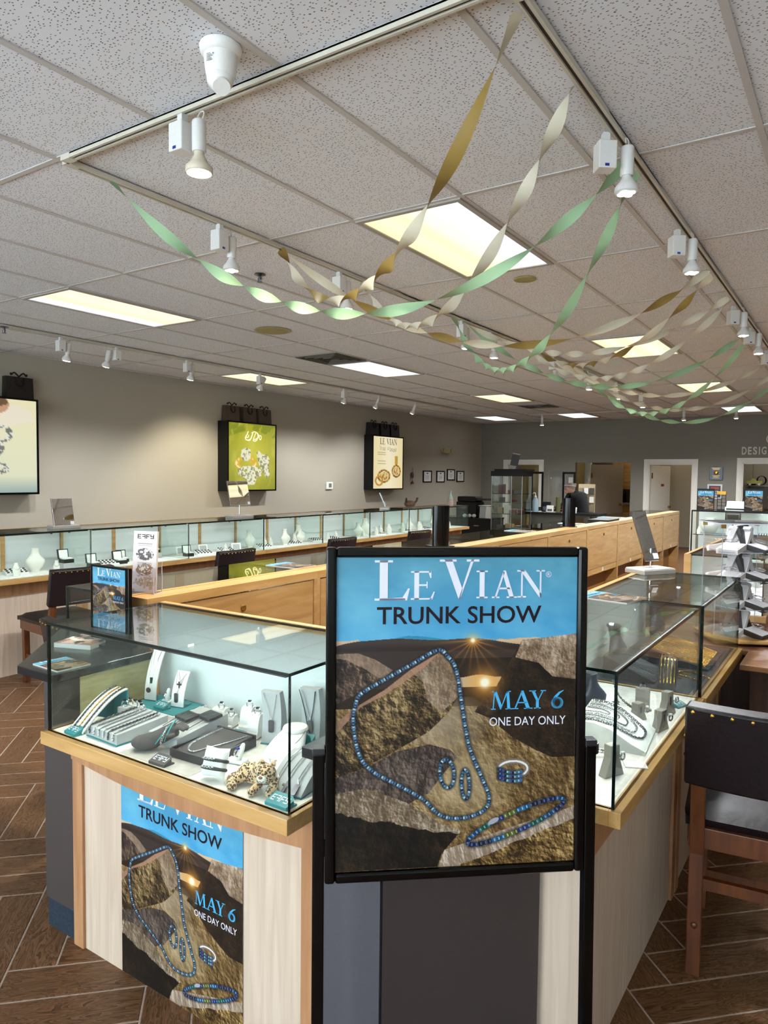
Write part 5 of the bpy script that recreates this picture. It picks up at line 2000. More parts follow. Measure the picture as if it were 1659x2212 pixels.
for k, (x, y, h, rz, lb) in enumerate(((-.575, 2.395, .060, 70, 'behind the pale slope'), (-.492, 2.345, .066, 75, 'beside the pale slope'), (-.510, 2.520, .078, 70, 'near the teal plaque'), (-.520, 1.905, .085, 62, 'in the near corner of the right case'))):
    fork('taupe forked earring stand ' + lb, (x, y, DZ), rz, h)
    ring('sparkling ring clipped to the forked stand ' + lb, (x + .020, y - .004, DZ + h * .72), 70, M('diamond', 'e8eef2', .05), .009)
t = thing('ring_stand', 'oval taupe column with a ring on top in the right case', 'ring stand', (-.600, 2.515, DZ), 20)
MB().lathe([(.030, 0), (.030, .006), (.024, .008), (.024, .074), (.022, .078)], 24, sx=1, sy=.6).build('column', STONEGR, t, True)
ring('silver ring with a dark stone on the oval taupe column', (-.600, 2.515, DZ + .082), 20, None, .009)
cone('taupe ring cone behind the pale slope', (-.655, 2.41, DZ), 120, (.06, .035), .06, STONEGR, 25)
for k in range(3):
    o = ring_mb(.012, .0022).build('band', SILVER, None, True)
    o.location, o.rotation_euler = (-.662 - .002 * k, 2.418 + .003 * k, DZ + .022 + .009 * k), (R(70), 0, R(30))
    tag(o, 'diamond band on the taupe ring cone, %s from below' % ORD[k], 'ring', 'bands on the taupe cone')
    o.name = 'diamond_band'


def neck_bust(label, loc, rz, s=1.0, mat=None, group=None, cat='necklace bust'):
    t = thing('necklace_bust', label, cat, loc, rz, group)
    mb = MB()
    rs = [(0, .010, 0, .034, .032), (0, .010, .006, .034, .031), (0, .010, .012, .036, .022), (0, .004, .035, .054, .022), (0, 0, .070, .071, .023), (0, .001, .092, .076, .022), (0, .005, .108, .066, .020), (0, .011, .130, .044, .021), (0, .017, .152, .031, .022), (0, .022, .185, .029, .025), (0, .024, .19, .032, .028)]
    mb.rings([(a * s, b * s, z * s, c * s, d_ * s) for a, b, z, c, d_ in rs], 20)
    mb.build('bust', mat or WHITEST, t, True)
    MB().lathe([(.030 * s, .188 * s), (.031 * s, .194 * s), (.028 * s, .198 * s)], 20).xf(Matrix.Translation((0, .024 * s, 0))).build('neck_top', mat or WHITEST, t, True)
    return t


BUSTD = M('slate_bust', '2b2e38', .35)
neck_bust('slate necklace bust in the near right case, half behind the poster stand', (-.720, 2.36, DZ), 60, .72, BUSTD)
o = chain('necklace', 'row of dark beads beside the slate bust', 'necklace', smooth_path([(-.69, 2.47, DZ + .10), (-.66, 2.44, DZ + .06), (-.63, 2.45, DZ + .03), (-.62, 2.50, DZ + .006)], 40), .004, .008, SILVERD)
for k in range(2):
    o = MB().box(-.06, -.05, 0, .06, .05, .02).build('jewel_box', WHITEST, None, bevel=.002)
    o.location, o.rotation_euler = (-.735 + .004 * k, 2.215, DZ + .0202 * k), (0, 0, R(12 + 5 * k))
    tag(o, ('lower' if k == 0 else 'upper') + ' flat white box stacked behind the poster stand in the right case', 'box')
for k in range(3):
    chain('bracelet', 'sparkling link bracelet beside the near earring stand, %s from the glass' % ORD[k], 'bracelet', smooth_path([(-.545 - .03 * k, 2.055, DZ + .004), (-.575 - .03 * k, 2.01, DZ + .02), (-.62 - .03 * k, 1.975, DZ + .036), (-.67 - .03 * k, 1.98, DZ + .03)], 40), .0050, .010, SILVER, 'link bracelets')
o = MB().box(-.03, -.022, 0, .03, .022, .003).build('price_card', WHITE, None)
o.location, o.rotation_euler = (-.495, 2.015, DZ), (0, 0, R(25))
tag(o, 'small white price card in the near corner of the right case', 'card')
plaque('teal maker plaque at the far end of the white deck in the right case', (-.500, 2.60, DZ), 70, .05, .032)

# ---- right case, navy deck ----------------------------------------------------
ZN = DZ
t = thing('bangle_arch', 'dark half ring arch carrying thin gold bangles', 'display arch', (-.600, 2.905, ZN), 100)
MB().tube([(.088 * math.cos(a), 0, .002 + .088 * math.sin(a)) for a in np.linspace(0, math.pi, 24)], .020, 12, sx=1.6).build('arch', BUSTD, t, True)
for k in range(5):
    o = MB().tube([(.1095 * math.cos(a), -.024 + .012 * k, .002 + .1095 * math.sin(a)) for a in np.linspace(.25, math.pi - .25, 24)], .0016, 6).build('gold_bangle', GOLD, None, True)
    o.location, o.rotation_euler = t.location, t.rotation_euler
    tag(o, 'thin gold bangle on the dark arch, %s from the near side' % ORD[k], 'bangle', 'bangles on the arch')
def chain_board(label, loc, rz, w, d, h, n, mat, lbl, m=None):
    t = thing('chain_board', label, 'display board', loc, rz)
    MB().prism_yz([(0, 0), (d, 0), (d, h), (0, .008)], 0, w).build('sloped_board', m or NAVY, t, bevel=.002)
    M_ = Matrix.Translation(loc) @ Matrix.Rotation(R(rz), 4, 'Z')
    for k in range(n):
        x = w * (k + .7) / (n + .4)
        chain('chain_necklace', lbl % ORD[k], 'necklace', [M_ @ Vector((x + .004 * math.sin(j * 1.3 + k), d * (.06 + .9 * j / 8), .008 + (h - .008) * (.06 + .9 * j / 8) + .003)) for j in range(9)], .0026 if mat is GOLD else .0018, .006 if mat is GOLD else .004, mat, label)


chain_board('navy sloped board of dark chains behind the poster stand', (-.64, 2.86, ZN), 90, .20, .20, .085, 9, SILVERD, 'dark chain on the navy sloped board, %s from the near end')
chain_board('long navy board of gold chains at the far end of the right case', (-.50, 3.18, ZN), 90, .34, .28, .075, 12, GOLD, 'gold chain on the long navy board, %s from the near end')
neck_bust('left slate necklace bust under the glass of the navy case', (-.815, 2.985, ZN), 80, .95, BUSTD)
neck_bust('far slate necklace bust under the glass of the navy case', (-.80, 3.60, ZN), 80, 1.0, BUSTD)
for k, (y, x0) in enumerate(((3.02, -.60), (3.10, -.58))):
    chain('rope_chain', ('near' if k == 0 else 'far') + ' gold rope chain laid in a loop on the navy deck', 'necklace', smooth_path([(x0 + .03, y - .02, ZN + .003), (x0 - .02, y, ZN + .003), (x0 + .02, y + .03, ZN + .003), (x0 + .09, y - .02, ZN + .003), (x0 + .11, y - .05, ZN + .003)], 50), .0036, .008, GOLD)


# ------------------------------------------------------------------ what stands in the row of cases before the left wall
BUSTW = M('ivory_bust', 'd9d6cc', .5)
BOXK = M('dark_green_box', '141a17', .4)


def watch_box(label, loc, rz, s=1.0, group=None, ped=0.0):
    t = thing('open_jewel_box', label, 'jewel box', loc, rz, group)
    if ped:
        MB().box(-.05, -.045, 0, .05, .045, ped).build('pedestal', GREYST, t)
    z = ped
    MB().box(-.045 * s, -.04 * s, z, .045 * s, .04 * s, z + .03 * s).build('box', BOXK, t, bevel=.002)
    MB().box(-.038 * s, -.034 * s, z + .03 * s, .038 * s, .034 * s, z + .042 * s).build('white_pillow', WHITEST, t, bevel=.004)
    lid = MB().box(-.045 * s, 0, 0, .045 * s, .014 * s, .08 * s).build('lid', BOXK, t)
    lid.location = (0, .042 * s, z + .03 * s)
    lid.rotation_euler = (R(-12), 0, 0)
    MB().box(-.037 * s, -.001, .008 * s, .037 * s, .0005, .072 * s).build('lid_lining', WHITE, lid)
    return t


def small_bust(label, loc, rz, s, group):
    t = thing('pendant_bust', label, 'pendant bust', loc, rz, group)
    MB().rings([(0, 0, 0, .030 * s, .022 * s), (0, 0, .01 * s, .028 * s, .02 * s), (0, .004, .05 * s, .032 * s, .02 * s), (0, .010, .075 * s, .022 * s, .016 * s), (0, .014, .095 * s, .014 * s, .014 * s), (0, .016, .11 * s, .015 * s, .014 * s)], 14).build('bust', BUSTW, t, True)
    chain_mb([(.026 * s * math.sin(a), -.020 * s + .018 * s * (1 - math.cos(a)), .055 * s + .030 * s * (1 - math.cos(a))) for a in np.linspace(-1.3, 1.3, 14)], .0014, .004).build('chain', SILVER, t)
    return t


def ring_tray(label, loc, rz, w=.16, d=.11, group=None):
    t = thing('ring_tray', label, 'ring tray', loc, rz, group)
    MB().prism_yz([(0, 0), (d, 0), (d, .035), (0, .012)], -w / 2, w / 2).build('tray', WHITEST, t, bevel=.001)
    mb = MB()
    for i in range(5):
        for j in range(3):
            x, y = -w / 2 + w * (i + .5) / 5, d * (j + .5) / 3
            mb.box(x - .008, y - .004, .012 + .023 * y / d, x + .008, y + .004, .022 + .023 * y / d)
    o = mb.build('ring_row', SILVERD, t)
    o['kind'] = 'stuff'
    return t


def leaning_frame(label, loc, rz, w=.1, h=.08, group=None):
    t = thing('photo_stand', label, 'display frame', loc, rz, group)
    fr_ = MB()
    fr_.box(-w / 2, 0, 0, w / 2, .008, .012).box(-w / 2, 0, h - .012, w / 2, .008, h).box(-w / 2, 0, .012, -w / 2 + .012, .008, h - .012).box(w / 2 - .012, 0, .012, w / 2, .008, h - .012)
    o = fr_.build('frame', WHITEST, t)
    o.rotation_euler = (R(-18), 0, 0)
    p = MB().box(-w / 2 + .012, .003, .012, w / 2 - .012, .005, h - .012).build('inlay', GREYST, t)
    p.rotation_euler = (R(-18), 0, 0)
    return t


items = [
    ('bust', -5.43, 2.83, 1.0), ('bust', -5.45, 3.20, .95), ('pend', -5.33, 2.98, .9), ('tray', -5.38, 3.02, 0), ('pend', -5.32, 3.30, .8), ('tray', -5.40, 2.66, 0), ('pend', -5.30, 2.72, .7),
    ('boxp', -5.42, 3.45, 1.0), ('box', -5.36, 3.66, 1.0), ('box', -5.37, 3.93, 1.0), ('box', -5.46, 4.02, .95), ('tray', -5.33, 3.80, 0), ('pend', -5.30, 4.08, .8), ('tray', -5.36, 4.20, 0),
    ('boxp', -5.50, 4.40, .9), ('box', -5.36, 4.68, .95), ('frame', -5.50, 4.72, 0), ('frame', -5.52, 5.02, 0), ('tray', -5.32, 4.86, 0), ('pend', -5.31, 5.12, .8), ('frame', -5.38, 5.34, 0), ('tray', -5.34, 5.18, 0),
    ('bust', -5.46, 5.62, .95), ('pend', -5.40, 5.78, 1.0), ('pend', -5.44, 5.92, .9), ('tray', -5.32, 5.72, 0), ('bust', -5.38, 6.10, .9), ('pend', -5.36, 6.24, 1.0), ('bust', -5.40, 6.38, .8), ('bust', -5.46, 6.43, 1.05), ('tray', -5.30, 6.2, 0),
    ('tray', -5.36, 6.66, 0), ('pend', -5.34, 6.82, .9), ('tray', -5.34, 6.96, 0), ('pend', -5.40, 7.06, .9),
    ('bust', -5.42, 7.56, .9), ('bust', -5.42, 7.72, 1.15), ('pend', -5.34, 7.86, 1.0), ('pend', -5.38, 7.62, .9), ('pend', -5.38, 8.02, 1.1), ('pend', -5.34, 8.16, 1.2), ('tray', -5.32, 7.95, 0), ('pend', -5.42, 8.30, 1.1),
    ('pend', -5.36, 8.55, 1.2), ('pend', -5.38, 8.72, 1.1), ('tray', -5.32, 8.62, 0), ('bust', -5.44, 8.86, .9), ('pend', -5.34, 8.96, 1.2), ('pend', -5.40, 9.10, 1.1), ('tray', -5.33, 9.2, 0),
    ('bust', -5.42, 9.52, 1.0), ('bust', -5.42, 9.70, 1.0), ('tray', -5.32, 9.62, 0), ('pend', -5.36, 9.9, 1.1)]
cnt = {}
for kind, x, y, s in sorted(items, key=lambda q: q[2]):
    kk = 'box' if kind == 'boxp' else kind
    cnt[kk] = cnt.get(kk, 0) + 1
    n = cnt[kk] - 1
    o_ = ORD[n] if n < 20 else 'number %d' % (n + 1)
    if n >= 20:
        o_ = 'twenty-' + ORD[n - 20] if n < 29 else 'later'
    loc = (x, y, DZ)
    rz = 90 + random.uniform(-12, 12) - 15
    if kk == 'bust':
        neck_bust('%s ivory necklace bust from the left in the row before the left wall' % o_, loc, rz, s, BUSTW, 'ivory busts in the wall row')
    elif kk == 'pend':
        small_bust('%s small ivory pendant bust from the left in the row before the left wall' % o_, loc, rz, s, 'small busts in the wall row')
    elif kk == 'tray':
        ring_tray('%s white ring tray from the left in the row before the left wall' % o_, loc, rz, group='ring trays in the wall row')
    elif kk == 'box':
        watch_box('%s open dark jewel box from the left in the row before the left wall' % o_, loc, rz, s, 'jewel boxes in the wall row', .05 if kind == 'boxp' else 0)
    else:
        leaning_frame('%s white display frame from the left in the row before the left wall' % o_, loc, rz, group='white frames in the wall row')

# ---- far case: vases of pearls and small pieces
for k, (x, z, s) in enumerate(((-1.80, .769, 1.2), (-1.76, .441, 1.1), (-.72, .769, 1.0))):
    t = thing('jewel_urn', ('upper left', 'lower left', 'right')[k] + ' pale urn shaped display in the far case', 'display urn', (x, 11.12, z))
    MB().lathe([(.04 * s, 0), (.07 * s, .02 * s), (.10 * s, .09 * s), (.085 * s, .15 * s), (.05 * s, .175 * s), (.06 * s, .19 * s)], 20).build('urn', BUSTW, t, True)
for k, (x, z) in enumerate(((-1.93, .769), (-1.55, .769), (-1.35, .769), (-1.93, .441), (-1.50, .441), (-1.28, .441))):
    small_bust('%s small bust in the far case, %s shelf' % (('left', 'middle', 'right')[k % 3], 'upper' if k < 3 else 'lower'), (x, 11.05, z), 0, .9, 'small busts in the far case')
for k, (x, z) in enumerate(((-1.45, .769), (-1.62, .441), (-1.1, .769), (-.85, .441), (-.9, .769))):
    ring_tray('%s white ring tray from the left in the far case' % ORD[k], (x, 11.02, z), 0, .16, .1, 'ring trays in the far case')
# right run beyond the gap
rc3 = showcase('maple cornered glass case behind the acrylic tower', (-.455, 4.68, 0), 90, 1.0, .42, 'panel', ends=(True, False), ledk=1.2, over=.08, ext=(.012, 0))
rc4 = showcase('second glass case behind the acrylic tower', (-.455, 5.68, 0), 90, 1.0, .42, 'panel', ends=(False, True), ledk=1.2, over=.08, ext=(0, .012))
MB().box(-.012, .40, .755, .02, .44, ZTOP).build('corner_stile', MAPLE, rc3)
for k, (x, y) in enumerate(((-.66, 4.85), (-.60, 5.10), (-.68, 5.35), (-.62, 5.9), (-.68, 6.2))):
    small_bust('%s small bust in the cases behind the acrylic tower' % ORD[k], (x, y, DZ), 80, 1.0, 'small busts behind the tower')
for k, (x, y) in enumerate(((-.58, 4.95), (-.60, 5.25), (-.58, 6.0))):
    ring_tray('%s white ring tray in the cases behind the acrylic tower' % ORD[k], (x, y, DZ), 85, .16, .1, 'ring trays behind the tower')


# ------------------------------------------------------------------ chairs
def make_chair(label, loc, rz, near=False, group=None):
    """faces local +y; nail-studded leather back, stained frame"""
    t = thing('leather_chair', label, 'chair', loc, rz, group)
    w, sd = .46, .44
    # seat
    rows = []
    G_ = []
    n = 10
    mb = MB()
    for i in range(n + 1):
        row = []
        for j in range(n + 1):
            a, b = -1 + 2 * i / n, -1 + 2 * j / n
            e = max(abs(a), abs(b))
            row.append((a * w / 2, .03 + (b + 1) / 2 * sd, .475 + .035 * (1 - e ** 4)))
        G_.append(row)
    mb.slab(G_, .03)
    mb.build('seat', LEATHER, t, True)
    fm = MB()
    fm.box(-w / 2 + .01, .02, .395, w / 2 - .01, .05, .462).build('seat_rail', WALNUT, t, bevel=.003)
    MB().box(-w / 2 + .01, sd - .02, .395, w / 2 - .01, sd + .01, .462).build('seat_rail', WALNUT, t, bevel=.003)
    for s in (-1, 1):
        MB().box(s * (w / 2 - .005) - (.03 if s > 0 else 0), .05, .395, s * (w / 2 - .005) + (.03 if s < 0 else 0), sd - .02, .462).build('seat_rail', WALNUT, t, bevel=.003)
    # back: gently curved padded panel
    rows = []
    for i in range(15):
        a = -1 + 2 * i / 14
        rows.append([(a * .232, -.012 + .028 * a * a * 1.0 - .018 - .050 * ((z - .62) / .26), z) for z in (.615, .65, .70, .76, .82, .86, .872)])
    MB().slab(rows, .052).build('backrest', LEATHER, t, True, bevel=.008)
    bk = lambda a, z: -.012 + .028 * a * a - .018 - .050 * ((z - .62) / .26)
    if near:
        for i in range(9):
            a = -.92 + 1.84 * i / 8
            MB().ell((a * .232, bk(a, .852) - .027, .852), (.0065, .004, .0065), 10, 6).build('nailhead', BRASS, t, True)
        for s in (-1, 1):
            for z in (.70, .76, .82):
                MB().ell((s * .236, bk(s, z), z), (.004, .0065, .0065), 10, 6).build('nailhead', BRASS, t, True)
    else:
        mb = MB()
        for i in range(12):
            a = -.94 + 1.88 * i / 11
            mb.ell((a * .232, bk(a, .852) - .027, .852), (.006, .004, .006), 6, 4)
        mb.build('nailhead_row', BRASS, t)['kind'] = 'stuff'
    # legs
    for s in (-1, 1):
        x = s * .195
        MB().prism_yz([(-.012, 0), (.028, 0), (.046, .40), (.036, .50), (.000, .66), (-.03, .66), (-.004, .48), (.006, .38)], x - .021, x + .021).build('back_leg', WALNUT, t, bevel=.003)
        MB().prism_yz([(sd - .055, 0), (sd - .018, 0), (sd - .004, .40), (sd - .045, .40)], x - .021, x + .021).build('front_leg', WALNUT, t, bevel=.003)
        MB().box(x - .011, .02, .18, x + .011, sd - .04, .215).build('stretcher', WALNUT, t)
        MB().ell((x, -.010, .16), (.010, .004, .010), 10, 6).build('screw_cover', WALNUT, t, True)
        for y in (.008, sd - .037):
            MB().lathe([(.013, 0), (.013, .004)], 10, (x, y, -.0)).build('glide', BLACKM, t)
    MB().box(-.19, .010, .27, .19, .030, .305).build('stretcher', WALNUT, t)
    MB().box(-.19, sd - .05, .11, .19, sd - .03, .145).build('stretcher', WALNUT, t)
    return t


make_chair('dark leather chair with brass nails in the right foreground', (-.195, 2.385, 0), 7, True)
ch = make_chair('leather chair standing leftmost before the wall cases', (-4.66, 3.06, 0), 84)
tree = [(c, kids(c)) for c in kids(ch)]
for k, (x, y, rz, lb) in enumerate(((-4.68, 4.59, 92, 'second leather chair from the left before the wall cases'), (-4.69, 6.18, 90, 'third leather chair from the left before the wall cases'), (-4.60, 7.65, 88, 'leather chair farthest down the row of wall cases'),
                                    (-2.935, 1.935, -4, 'leather chair seen behind the left glass edge of the front case'))):
    dup(ch, (x, y, 0), rz, lb, None, tree)

# ------------------------------------------------------------------ table with the acrylic tower
tb = thing('wooden_table', 'brown wooden table behind the right case under the acrylic tower', 'table', (0, 0, 0))
TW = M_noise('table_walnut', '5b3a22', '7d5433', (1, 9, 9), 4, 6, .4, 0, .3, .7)
MB().prism([(-.42, 3.46), (.75, 3.46), (.75, 4.28), (-.95, 4.28), (-.95, 3.76), (-.42, 3.76)], .715, .742).build('table_top', TW, tb, bevel=.004)
MB().prism([(-.38, 3.50), (.70, 3.50), (.70, 4.2), (-.90, 4.2), (-.90, 3.80), (-.38, 3.80)], 0, .715).build('table_body', M_noise('dark_mahogany', '2a140a', '3e2112', (9, 9, .8), 4, 6, .4), tb)
AX, AY, AZ = -.50, 3.985, .742
ac = thing('acrylic_tower', 'clear acrylic revolving tower of open jewel boxes on the table', 'display tower', (AX, AY, AZ), 28)
MB().box(-.165, -.165, .012, .165, .165, .030).build('base_board', MAPLE_H, ac, bevel=.005)
MB().lathe([(.10, 0), (.10, .012)], 24).build('turntable', MAPLE, ac)
a = .135
for b in ((-a, -a, .03, a, -a + .004, .59), (-a, a - .004, .03, a, a, .59), (-a, -a + .004, .03, -a + .004, a - .004, .59), (a - .004, -a + .004, .03, a, a - .004, .59)):
    pane('acrylic_wall', b, ac, ACRYL, ACR_EDGE)
pane('acrylic_lid', (-a - .02, -a - .02, .59, a + .02, a + .02, .596), ac, ACRYL, ACR_EDGE)
for k, z in enumerate((.17, .31, .45)):
    pane('acrylic_shelf', (-a + .005, -a + .005, z, a - .005, a - .005, z + .004), ac, ACRYL, ACR_EDGE)
for sx in (-1, 1):
    for sy in (-1, 1):
        MB().box(sx * (a - .006) - .009, sy * (a - .006) - .009, .570, sx * (a - .006) + .009, sy * (a - .006) + .009, .592).build('brass_corner', BRASS, ac)
MA = Matrix.Translation((AX, AY, AZ)) @ Matrix.Rotation(R(28), 4, 'Z')
BOXW, BOXB = M('white_jewel_box', 'd9d7d2', .5), M('black_jewel_box', '121214', .45)
k = 0
for lv, z in enumerate((.034, .174, .314, .454)):
    for q, (x, y, rz) in enumerate(((-.062, -.062, -45), (.064, -.060, 45), (.062, .064, 135), (-.064, .062, 225))):
        if lv == 0 and q == 2:
            continue
        p = MA @ Vector((x, y, z))
        m = BOXB if (lv * 3 + q) % 3 == 1 else BOXW
        nm = ('bottom', 'second', 'third', 'top')[lv]
        fc_ = ('near left', 'near right', 'far right', 'far left')[q]
        t = thing('open_jewel_box', '%s open jewel box on the %s tier of the acrylic tower, %s corner' % ('black' if m is BOXB else 'white', nm, fc_), 'jewel box', tuple(p), 28 + rz, 'jewel boxes in the acrylic tower')
        tr = Matrix.Translation((0, .05, .012)) @ Matrix.Rotation(R(14), 4, 'X') @ Matrix.Translation((0, -.05, 0))
        MB().box(-.054, -.056, 0, .054, .045, .026).xf(tr).build('tray', m, t, bevel=.002)
        MB().box(-.048, -.050, .026, .048, .040, .029).xf(tr).build('lining', WHITEST, t)
        lid = MB().box(-.054, 0, 0, .054, .024, .098).build('lid', m, t, bevel=.002)
        lid.location, lid.rotation_euler = (0, .040, .036), (R(-30 + 8 * (q % 2)), 0, 0)
        chain_mb([(.03 * math.cos(b), -.008 + .024 * math.sin(b), .052 + .006 * math.sin(b)) for b in np.linspace(0, 2 * math.pi, 26)], .0035, .008).build('bracelet', SILVER, t, True)

# ------------------------------------------------------------------ small things on the counters
def table_mirror(label, loc, rz, w=.10, h=.22, post=.10, tilt=-22, card=True, base=(.20, .13)):
    t = thing('table_mirror', label, 'mirror', loc, rz)
    MB().box(-base[0] / 2, -base[1] / 2, 0, base[0] / 2, base[1] / 2, .022).build('base', M('brushed_pale_metal', 'a9a39a', .35, .3), t, bevel=.003)
    MB().box(-base[0] / 2 + .004, -base[1] / 2 + .004, .022, base[0] / 2 - .004, base[1] / 2 - .004, .026).build('base_plate', M('mirror_base_plate', 'c8c6c2', .4), t)
    MB().lathe([(.006, .026), (.006, post + .06)], 12).build('post', CHROME, t, True)
    m = MB().box(-w / 2, -.006, 0, w / 2, .006, h).build('mirror_frame', STEEL, t)
    m.location, m.rotation_euler = (0, -.012, post), (R(tilt), 0, 0)
    MB().box(-w / 2 + .004, -.0075, .004, w / 2 - .004, -.0062, h - .004).build('mirror_glass', M('mirror', 'e0e4e4', .02, 1.0), m)
    if card:
        MB().box(w / 2 - .036, -.0095, .008, w / 2 - .006, -.008, .036).build('paper_tag', WHITE, m)
        MB().box(base[0] / 2 - .07, -base[1] / 2 + .01, .026, base[0] / 2 - .015, base[1] / 2 - .02, .028).build('paper_slip', WHITE, t)
    return t


table_mirror('tilted mirror on a two-step base on the right glass case', (-.845, 3.615, ZTOP), 58, .085, .255, .06, -24)
table_mirror('grey tilted mirror on the left of the wall cases', (-5.42, 3.43, ZTOP), 80, .17, .23, .02, -15, True, (.22, .13))
table_mirror('two-legged mirror below the green light box', (-5.42, 5.42, ZTOP), 82, .26, .26, .13, -13, True, (.26, .14))
table_mirror('leaning mirror on the far part of the wall cases', (-5.42, 8.17, ZTOP), 120, .14, .20, .04, -24, True, (.26, .13))


def magazine(label, loc, rz, w=.16, kind='show', n=1):
    t = thing('magazine', label, 'magazine', loc, rz)
    h = w * 1.28
    MB().box(0, 0, 0, w, h, .004 * n).build('pages', M('paper', 'c9c5bd', .6), t)
    if kind == 'show':
        p = show_poster(t, (0, .0, .004 * n + .0008), w, False, (R(-90), 0, 0))
    else:
        p = print_obj('cover', MAG_PRINT, PRINT, t, (0, 0, .004 * n + .0008), (w / .16, 1, w / .16))
        p.rotation_euler = (R(-90), 0, 0)
    return t


def paint_mag(nx, ny):
    u, v = pgrid(nx, ny)
    img = np.ones((ny, nx, 3)) * C3('8a6d66')
    put(img, fbm(u, v, 4, 4, 77, .7) > .5, C3('c9a39b'))
    put(img, fbm(u, v, 5, 4, 79, .2) > .58, C3('3b3236'))
    put(img, np.abs(v - .5 - .2 * np.sin(u * 4)) < .06, C3('e4d5cf'))
    return img


MAG_PRINT = print_mesh('magazine_cover', paint_mag(40, 50), .16, .205)
magazine('stack of pinkish magazines on the left corner counter', (-2.40, 1.475, .92), 20, .15, 'other', 4)
magazine('show magazine with a blue cover lying on the left corner counter', (-2.085, 1.292, .92), 88, .115)
magazine('show magazine on the long glass counter', (-2.28, 2.66, ZTOP), 90, .155)
magazine('show magazine on the right glass case', (-.70, 2.66, ZTOP), 80, .17)
magazine('show magazine further along the long counter', (-2.30, 5.62, ZTOP), 88, .17)
magazine('show magazine beside the far black column on the long counter', (-2.30, 6.9, ZTOP), 86, .17)
magazine('farthest show magazine on the long counter', (-2.30, 8.3, ZTOP), 86, .2)
o = MB().box(-.11, -.20, 0, .11, .20, .02).build('leather_pad', BLACKM, None, bevel=.004)
o.location = (-2.30, 7.72, ZTOP)
tag(o, 'flat black presentation pad on the long counter', 'pad')

for k, (x, y, lb) in enumerate(((-2.285, 4.10, 'near curved black column standing on the long glass counter'), (-2.27, 6.53, 'far curved black column standing on the long glass counter'))):
    t = thing('black_column', lb, 'display back', (x, y, ZTOP), (60, 20)[k])
    MB().box(-.075, -.06, 0, .075, .06, .006).build('base', BLACKM, t)
    rows = [[(.058 * math.cos(b), -.01 + .036 * math.sin(b), z) for z in (.006, .09, .18, .268)] for b in np.linspace(R(195), R(-15) + R(360), 15)]
    MB().slab(rows, .004).build('curved_panel', BLACK, t, True)
    rows = [[(.056 * math.cos(b), .0 + .020 * math.sin(b), z) for z in (.006, .13, .262)] for b in np.linspace(R(10), R(170), 9)]
    MB().slab(rows, .004).build('inner_panel', BLACKM, t, True)

# little framed show sign on the left corner counter
t = thing('counter_sign', 'small black framed show sign on the left corner counter', 'sign', (-2.378, 1.612, .92), 0)
MB().box(0, -.004, 0, .225, .012, .29).build('frame', BLACK, t, bevel=.003)
p = show_poster(t, (.018, -.0052, .060), .189, False)
p.scale = (.189 / POSTER_W, 1, .222 / POSTER_H)
MB().box(.02, -.04, 0, .20, .05, .008).build('foot', BLACK, t)

# brochure holder on the long counter
t = thing('brochure_holder', 'clear holder with a folded brochure on the near end of the long counter', 'brochure holder', (-2.335, 1.745, ZTOP), 14)
pane('acrylic_back', (-.012, .040, 0, .122, .043, .12), t, ACRYL, ACR_EDGE)
pane('acrylic_front', (-.012, -.010, 0, .122, -.007, .085), t, ACRYL, ACR_EDGE)
pane('acrylic_floor', (-.012, -.007, 0, .122, .04, .003), t, ACRYL, ACR_EDGE)
for x_ in (-.012, .119):
    pane('acrylic_side', (x_, -.007, .003, x_ + .003, .04, .10), t, ACRYL, ACR_EDGE)
bt = thing('brochure', 'pale folded brochure with grey rings standing in the clear holder', 'brochure', (-2.335, 1.745, ZTOP), rot=(R(-4), 0, R(14)))


def paint_broch(nx, ny):
    u, v = pgrid(nx, ny)
    img = np.ones((ny, nx, 3)) * C3('ddd2d0')
    for cy, c in ((.38, '55504f'), (.63, '8a6a4c'), (.82, 'b59a82')):
        d = np.hypot((u - .5) / .38, (v - cy) / .10)
        put(img, (d < 1) & (fbm(u, v * 2, 14, 4, int(cy * 90)) > .46), C3(c))
    put(img, (v > .76) & (fbm(u, v * 2, 8, 3, 4) > .55), C3('c0a890'))
    for y in (.20, .215, .235, .52, .545, .56, .72, .735):
        put(img, (np.abs(v - y) < .004) & (np.abs(u - .5) < .3), C3('9a9090'))
    return img


MB().box(0, .018, .004, .108, .026, .236).build('folded_paper', M('brochure_paper', 'cfc6c4', .6), bt)
print_obj('print', print_mesh('brochure_print', paint_broch(50, 110), .108, .232), PRINT, bt, (0, .0165, .004))
o = logo(bt, .075, .017, (.056, .0155, .216), (0, 0, 0), INK_K)


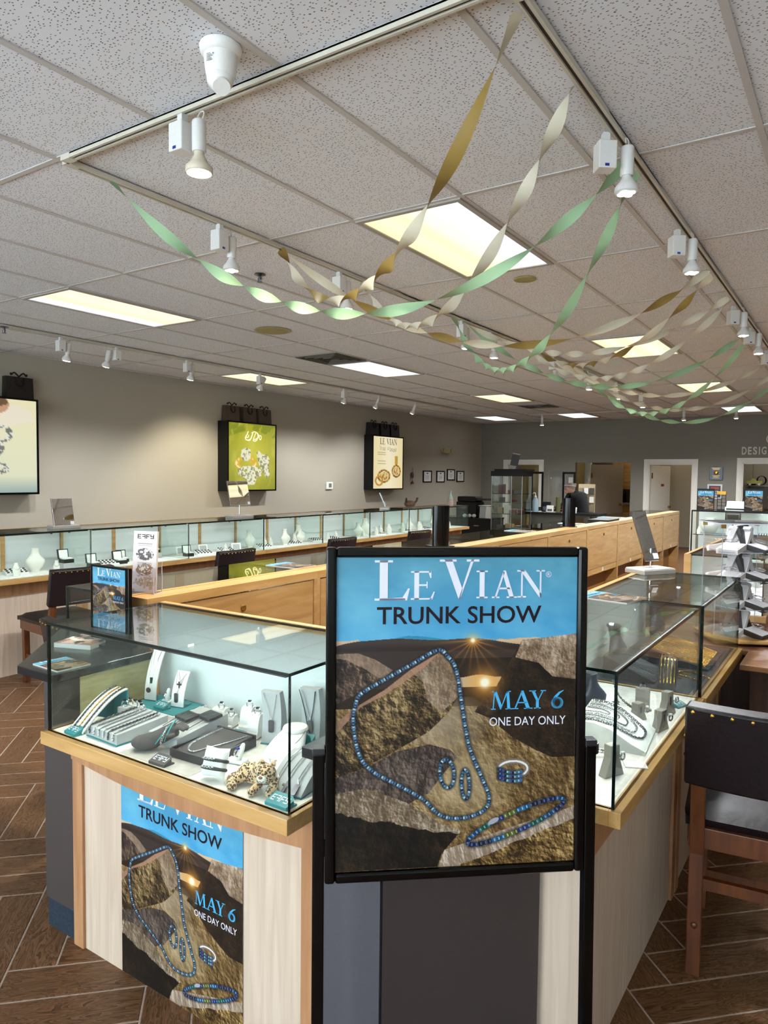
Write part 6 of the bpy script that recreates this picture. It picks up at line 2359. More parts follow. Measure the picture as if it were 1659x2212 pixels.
# ------------------------------------------------------------------ light boxes on the left wall
def paint_green(nx, ny):
    u, v = pgrid(nx, ny)
    t = np.clip(np.hypot((u - .55) / .8, (v - .45) / .7), 0, 1)[..., None]
    img = C3('d8d244') * (1 - t) + C3('8f9416') * t
    n = fbm(u, v, 4, 4, 5, .2, 1.5)
    put(img, np.clip((n - .5) * 2, 0, 1), C3('e6e27a'), .7)
    lf = fbm(u, v, 7, 3, 15, .6, 2.0)
    put(img, (v < .22 - .12 * np.sin(u * math.pi)) & (lf > .47), C3('7d8a1c'), .7)
    put(img, np.abs(v - .05 - .18 * u) < .006, C3('5f6a1a'), .7 * 1.0) if False else None
    def gemmy(m, seed, dark='7d7f52', c='f4f1cf'):
        put(img, m, C3(c))
        put(img, m & (fbm(u, v, 34, 3, seed) > .56), C3(dark), .8)
    r1 = np.hypot((u - .36) / .24, (v - .60) / .105)
    put(img, (r1 < 1) & (r1 > .55), C3('e8b830'))
    put(img, (r1 < .92) & (r1 > .75) & (fbm(u, v, 30, 2, 4) > .5), C3('fdf3b8'))
    gemmy(inpoly(u, v, [(.27, .40), (.36, .365), (.45, .39), (.46, .50), (.40, .565), (.30, .56), (.25, .50)]), 21)
    gemmy(inpoly(u, v, [(.58, .43), (.63, .40), (.70, .45), (.82, .46), (.87, .52), (.86, .66), (.88, .78), (.82, .83), (.74, .76), (.64, .62), (.60, .50)]), 23)
    gemmy(inpoly(u, v, [(.19, .69), (.28, .65), (.48, .635), (.62, .655), (.69, .70), (.69, .79), (.60, .81), (.55, .90), (.52, .93), (.40, .93), (.35, .85), (.28, .80), (.20, .78)]), 25)
    put(img, inpoly(u, v, [(.30, .71), (.40, .70), (.34, .74)]), C3('aab02a'))
    put(img, inpoly(u, v, [(.52, .70), (.62, .72), (.56, .735)]), C3('aab02a'))
    return img


def paint_cream(nx, ny):
    u, v = pgrid(nx, ny)
    t = np.clip(np.abs(u - .5) * 1.5, 0, 1)[..., None]
    img = C3('f8eecb') * (1 - t) + C3('e9d69c') * t
    for cx, cy, rx, ry, seed in ((.36, .76, .22, .13, 3), (.78, .66, .16, .13, 5)):
        d = np.hypot((u - cx) / rx, (v - cy) / ry)
        put(img, (d < 1) & (d > .72), C3('7a4e14'))
        put(img, (d < 1.0) & (d > .70) & (fbm(u, v, 40, 2, seed) > .5), C3('d8a03a'))
        put(img, (d < .62), C3('e2c987'))
        put(img, (d < .60) & (fbm(u, v, 30, 3, seed + 2) > .55), C3('a37a2c'))
    put(img, (np.abs(u - .78) < .05) & (v > .36) & (v < .52), C3('c79a3c'))
    put(img, (np.hypot((u - .2) / .14, (v - .85) / .10) < 1) & (np.hypot((u - .2) / .09, (v - .85) / .065) > 1), C3('c08a28'))
    for y in (.30, .34, .47, .50, .52):
        put(img, (np.abs(v - y) < .004) & (np.abs(u - .28) < .13), C3('b09a68'))
    return img


def paint_couple(nx, ny):
    u, v = pgrid(nx, ny)
    t = np.clip(v, 0, 1)[..., None]
    img = C3('efe8bd') * (1 - t) + C3('dfe3c4') * t
    put(img, np.clip((v - .82) / .2, 0, 1), C3('7f9aa0'), .8)
    put(img, (u < .55) & (v > .13) & (v < .34), C3('6fa7b4'), .9)
    put(img, inpoly(u, v, [(.40, .20), (.58, .05), (.80, .06), (.93, .12), (.98, .22), (.80, .26), (.62, .30), (.5, .34)]), C3('efe6cf'))
    put(img, np.hypot((u - .50) / .20, (v - .06) / .11) < 1, C3('c99a78'))
    put(img, inpoly(u, v, [(.30, 0), (.66, 0), (.70, .05), (.60, .085), (.52, .03), (.34, .05)]), C3('6d5138'))
    put(img, inpoly(u, v, [(.38, .29), (.44, .24), (.49, .31), (.42, .34)]), C3('c58f6c'))
    for cx, cy, rx, ry, sd in ((.57, .37, .17, .10, 3), (.42, .52, .22, .13, 5), (.50, .74, .20, .07, 9)):
        d = np.hypot((u - cx) / rx, (v - cy) / ry)
        put(img, (d < 1) & (d > .62), C3('e7e6da'))
        put(img, (d < 1) & (d > .60) & (fbm(u, v, 30, 3, sd) > .5), C3('6f7468'))
    return img


def light_box(label, y0, y1, z0, z1, img, res=None, depth=.19):
    t = thing('light_box', label, 'light box', (XL + .002, y0, z0), 90)
    # local x along the wall, local -y into the room
    w, h = y1 - y0, z1 - z0
    MB().box(0, -depth, 0, w, 0, h).build('housing', BLACKM, t)
    e = .022
    mb = MB()
    mb.box(0, -depth - .012, 0, w, -depth, e).box(0, -depth - .012, h - e, w, -depth, h).box(0, -depth - .012, e, e, -depth, h - e).box(w - e, -depth - .012, e, w, -depth, h - e)
    mb.build('snap_frame', BLACK, t)
    me = print_mesh('light_box_print', img, w - 2 * e, h - 2 * e)
    print_obj('backlit_print', me, LBP, t, (e, -depth - .004, e))
    return t


LBP = M_attr('backlit_film', .25, .50)
b1 = light_box('backlit picture of a couple and diamond rings, cut by the left edge', 3.47, 4.52, 1.30, 2.34, paint_couple(70, 70))
b2 = light_box('backlit yellow-green ring picture in the middle of the left wall', 7.36, 8.39, 1.295, 2.315, paint_green(90, 90))
b3 = light_box('backlit cream picture with gold rings at the far left wall', 11.03, 12.10, 1.28, 2.305, paint_cream(80, 80))
INKY = M('backlit_white_print', 'fff8d8', .3, emit='fff6c0', es=.55)
L_ = Letters()
# flowing script word on the green picture
L_.stroke([p[:2] for p in smooth_path([(.425, .885), (.405, .86), (.40, .835), (.375, .82), (.385, .795), (.42, .80), (.43, .83)], 30)], .011)
L_.stroke([p[:2] for p in smooth_path([(.36, .80), (.37, .765), (.42, .755), (.47, .78), (.50, .83), (.515, .865), (.50, .83), (.47, .775), (.44, .75), (.41, .755)], 50)], .012)
L_.stroke([p[:2] for p in smooth_path([(.49, .865), (.55, .885), (.61, .865), (.625, .81), (.60, .765), (.555, .745), (.52, .76)], 40)], .010)
L_.stroke([p[:2] for p in smooth_path([(.575, .865), (.55, .815), (.53, .775), (.57, .775), (.62, .80), (.64, .84), (.60, .87)], 40)], .011)
L_.stroke(arc(.675, .805, .022, .032, 0, 360, 18), .010)
o = letter_obj('script_word', L_, INKY, b2, (.0, -.1955, .0))
INKB = M('backlit_brown_print', '5a4520', .3)
L_, w_ = serif_word('LE VIAN', .115, .05)
L_.xf(.60 / w_, 1, .24, .86)
letter_obj('brand_word', L_, INKB, b3, (0, -.1955, 0))
INKR = M('backlit_red_print', 'b0703c', .3)
L_ = Letters()
for i, (x, z) in enumerate(((.24, .76), (.32, .75), (.38, .75), (.50, .76), (.58, .74), (.64, .74), (.70, .73), (.76, .74))):
    L_.stroke([p[:2] for p in smooth_path([(x, z + .05 + .03 * (i % 4 == 0)), (x + .01, z), (x + .04, z + .01), (x + .05, z + .045), (x + .03, z + .05)], 14)], .007)
letter_obj('script_words', L_, INKR, b3, (0, -.1955, 0))

# ------------------------------------------------------------------ paper bags on top of the light boxes
BAGB = M('brown_paper_bag', '4a3c33', .45)
BAGK = M('black_paper_bag', '17110f', .4)
GOLDP = M('gold_foil_print', 'c9a36a', .3, .6)


def bag(label, y, z, w, h, mat, foil, x=-7.68, rz=90):
    t = thing('gift_bag', label, 'gift bag', (x, y, z), rz)
    d = .11
    MB().prism_yz([(0, 0), (d, 0), (d * .85, h), (d * .15, h)], 0, w).build('bag', mat, t)
    for s, yy in ((0, d * .15), (1, d * .85)):
        MB().tube(smooth_path([(w * .35, yy, h - .002), (w * .36, yy - .012, h * .70), (w * .5, yy - .016, h * .56), (w * .64, yy - .012, h * .70), (w * .65, yy, h - .002)], 16), .007, 6).build('ribbon_handle', BLACKM, t, True)
    for sg in (-1, 1):
        MB().tube(smooth_path([(w * .5, d * .3, h + .004), (w * .5 + sg * .05, d * .3, h + .045), (w * .5 + sg * .085, d * .32, h + .018), (w * .5 + sg * .09, d * .3, h + .04)], 12), .009, 6, sx=.4).build('bow_loop', BLACKM, t, True)
    L_, wd = serif_word('LE VIAN', h * .11, .05)
    L_.xf(w * .52 / wd, 1, w * .26, h * .30)
    o = letter_obj('brand_word', L_, foil, t, (0, .0, 0))
    o.location = (0, d * .15 * .33 - .003, 0)
    o.rotation_euler = (R(-3.5), 0, 0)
    return t


bag('black paper bag on the couple picture at the left edge', 4.22, 2.342, .30, .235, BAGK, GOLDP)
for k, (y, lb) in enumerate(((7.42, 'left brown paper bag with shining gold letters on the green picture'), (7.77, 'middle brown paper bag on the green picture'), (8.10, 'right brown paper bag on the green picture'))):
    bag(lb, y, 2.317, .27, .225, BAGB, GOLDP if k == 0 else M('dull_gold_print', '7d6a52', .4))
for k, (y, lb) in enumerate(((11.06, 'left black paper bag on the cream picture'), (11.43, 'middle black paper bag on the cream picture'), (11.78, 'right black paper bag on the cream picture'))):
    bag(lb, y, 2.307, .30, .235, BAGK, GOLDP if k == 0 else M('dull_gold_print', '7d6a52', .4))

# ------------------------------------------------------------------ small wall pieces
for k, (y, z) in enumerate(((13.20, 1.41), (13.78, 1.41), (14.26, 1.455), (14.72, 1.42))):
    t = thing('wall_certificate', '%s black framed certificate from the left on the left wall' % ORD[k], 'picture frame', (XL + .001, y, z), 90, 'certificates on the left wall')
    w, h = .36, .255
    mb = MB()
    e = .024
    mb.box(0, -.02, 0, w, 0, e).box(0, -.02, h - e, w, 0, h).box(0, -.02, e, e, 0, h - e).box(w - e, -.02, e, w, 0, h - e)
    mb.build('frame', BLACKM, t)
    p = MB().box(e, -.010, e, w - e, -.004, h - e).build('paper', WHITE, t)
    L_ = Letters()
    L_.poly([(w * .40, h * .72), (w * .60, h * .72), (w * .60, h * .82), (w * .40, h * .82)])
    for q in range(4):
        L_.poly([(w * .3, h * (.28 + .09 * q)), (w * .7, h * (.28 + .09 * q)), (w * .7, h * (.30 + .09 * q)), (w * .3, h * (.30 + .09 * q))])
    letter_obj('print', L_, M('grey_print', '55555a', .6), p, (0, -.0108, 0))
t = thing('emergency_light', 'two-headed emergency light high on the left wall', 'emergency light', (XL + .001, 14.0, 2.06), 90)
IVORY = M('ivory_plastic', 'b9ab82', .5)
MB().box(0, -.09, 0, .26, 0, .11).build('body', IVORY, t, bevel=.01)
for x_ in (-.04, .30):
    MB().lathe([(.025, 0), (.055, .05), (.058, .06)], 16).xf(Matrix.Translation((x_, -.06, .07)) @ Matrix.Rotation(R(100), 4, 'X')).build('lamp_head', IVORY, t, True)
t = thing('thermostat', 'small white thermostat on the left wall', 'thermostat', (XL + .001, 9.88, 1.30), 90)
MB().box(0, -.03, 0, .17, 0, .125).build('case', WHITE, t, bevel=.004)
MB().box(.05, -.032, .03, .13, -.029, .10).build('screen', M('lcd_green', '6f7f6a', .2), t)
t = thing('hanging_ornament', 'small hanging metal ornament beside the cream picture', 'ornament', (XL + .03, 12.74, 1.38), 90)
MB().tube([(0, 0, .34), (0, 0, .24)], .004, 6).build('cord', SILVERD, t)
MB().ell((0, 0, .18), (.035, .02, .07), 12, 8).build('figure', SILVERD, t, True)
MB().lathe([(.035, 0), (.03, .03), (.006, .07), (.004, .11)], 12).build('bell', M('copper', '7a4a30', .3, .8), t, True)
# right of the open white door: plaque, framed award, raised letters
t = thing('wall_plaque', 'black award plaque with gold emblem above the silver frame', 'plaque', (-2.625, YB - .001, 1.53), 0)
MB().box(0, -.018, 0, .25, 0, .275).build('board', BLACK, t, bevel=.004)
MB().lathe([(.045, 0), (.04, .006), (.01, .009)], 18).xf(Matrix.Translation((.125, -.018, .15)) @ Matrix.Rotation(R(90), 4, 'X')).build('emblem', GOLD, t, True)
L_ = Letters()
for q, (z, hw_) in enumerate(((.245, .08), (.225, .07), (.21, .06), (.085, .07), (.065, .05), (.04, .07))):
    L_.poly([(.125 - hw_, z), (.125 + hw_, z), (.125 + hw_, z + .008), (.125 - hw_, z + .008)])
letter_obj('engraving', L_, GOLDP, t, (0, -.0188, 0))
t = thing('framed_award', 'silver framed award sheet with red heading under the black plaque', 'picture frame', (-2.655, YB - .001, 1.145), 0)
w, h, e = .28, .30, .03
mb = MB().box(0, -.02, 0, w, 0, e).box(0, -.02, h - e, w, 0, h).box(0, -.02, e, e, 0, h - e).box(w - e, -.02, e, w, 0, h - e)
mb.build('frame', M('silver_frame', 'bdb9b4', .35, .4), t)
p = MB().box(e, -.01, e, w - e, -.004, h - e).build('sheet', M('ink_blue_sheet', '1c2130', .3), t)
L_ = Letters()
L_.poly([(.06, .20), (.22, .20), (.22, .245), (.06, .245)])
letter_obj('red_heading', L_, M('red_print', 'b04036', .5), p, (0, -.0106, 0))
L_ = Letters()
for q in range(4):
    L_.poly([(.07, .09 + .022 * q), (.21, .09 + .022 * q), (.21, .097 + .022 * q), (.07, .097 + .022 * q)])
L_.poly([(.07, .05), (.19, .05), (.19, .072), (.07, .072)])
letter_obj('white_lines', L_, INK_W, p, (0, -.0106, 0))
lw = thing('wall_lettering', 'raised white capital letters above the workshop doorway', 'lettering', (-2.04, YB - .001, 2.045), 0)
LWM = M('cream_letter', 'd9d2c4', .5)


def wall_letter(ch, x0, x1, z0, z1):
    me = font_mesh('letter', ch, .05, .03)
    co = np.array([v.co for v in me.vertices])
    mn, mx = co.min(0), co.max(0)
    for v, c in zip(me.vertices, co):
        v.co = ((c[0] - mn[0]) / (mx[0] - mn[0]) * (x1 - x0) + x0, -.002 - (c[2] - mn[2]) / max(1e-6, mx[2] - mn[2]) * .02, (c[1] - mn[1]) / (mx[1] - mn[1]) * (z1 - z0) + z0)
    me.materials.append(LWM)
    o = bpy.data.objects.new('letter', me)
    COL.objects.link(o)
    o.parent = lw


for ch, x0, x1 in (('D', .0, .088), ('E', .110, .175), ('S', .200, .275), ('I', .305, .325), ('G', .352, .440)):
    wall_letter(ch, x0, x1, 0, .155)
wall_letter('C', .425, .52, .225, .385)


# ------------------------------------------------------------------ service area at the far end
# glass tower
t = thing('glass_tower', 'tall glass display tower with black cap at the far end', 'display case', (-5.40, 11.5, 0), 4)
MB().box(0, 0, 0, .56, .50, .60).build('base_cabinet', M('olive_board', '8d7a44', .6), t)
MB().box(-.01, -.01, 1.56, .57, .51, 1.65).build('black_cap', BLACKM, t)
MB().box(.03, .05, 1.65, .60, .53, 1.685).build('black_lid', BLACKM, t)
for x_ in (0, .55):
    for y_ in (0, .49):
        MB().box(x_, y_, .60, x_ + .012, y_ + .012, 1.56).build('corner_post', STEEL, t)
MB().box(.36, -.002, .0, .372, .008, 1.56).build('door_post', STEEL, t)
pane('glass_front', (.012, .002, .60, .55, .008, 1.56), t)
pane('glass_side', (0, .012, .60, .006, .49, 1.56), t)
pane('glass_side', (.554, .012, .60, .56, .49, 1.56), t)
for z in (.90, 1.10, 1.25):
    pane('glass_shelf', (.012, .02, z, .55, .48, z + .008), t)
RED = M('dark_red_box', '5a1c1a', .5)
TANB = M('tan_card', '9a7f5e', .7)
n = 0
for z, row in ((1.259, ((.06, .10, .16, RED), (.24, .08, .06, RED), (.36, .10, .05, GREYSD))), (1.109, ((.08, .07, .08, GREYSD), (.30, .08, .05, RED))), (.909, ((.05, .09, .10, TANB), (.17, .10, .14, M('white_card', 'c9c4ba', .6)), (.30, .09, .08, RED), (.43, .09, .07, RED))), (.601, ((.04, .12, .10, GREYSD), (.20, .14, .13, TANB), (.38, .12, .10, TANB)))):
    for x_, w_, h_, m_ in row:
        o = MB().box(0, 0, 0, w_, .10, h_).build('gift_box', m_, None, bevel=.003)
        o.location = (-5.40 + x_ - .01, 11.5 + .18, z)
        tag(o, '%s small boxed gift inside the far glass tower, counted from the top shelf' % ORD[n], 'box', 'boxes in the far tower')
        n += 1
t = thing('tower_card', 'dark leaning card on top of the far glass tower', 'card', (-5.10, 11.72, 1.685), rot=(R(-8), R(10), 0))
MB().box(-.07, 0, .03, .07, .01, .27).build('card', M('slate_card', '3c4046', .4), t)
MB().box(-.06, -.03, 0, .06, .04, .06).build('foot', M('card_foot', '9a968e', .5), t)
MB().box(-.072, -.002, .262, .072, .012, .28).build('silver_edge', SILVER, t)

# low service desk with its black front
dk = thing('service_desk', 'dark service desk in front of the employee', 'desk', (-4.95, 12.05, 0), 0)
MB().box(-.05, 0, .90, 1.25, .55, .935).build('desk_top', BLACKM, dk)
MB().box(0, .04, 0, 1.2, .07, .90).build('front_panel', M('desk_front', '4b4a42', .5), dk)
MB().box(-.02, .02, 0, .02, .5, .90).build('end_panel', MAPLE, dk)
MB().box(1.18, .04, 0, 1.22, .5, .90).build('end_panel', BLACKM, dk)
for k, (x0, lb) in enumerate(((-5.37, 'left black framed clear screen on the computer desk'), (-4.74, 'right black framed clear screen on the computer desk'))):
    t = thing('clear_screen', lb, 'screen', (x0, 13.22, .935), 0)
    w_, h_ = .25, .72
    for b in ((0, 0, 0, .035, .02, h_), (w_ - .035, 0, 0, w_, .02, h_), (.035, 0, h_ - .04, w_ - .035, .02, h_), (.035, 0, 0, w_ - .035, .02, .04)):
        MB().box(*b).build('frame_bar', BLACKM, t)
    pane('clear_panel', (.035, .008, .04, w_ - .035, .012, h_ - .04), t, ACRYL, ACR_EDGE)
    if k == 1:
        MB().box(.12, -.004, .30, .20, .004, .62).build('notice', WHITE, t)
t = thing('clear_screen', 'frameless clear screen hanging between the two black frames', 'screen', (-5.02, 13.23, .936), 0)
pane('clear_panel', (0, 0, .0, .33, .005, .74), t, ACRYL, ACR_EDGE)
for x_ in (.06, .27):
    MB().lathe([(.012, 0), (.010, .02)], 10).xf(Matrix.Translation((x_, -.0005, .60)) @ Matrix.Rotation(R(90), 4, 'X')).build('standoff', SILVER, t)
t = thing('soap_bottle', 'clear pump bottle of hand sanitiser on the service desk', 'bottle', (-4.83, 12.12, .935))
MB().lathe([(.055, 0), (.058, .02), (.058, .20), (.03, .25), (.018, .265)], 18, sy=.75).build('bottle', M('blue_clear_gel', '9db3c0', .15), t, True)
MB().lathe([(.02, .262), (.02, .285), (.006, .288), (.006, .33)], 12).tube([(0, 0, .33), (-.03, -.01, .335), (-.05, -.015, .32)], .008, 8).build('pump', WHITE, t, True)
for k, (x_, y_, w_, h_, m_, lb, nm) in enumerate(((-4.80, 12.33, .16, .18, BLACKM, 'black payment terminal on the service desk', 'payment_terminal'), (-4.62, 12.10, .12, .12, WHITE, 'white paper card on the service desk', 'paper_card'),
                                                  (-4.35, 12.14, .16, .12, M('red_cloth', '8f1f24', .8), 'red patterned pouch on the service desk', 'pouch'), (-4.14, 12.16, .10, .09, WHITE, 'white cup on the service desk beside the employee', 'paper_cup'),
                                                  (-4.44, 12.20, .09, .26, M('olive_can', '5d6038', .5), 'olive canister on the service desk', 'canister'))):
    t = thing(nm, lb, nm.split('_')[-1], (x_, y_, .935), 8)
    if nm in ('paper_cup', 'canister'):
        MB().lathe([(w_ * .42, 0), (w_ * .5, h_ * .9), (w_ * .5, h_)], 16).build('body', m_, t, True)
        MB().lathe([(w_ * .52, h_), (w_ * .5, h_ + .01)], 16).build('lid', m_, t, True)
    else:
        MB().prism_yz([(0, 0), (.07, 0), (.055, h_), (.035, h_)], 0, w_).build('body', m_, t, bevel=.006)
        MB().box(.02, .004, .02, w_ - .02, .012, h_ * .5).build('front', M('dark_screen', '20242c', .2), t)

cdk = thing('computer_desk', 'dark computer desk behind the employee', 'desk', (-5.45, 13.12, 0), 0)
MB().box(0, 0, .90, 1.0, .5, .935).build('desk_top', BLACKM, cdk)
MB().box(.02, .04, 0, .98, .07, .90).build('front_panel', BLACKM, cdk)
MB().box(.02, .07, 0, .05, .48, .90).build('end_panel', BLACKM, cdk)
MB().box(.95, .07, 0, .98, .48, .90).build('end_panel', BLACKM, cdk)
# black office cabinet with printer and boxes on the left
cb = thing('office_cabinet', 'black office cabinet in the far left corner', 'cabinet', (-7.05, 12.45, 0), 0)
MB().box(0, 0, 0, 1.22, .55, .73).build('body', BLACKM, cb)
MB().box(-.01, -.01, .73, 1.23, .56, .755).build('top', BLACK, cb)
for k in range(2):
    d = MB().box(.02 + .60 * k, -.012, .05, .59 + .60 * k, -.002, .70).build('door', BLACKM, cb)
    MB().box(.26 + .60 * k, -.03, .60, .36 + .60 * k, -.012, .615).build('handle', STEEL, d)
t = thing('printer', 'black office printer on the far left cabinet', 'printer', (-6.68, 12.62, .755), 0)
MB().box(0, 0, 0, .44, .36, .30).build('body', BLACKM, t, bevel=.015)
MB().box(.02, .0, .30, .42, .34, .40).build('scanner_lid', BLACKM, t, bevel=.02)
MB().box(.44, .04, .16, .66, .32, .22).build('paper_tray', BLACKM, t)
MB().box(.46, .06, .222, .64, .30, .235).build('paper', WHITE, t)
MB().box(.44, .04, .33, .64, .32, .37).build('feeder', CHAR, t)
for k in range(3):
    t = thing('watch_roll', '%s white watch cushion from the left in the tray before the printer' % ORD[k], 'watch cushion', (-6.42 + .10 * k, 12.49, .756), 70)
    MB().ell((0, 0, .035), (.05, .03, .035), 12, 8).build('cushion', WHITEST, t, True)
for k, (x_, lb, m_) in enumerate(((-6.10, 'left grey leaflet standing before the printer', M('grey_leaflet', 'a9adb3', .5)), (-5.97, 'right white leaflet standing before the printer', WHITE))):
    t = thing('leaflet', lb, 'leaflet', (x_, 12.47, .756), 6)
    MB().prism_yz([(0, 0), (.006, 0), (.046, .22), (.040, .22)], 0, .12).build('sheet', m_, t)
    MB().prism_yz([(.006, 0), (.06, 0), (.03, .10)], .03, .09).build('easel_foot', m_, t)
t = thing('garden_gnome', 'small gnome figure with a pale pointed hat at the end of the wall cases', 'figurine', (-5.42, 10.05, ZTOP), 60)
MB().rings([(0, 0, 0, .05, .045), (0, 0, .04, .055, .05), (0, 0, .08, .045, .04), (0, 0, .10, .03, .03)], 16).build('body', M('rosy_cloth', 'b49a90', .8), t, True)
MB().ell((0, -.03, .095), (.012, .012, .012), 10, 8).build('nose', M('skin_tone_clay', 'c9a58f', .6), t, True)
MB().rings([(0, 0, .095, .045, .042), (0, 0, .13, .036, .033), (0, .004, .17, .020, .018), (.01, .006, .205, .008, .008), (.016, .006, .23, .003, .003)], 14).build('hat', M('mint_felt', '9db5a5', .8), t, True)
t = thing('turkey_figurine', 'small brown turkey figurine on the wall cases below the cream picture', 'figurine', (-5.42, 8.82, ZTOP), 40)
MB().ell((0, 0, .055), (.085, .05, .05), 14, 10).build('body', M_noise('mottled_brown', '3a2a1c', '7d5a3a', (1, 1, 1), 60, 3, .6), t, True)
MB().tube(smooth_path([(.07, 0, .07), (.10, 0, .10), (.105, 0, .13)], 10), .014, 8).ell((.11, 0, .135), (.018, .012, .014), 10, 8).build('neck', M('figurine_neck', '54382a', .6), t, True)
for k in range(5):
    MB().ell((-.05 + .0 * k, -.03 + .015 * k, .085 + .012 * (2 - abs(k - 2))), (.016, .010, .035), 8, 6).build('tail_feather', M('figurine_feather', '2f231a', .6), t, True)

# ------------------------------------------------------------------ on and behind the far case
ft = 1.108
for k, (x_, w_, lb) in enumerate(((-2.02, .23, 'framed show poster on the far case before the open white door'), (-1.37, .24, 'framed show poster on the far case before the workshop doorway'))):
    t = thing('counter_sign', lb, 'sign', (x_, 11.15, ft), 0)
    if k == 0:
        t.location.x = -1.985
    MB().box(0, 0, 0, w_, .014, w_ * 1.32).build('frame', BLACKM, t)
    show_poster(t, (.012, -.0012, .010), w_ - .024)
    MB().box(.03, -.04, 0, w_ - .03, .06, .008).build('foot', BLACKM, t)
t = thing('wire_rack', 'narrow black wire rack with a yellow box on top', 'rack', (-1.74, 11.28, ft), 0)
t.location.x = -1.735
for x_ in (0, .055, .11):
    MB().tube([(x_, 0, 0), (x_, 0, .22)], .004, 6).build('upright', BLACKM, t)
for z in (.01, .06, .11, .16, .21):
    MB().tube([(0, 0, z), (.11, 0, z)], .003, 6).build('rung', BLACKM, t)
MB().box(-.008, -.012, 0, .118, .05, .006).build('foot', BLACKM, t)
o = MB().box(0, 0, 0, .12, .06, .045).build('yellow_box', M('yellow_card', 'c99a1f', .5), None, bevel=.004)
o.location = (-1.742, 11.26, ft + .222)
tag(o, 'yellow box on top of the narrow wire rack', 'box')
t = thing('label_printer', 'white desk printer on the far case under the silver framed award', 'printer', (-1.62, 11.18, ft), 0)
MB().box(0, 0, 0, .27, .2, .05).build('base', WHITE, t, bevel=.006)
MB().box(.02, -.004, .012, .25, .0, .030).build('paper_slot', BLACKM, t)
MB().prism_yz([(.03, .05), (.2, .05), (.17, .13), (.09, .13)], .015, .255).build('cover', WHITE, t, bevel=.006)
t = thing('counter_sign', 'small black framed notice inside the far case', 'sign', (-1.58, 10.96, .769), 0)
MB().box(0, 0, .20, .20, .012, .32).build('frame', BLACKM, t)
MB().box(.018, -.001, .218, .182, .001, .302).build('silver_line', SILVERD, t)
MB().box(.026, -.002, .226, .174, .0, .294).build('board', BLACKM, t)
MB().box(.09, .004, 0, .11, .01, .20).build('stem', BLACKM, t)

# workshop seen through the right doorway
sh = thing('wall_shelf', 'metal shelf on the workshop wall', 'shelf', (-2.25, YR - .36, 1.40), 0)
MB().box(0, 0, 0, 1.9, .35, .02).build('board', STEEL, sh)
for x_ in (.06, .9, 1.8):
    MB().box(x_, .02, -.25, x_ + .02, .35, 0).build('bracket', STEEL, sh)
t = thing('toy_truck', 'yellow wooden cut-out truck hanging in the workshop doorway', 'decoration', (-2.0, YB + .45, 1.445), 0)
MB().prism_xz([(0, .03), (.03, .02), (.05, 0), (.09, 0), (.11, .02), (.20, .02), (.22, 0), (.26, 0), (.28, .02), (.30, .03), (.30, .075), (.20, .08), (.18, .085), (.165, .125), (.10, .13), (.085, .085), (0, .085)], 0, .015).build('body', M('yellow_paint', 'a8a53a', .5), t)
for x_ in (.07, .24):
    MB().lathe([(.022, 0), (.022, .02)], 14).xf(Matrix.Translation((x_, .017, .008)) @ Matrix.Rotation(R(90), 4, 'X')).build('wheel', M('cream_wheel', 'cfc8a8', .5), t)
MB().tube([(.12, .008, .13), (.13, .008, 1.352)], .003, 6).build('hanging_cord', BLACKM, t)
t = thing('cable_coil', 'coil of black cable on the workshop shelf', 'cable', (-1.92, YR - .2, 1.42), 10)
for k in range(3):
    MB().tube([(.10 * math.cos(b) * (1 - .1 * k), .02 * k, .11 + .10 * math.sin(b)) for b in np.linspace(0, 2 * math.pi, 28)[:-1]], .007, 6, True).build('loop', BLACKM, t, True)
for k, (x_, w_, h_, m_) in enumerate(((-1.72, .22, .09, M('navy_case', '1b2433', .5)), (-2.2, .16, .10, BLACKM), (-1.40, .2, .14, WHITE))):
    o = MB().box(0, 0, 0, w_, .2, h_).build('storage_box', m_, None, bevel=.004)
    o.location = (x_, YR - .30, 1.42)
    tag(o, ('dark blue', 'black', 'white')[k] + ' storage box on the workshop shelf', 'box')
wb = thing('work_bench', 'cluttered bench in the workshop behind the back wall', 'bench', (-2.3, YR - .62, 0), 0)
MB().box(0, 0, .86, 2.0, .6, .90).build('bench_top', M('bench_wood', '8a7258', .6), wb)
for x_ in (.05, 1.9):
    MB().box(x_, .05, 0, x_ + .06, .55, .86).build('trestle', M('bench_leg', '4a3c2c', .6), wb)
for k, (x_, h_, lb) in enumerate(((-2.12, .26, 'blue tool tin on the workshop bench'), (-1.70, .30, 'white desk lamp on the workshop bench'), (-1.45, .2, 'brown tool rack on the workshop bench'))):
    t = thing(('tool_tin', 'desk_lamp', 'tool_rack')[k], lb, ('tin', 'lamp', 'rack')[k], (x_, YR - .4, .90), 0)
    if k == 1:
        MB().lathe([(.06, 0), (.06, .015)], 16).build('base', WHITE, t)
        MB().tube([(0, 0, .01), (.02, 0, .16), (-.02, -.04, h_)], .008, 8).build('arm', STEEL, t)
        MB().lathe([(.02, 0), (.06, -.05), (.062, -.055)], 16, (-.02, -.05, h_)).build('shade', WHITE, t, True)
    elif k == 0:
        MB().lathe([(.06, 0), (.06, .16)], 16).build('tin', M('blue_tin', '44598f', .4), t, True)
        for q in range(4):
            MB().tube([(.02 * q - .03, 0, .12), (.03 * q - .045, .01, h_)], .006, 6).build('tool', STEEL, t)
    else:
        MB().box(-.12, 0, 0, .12, .02, h_).build('board', M('rack_board', '7d6040', .6), t)
        for q in range(4):
            MB().tube([(-.09 + .06 * q, -.02, .05), (-.09 + .06 * q, -.02, .17)], .008, 6).build('tool', SILVERD, t)
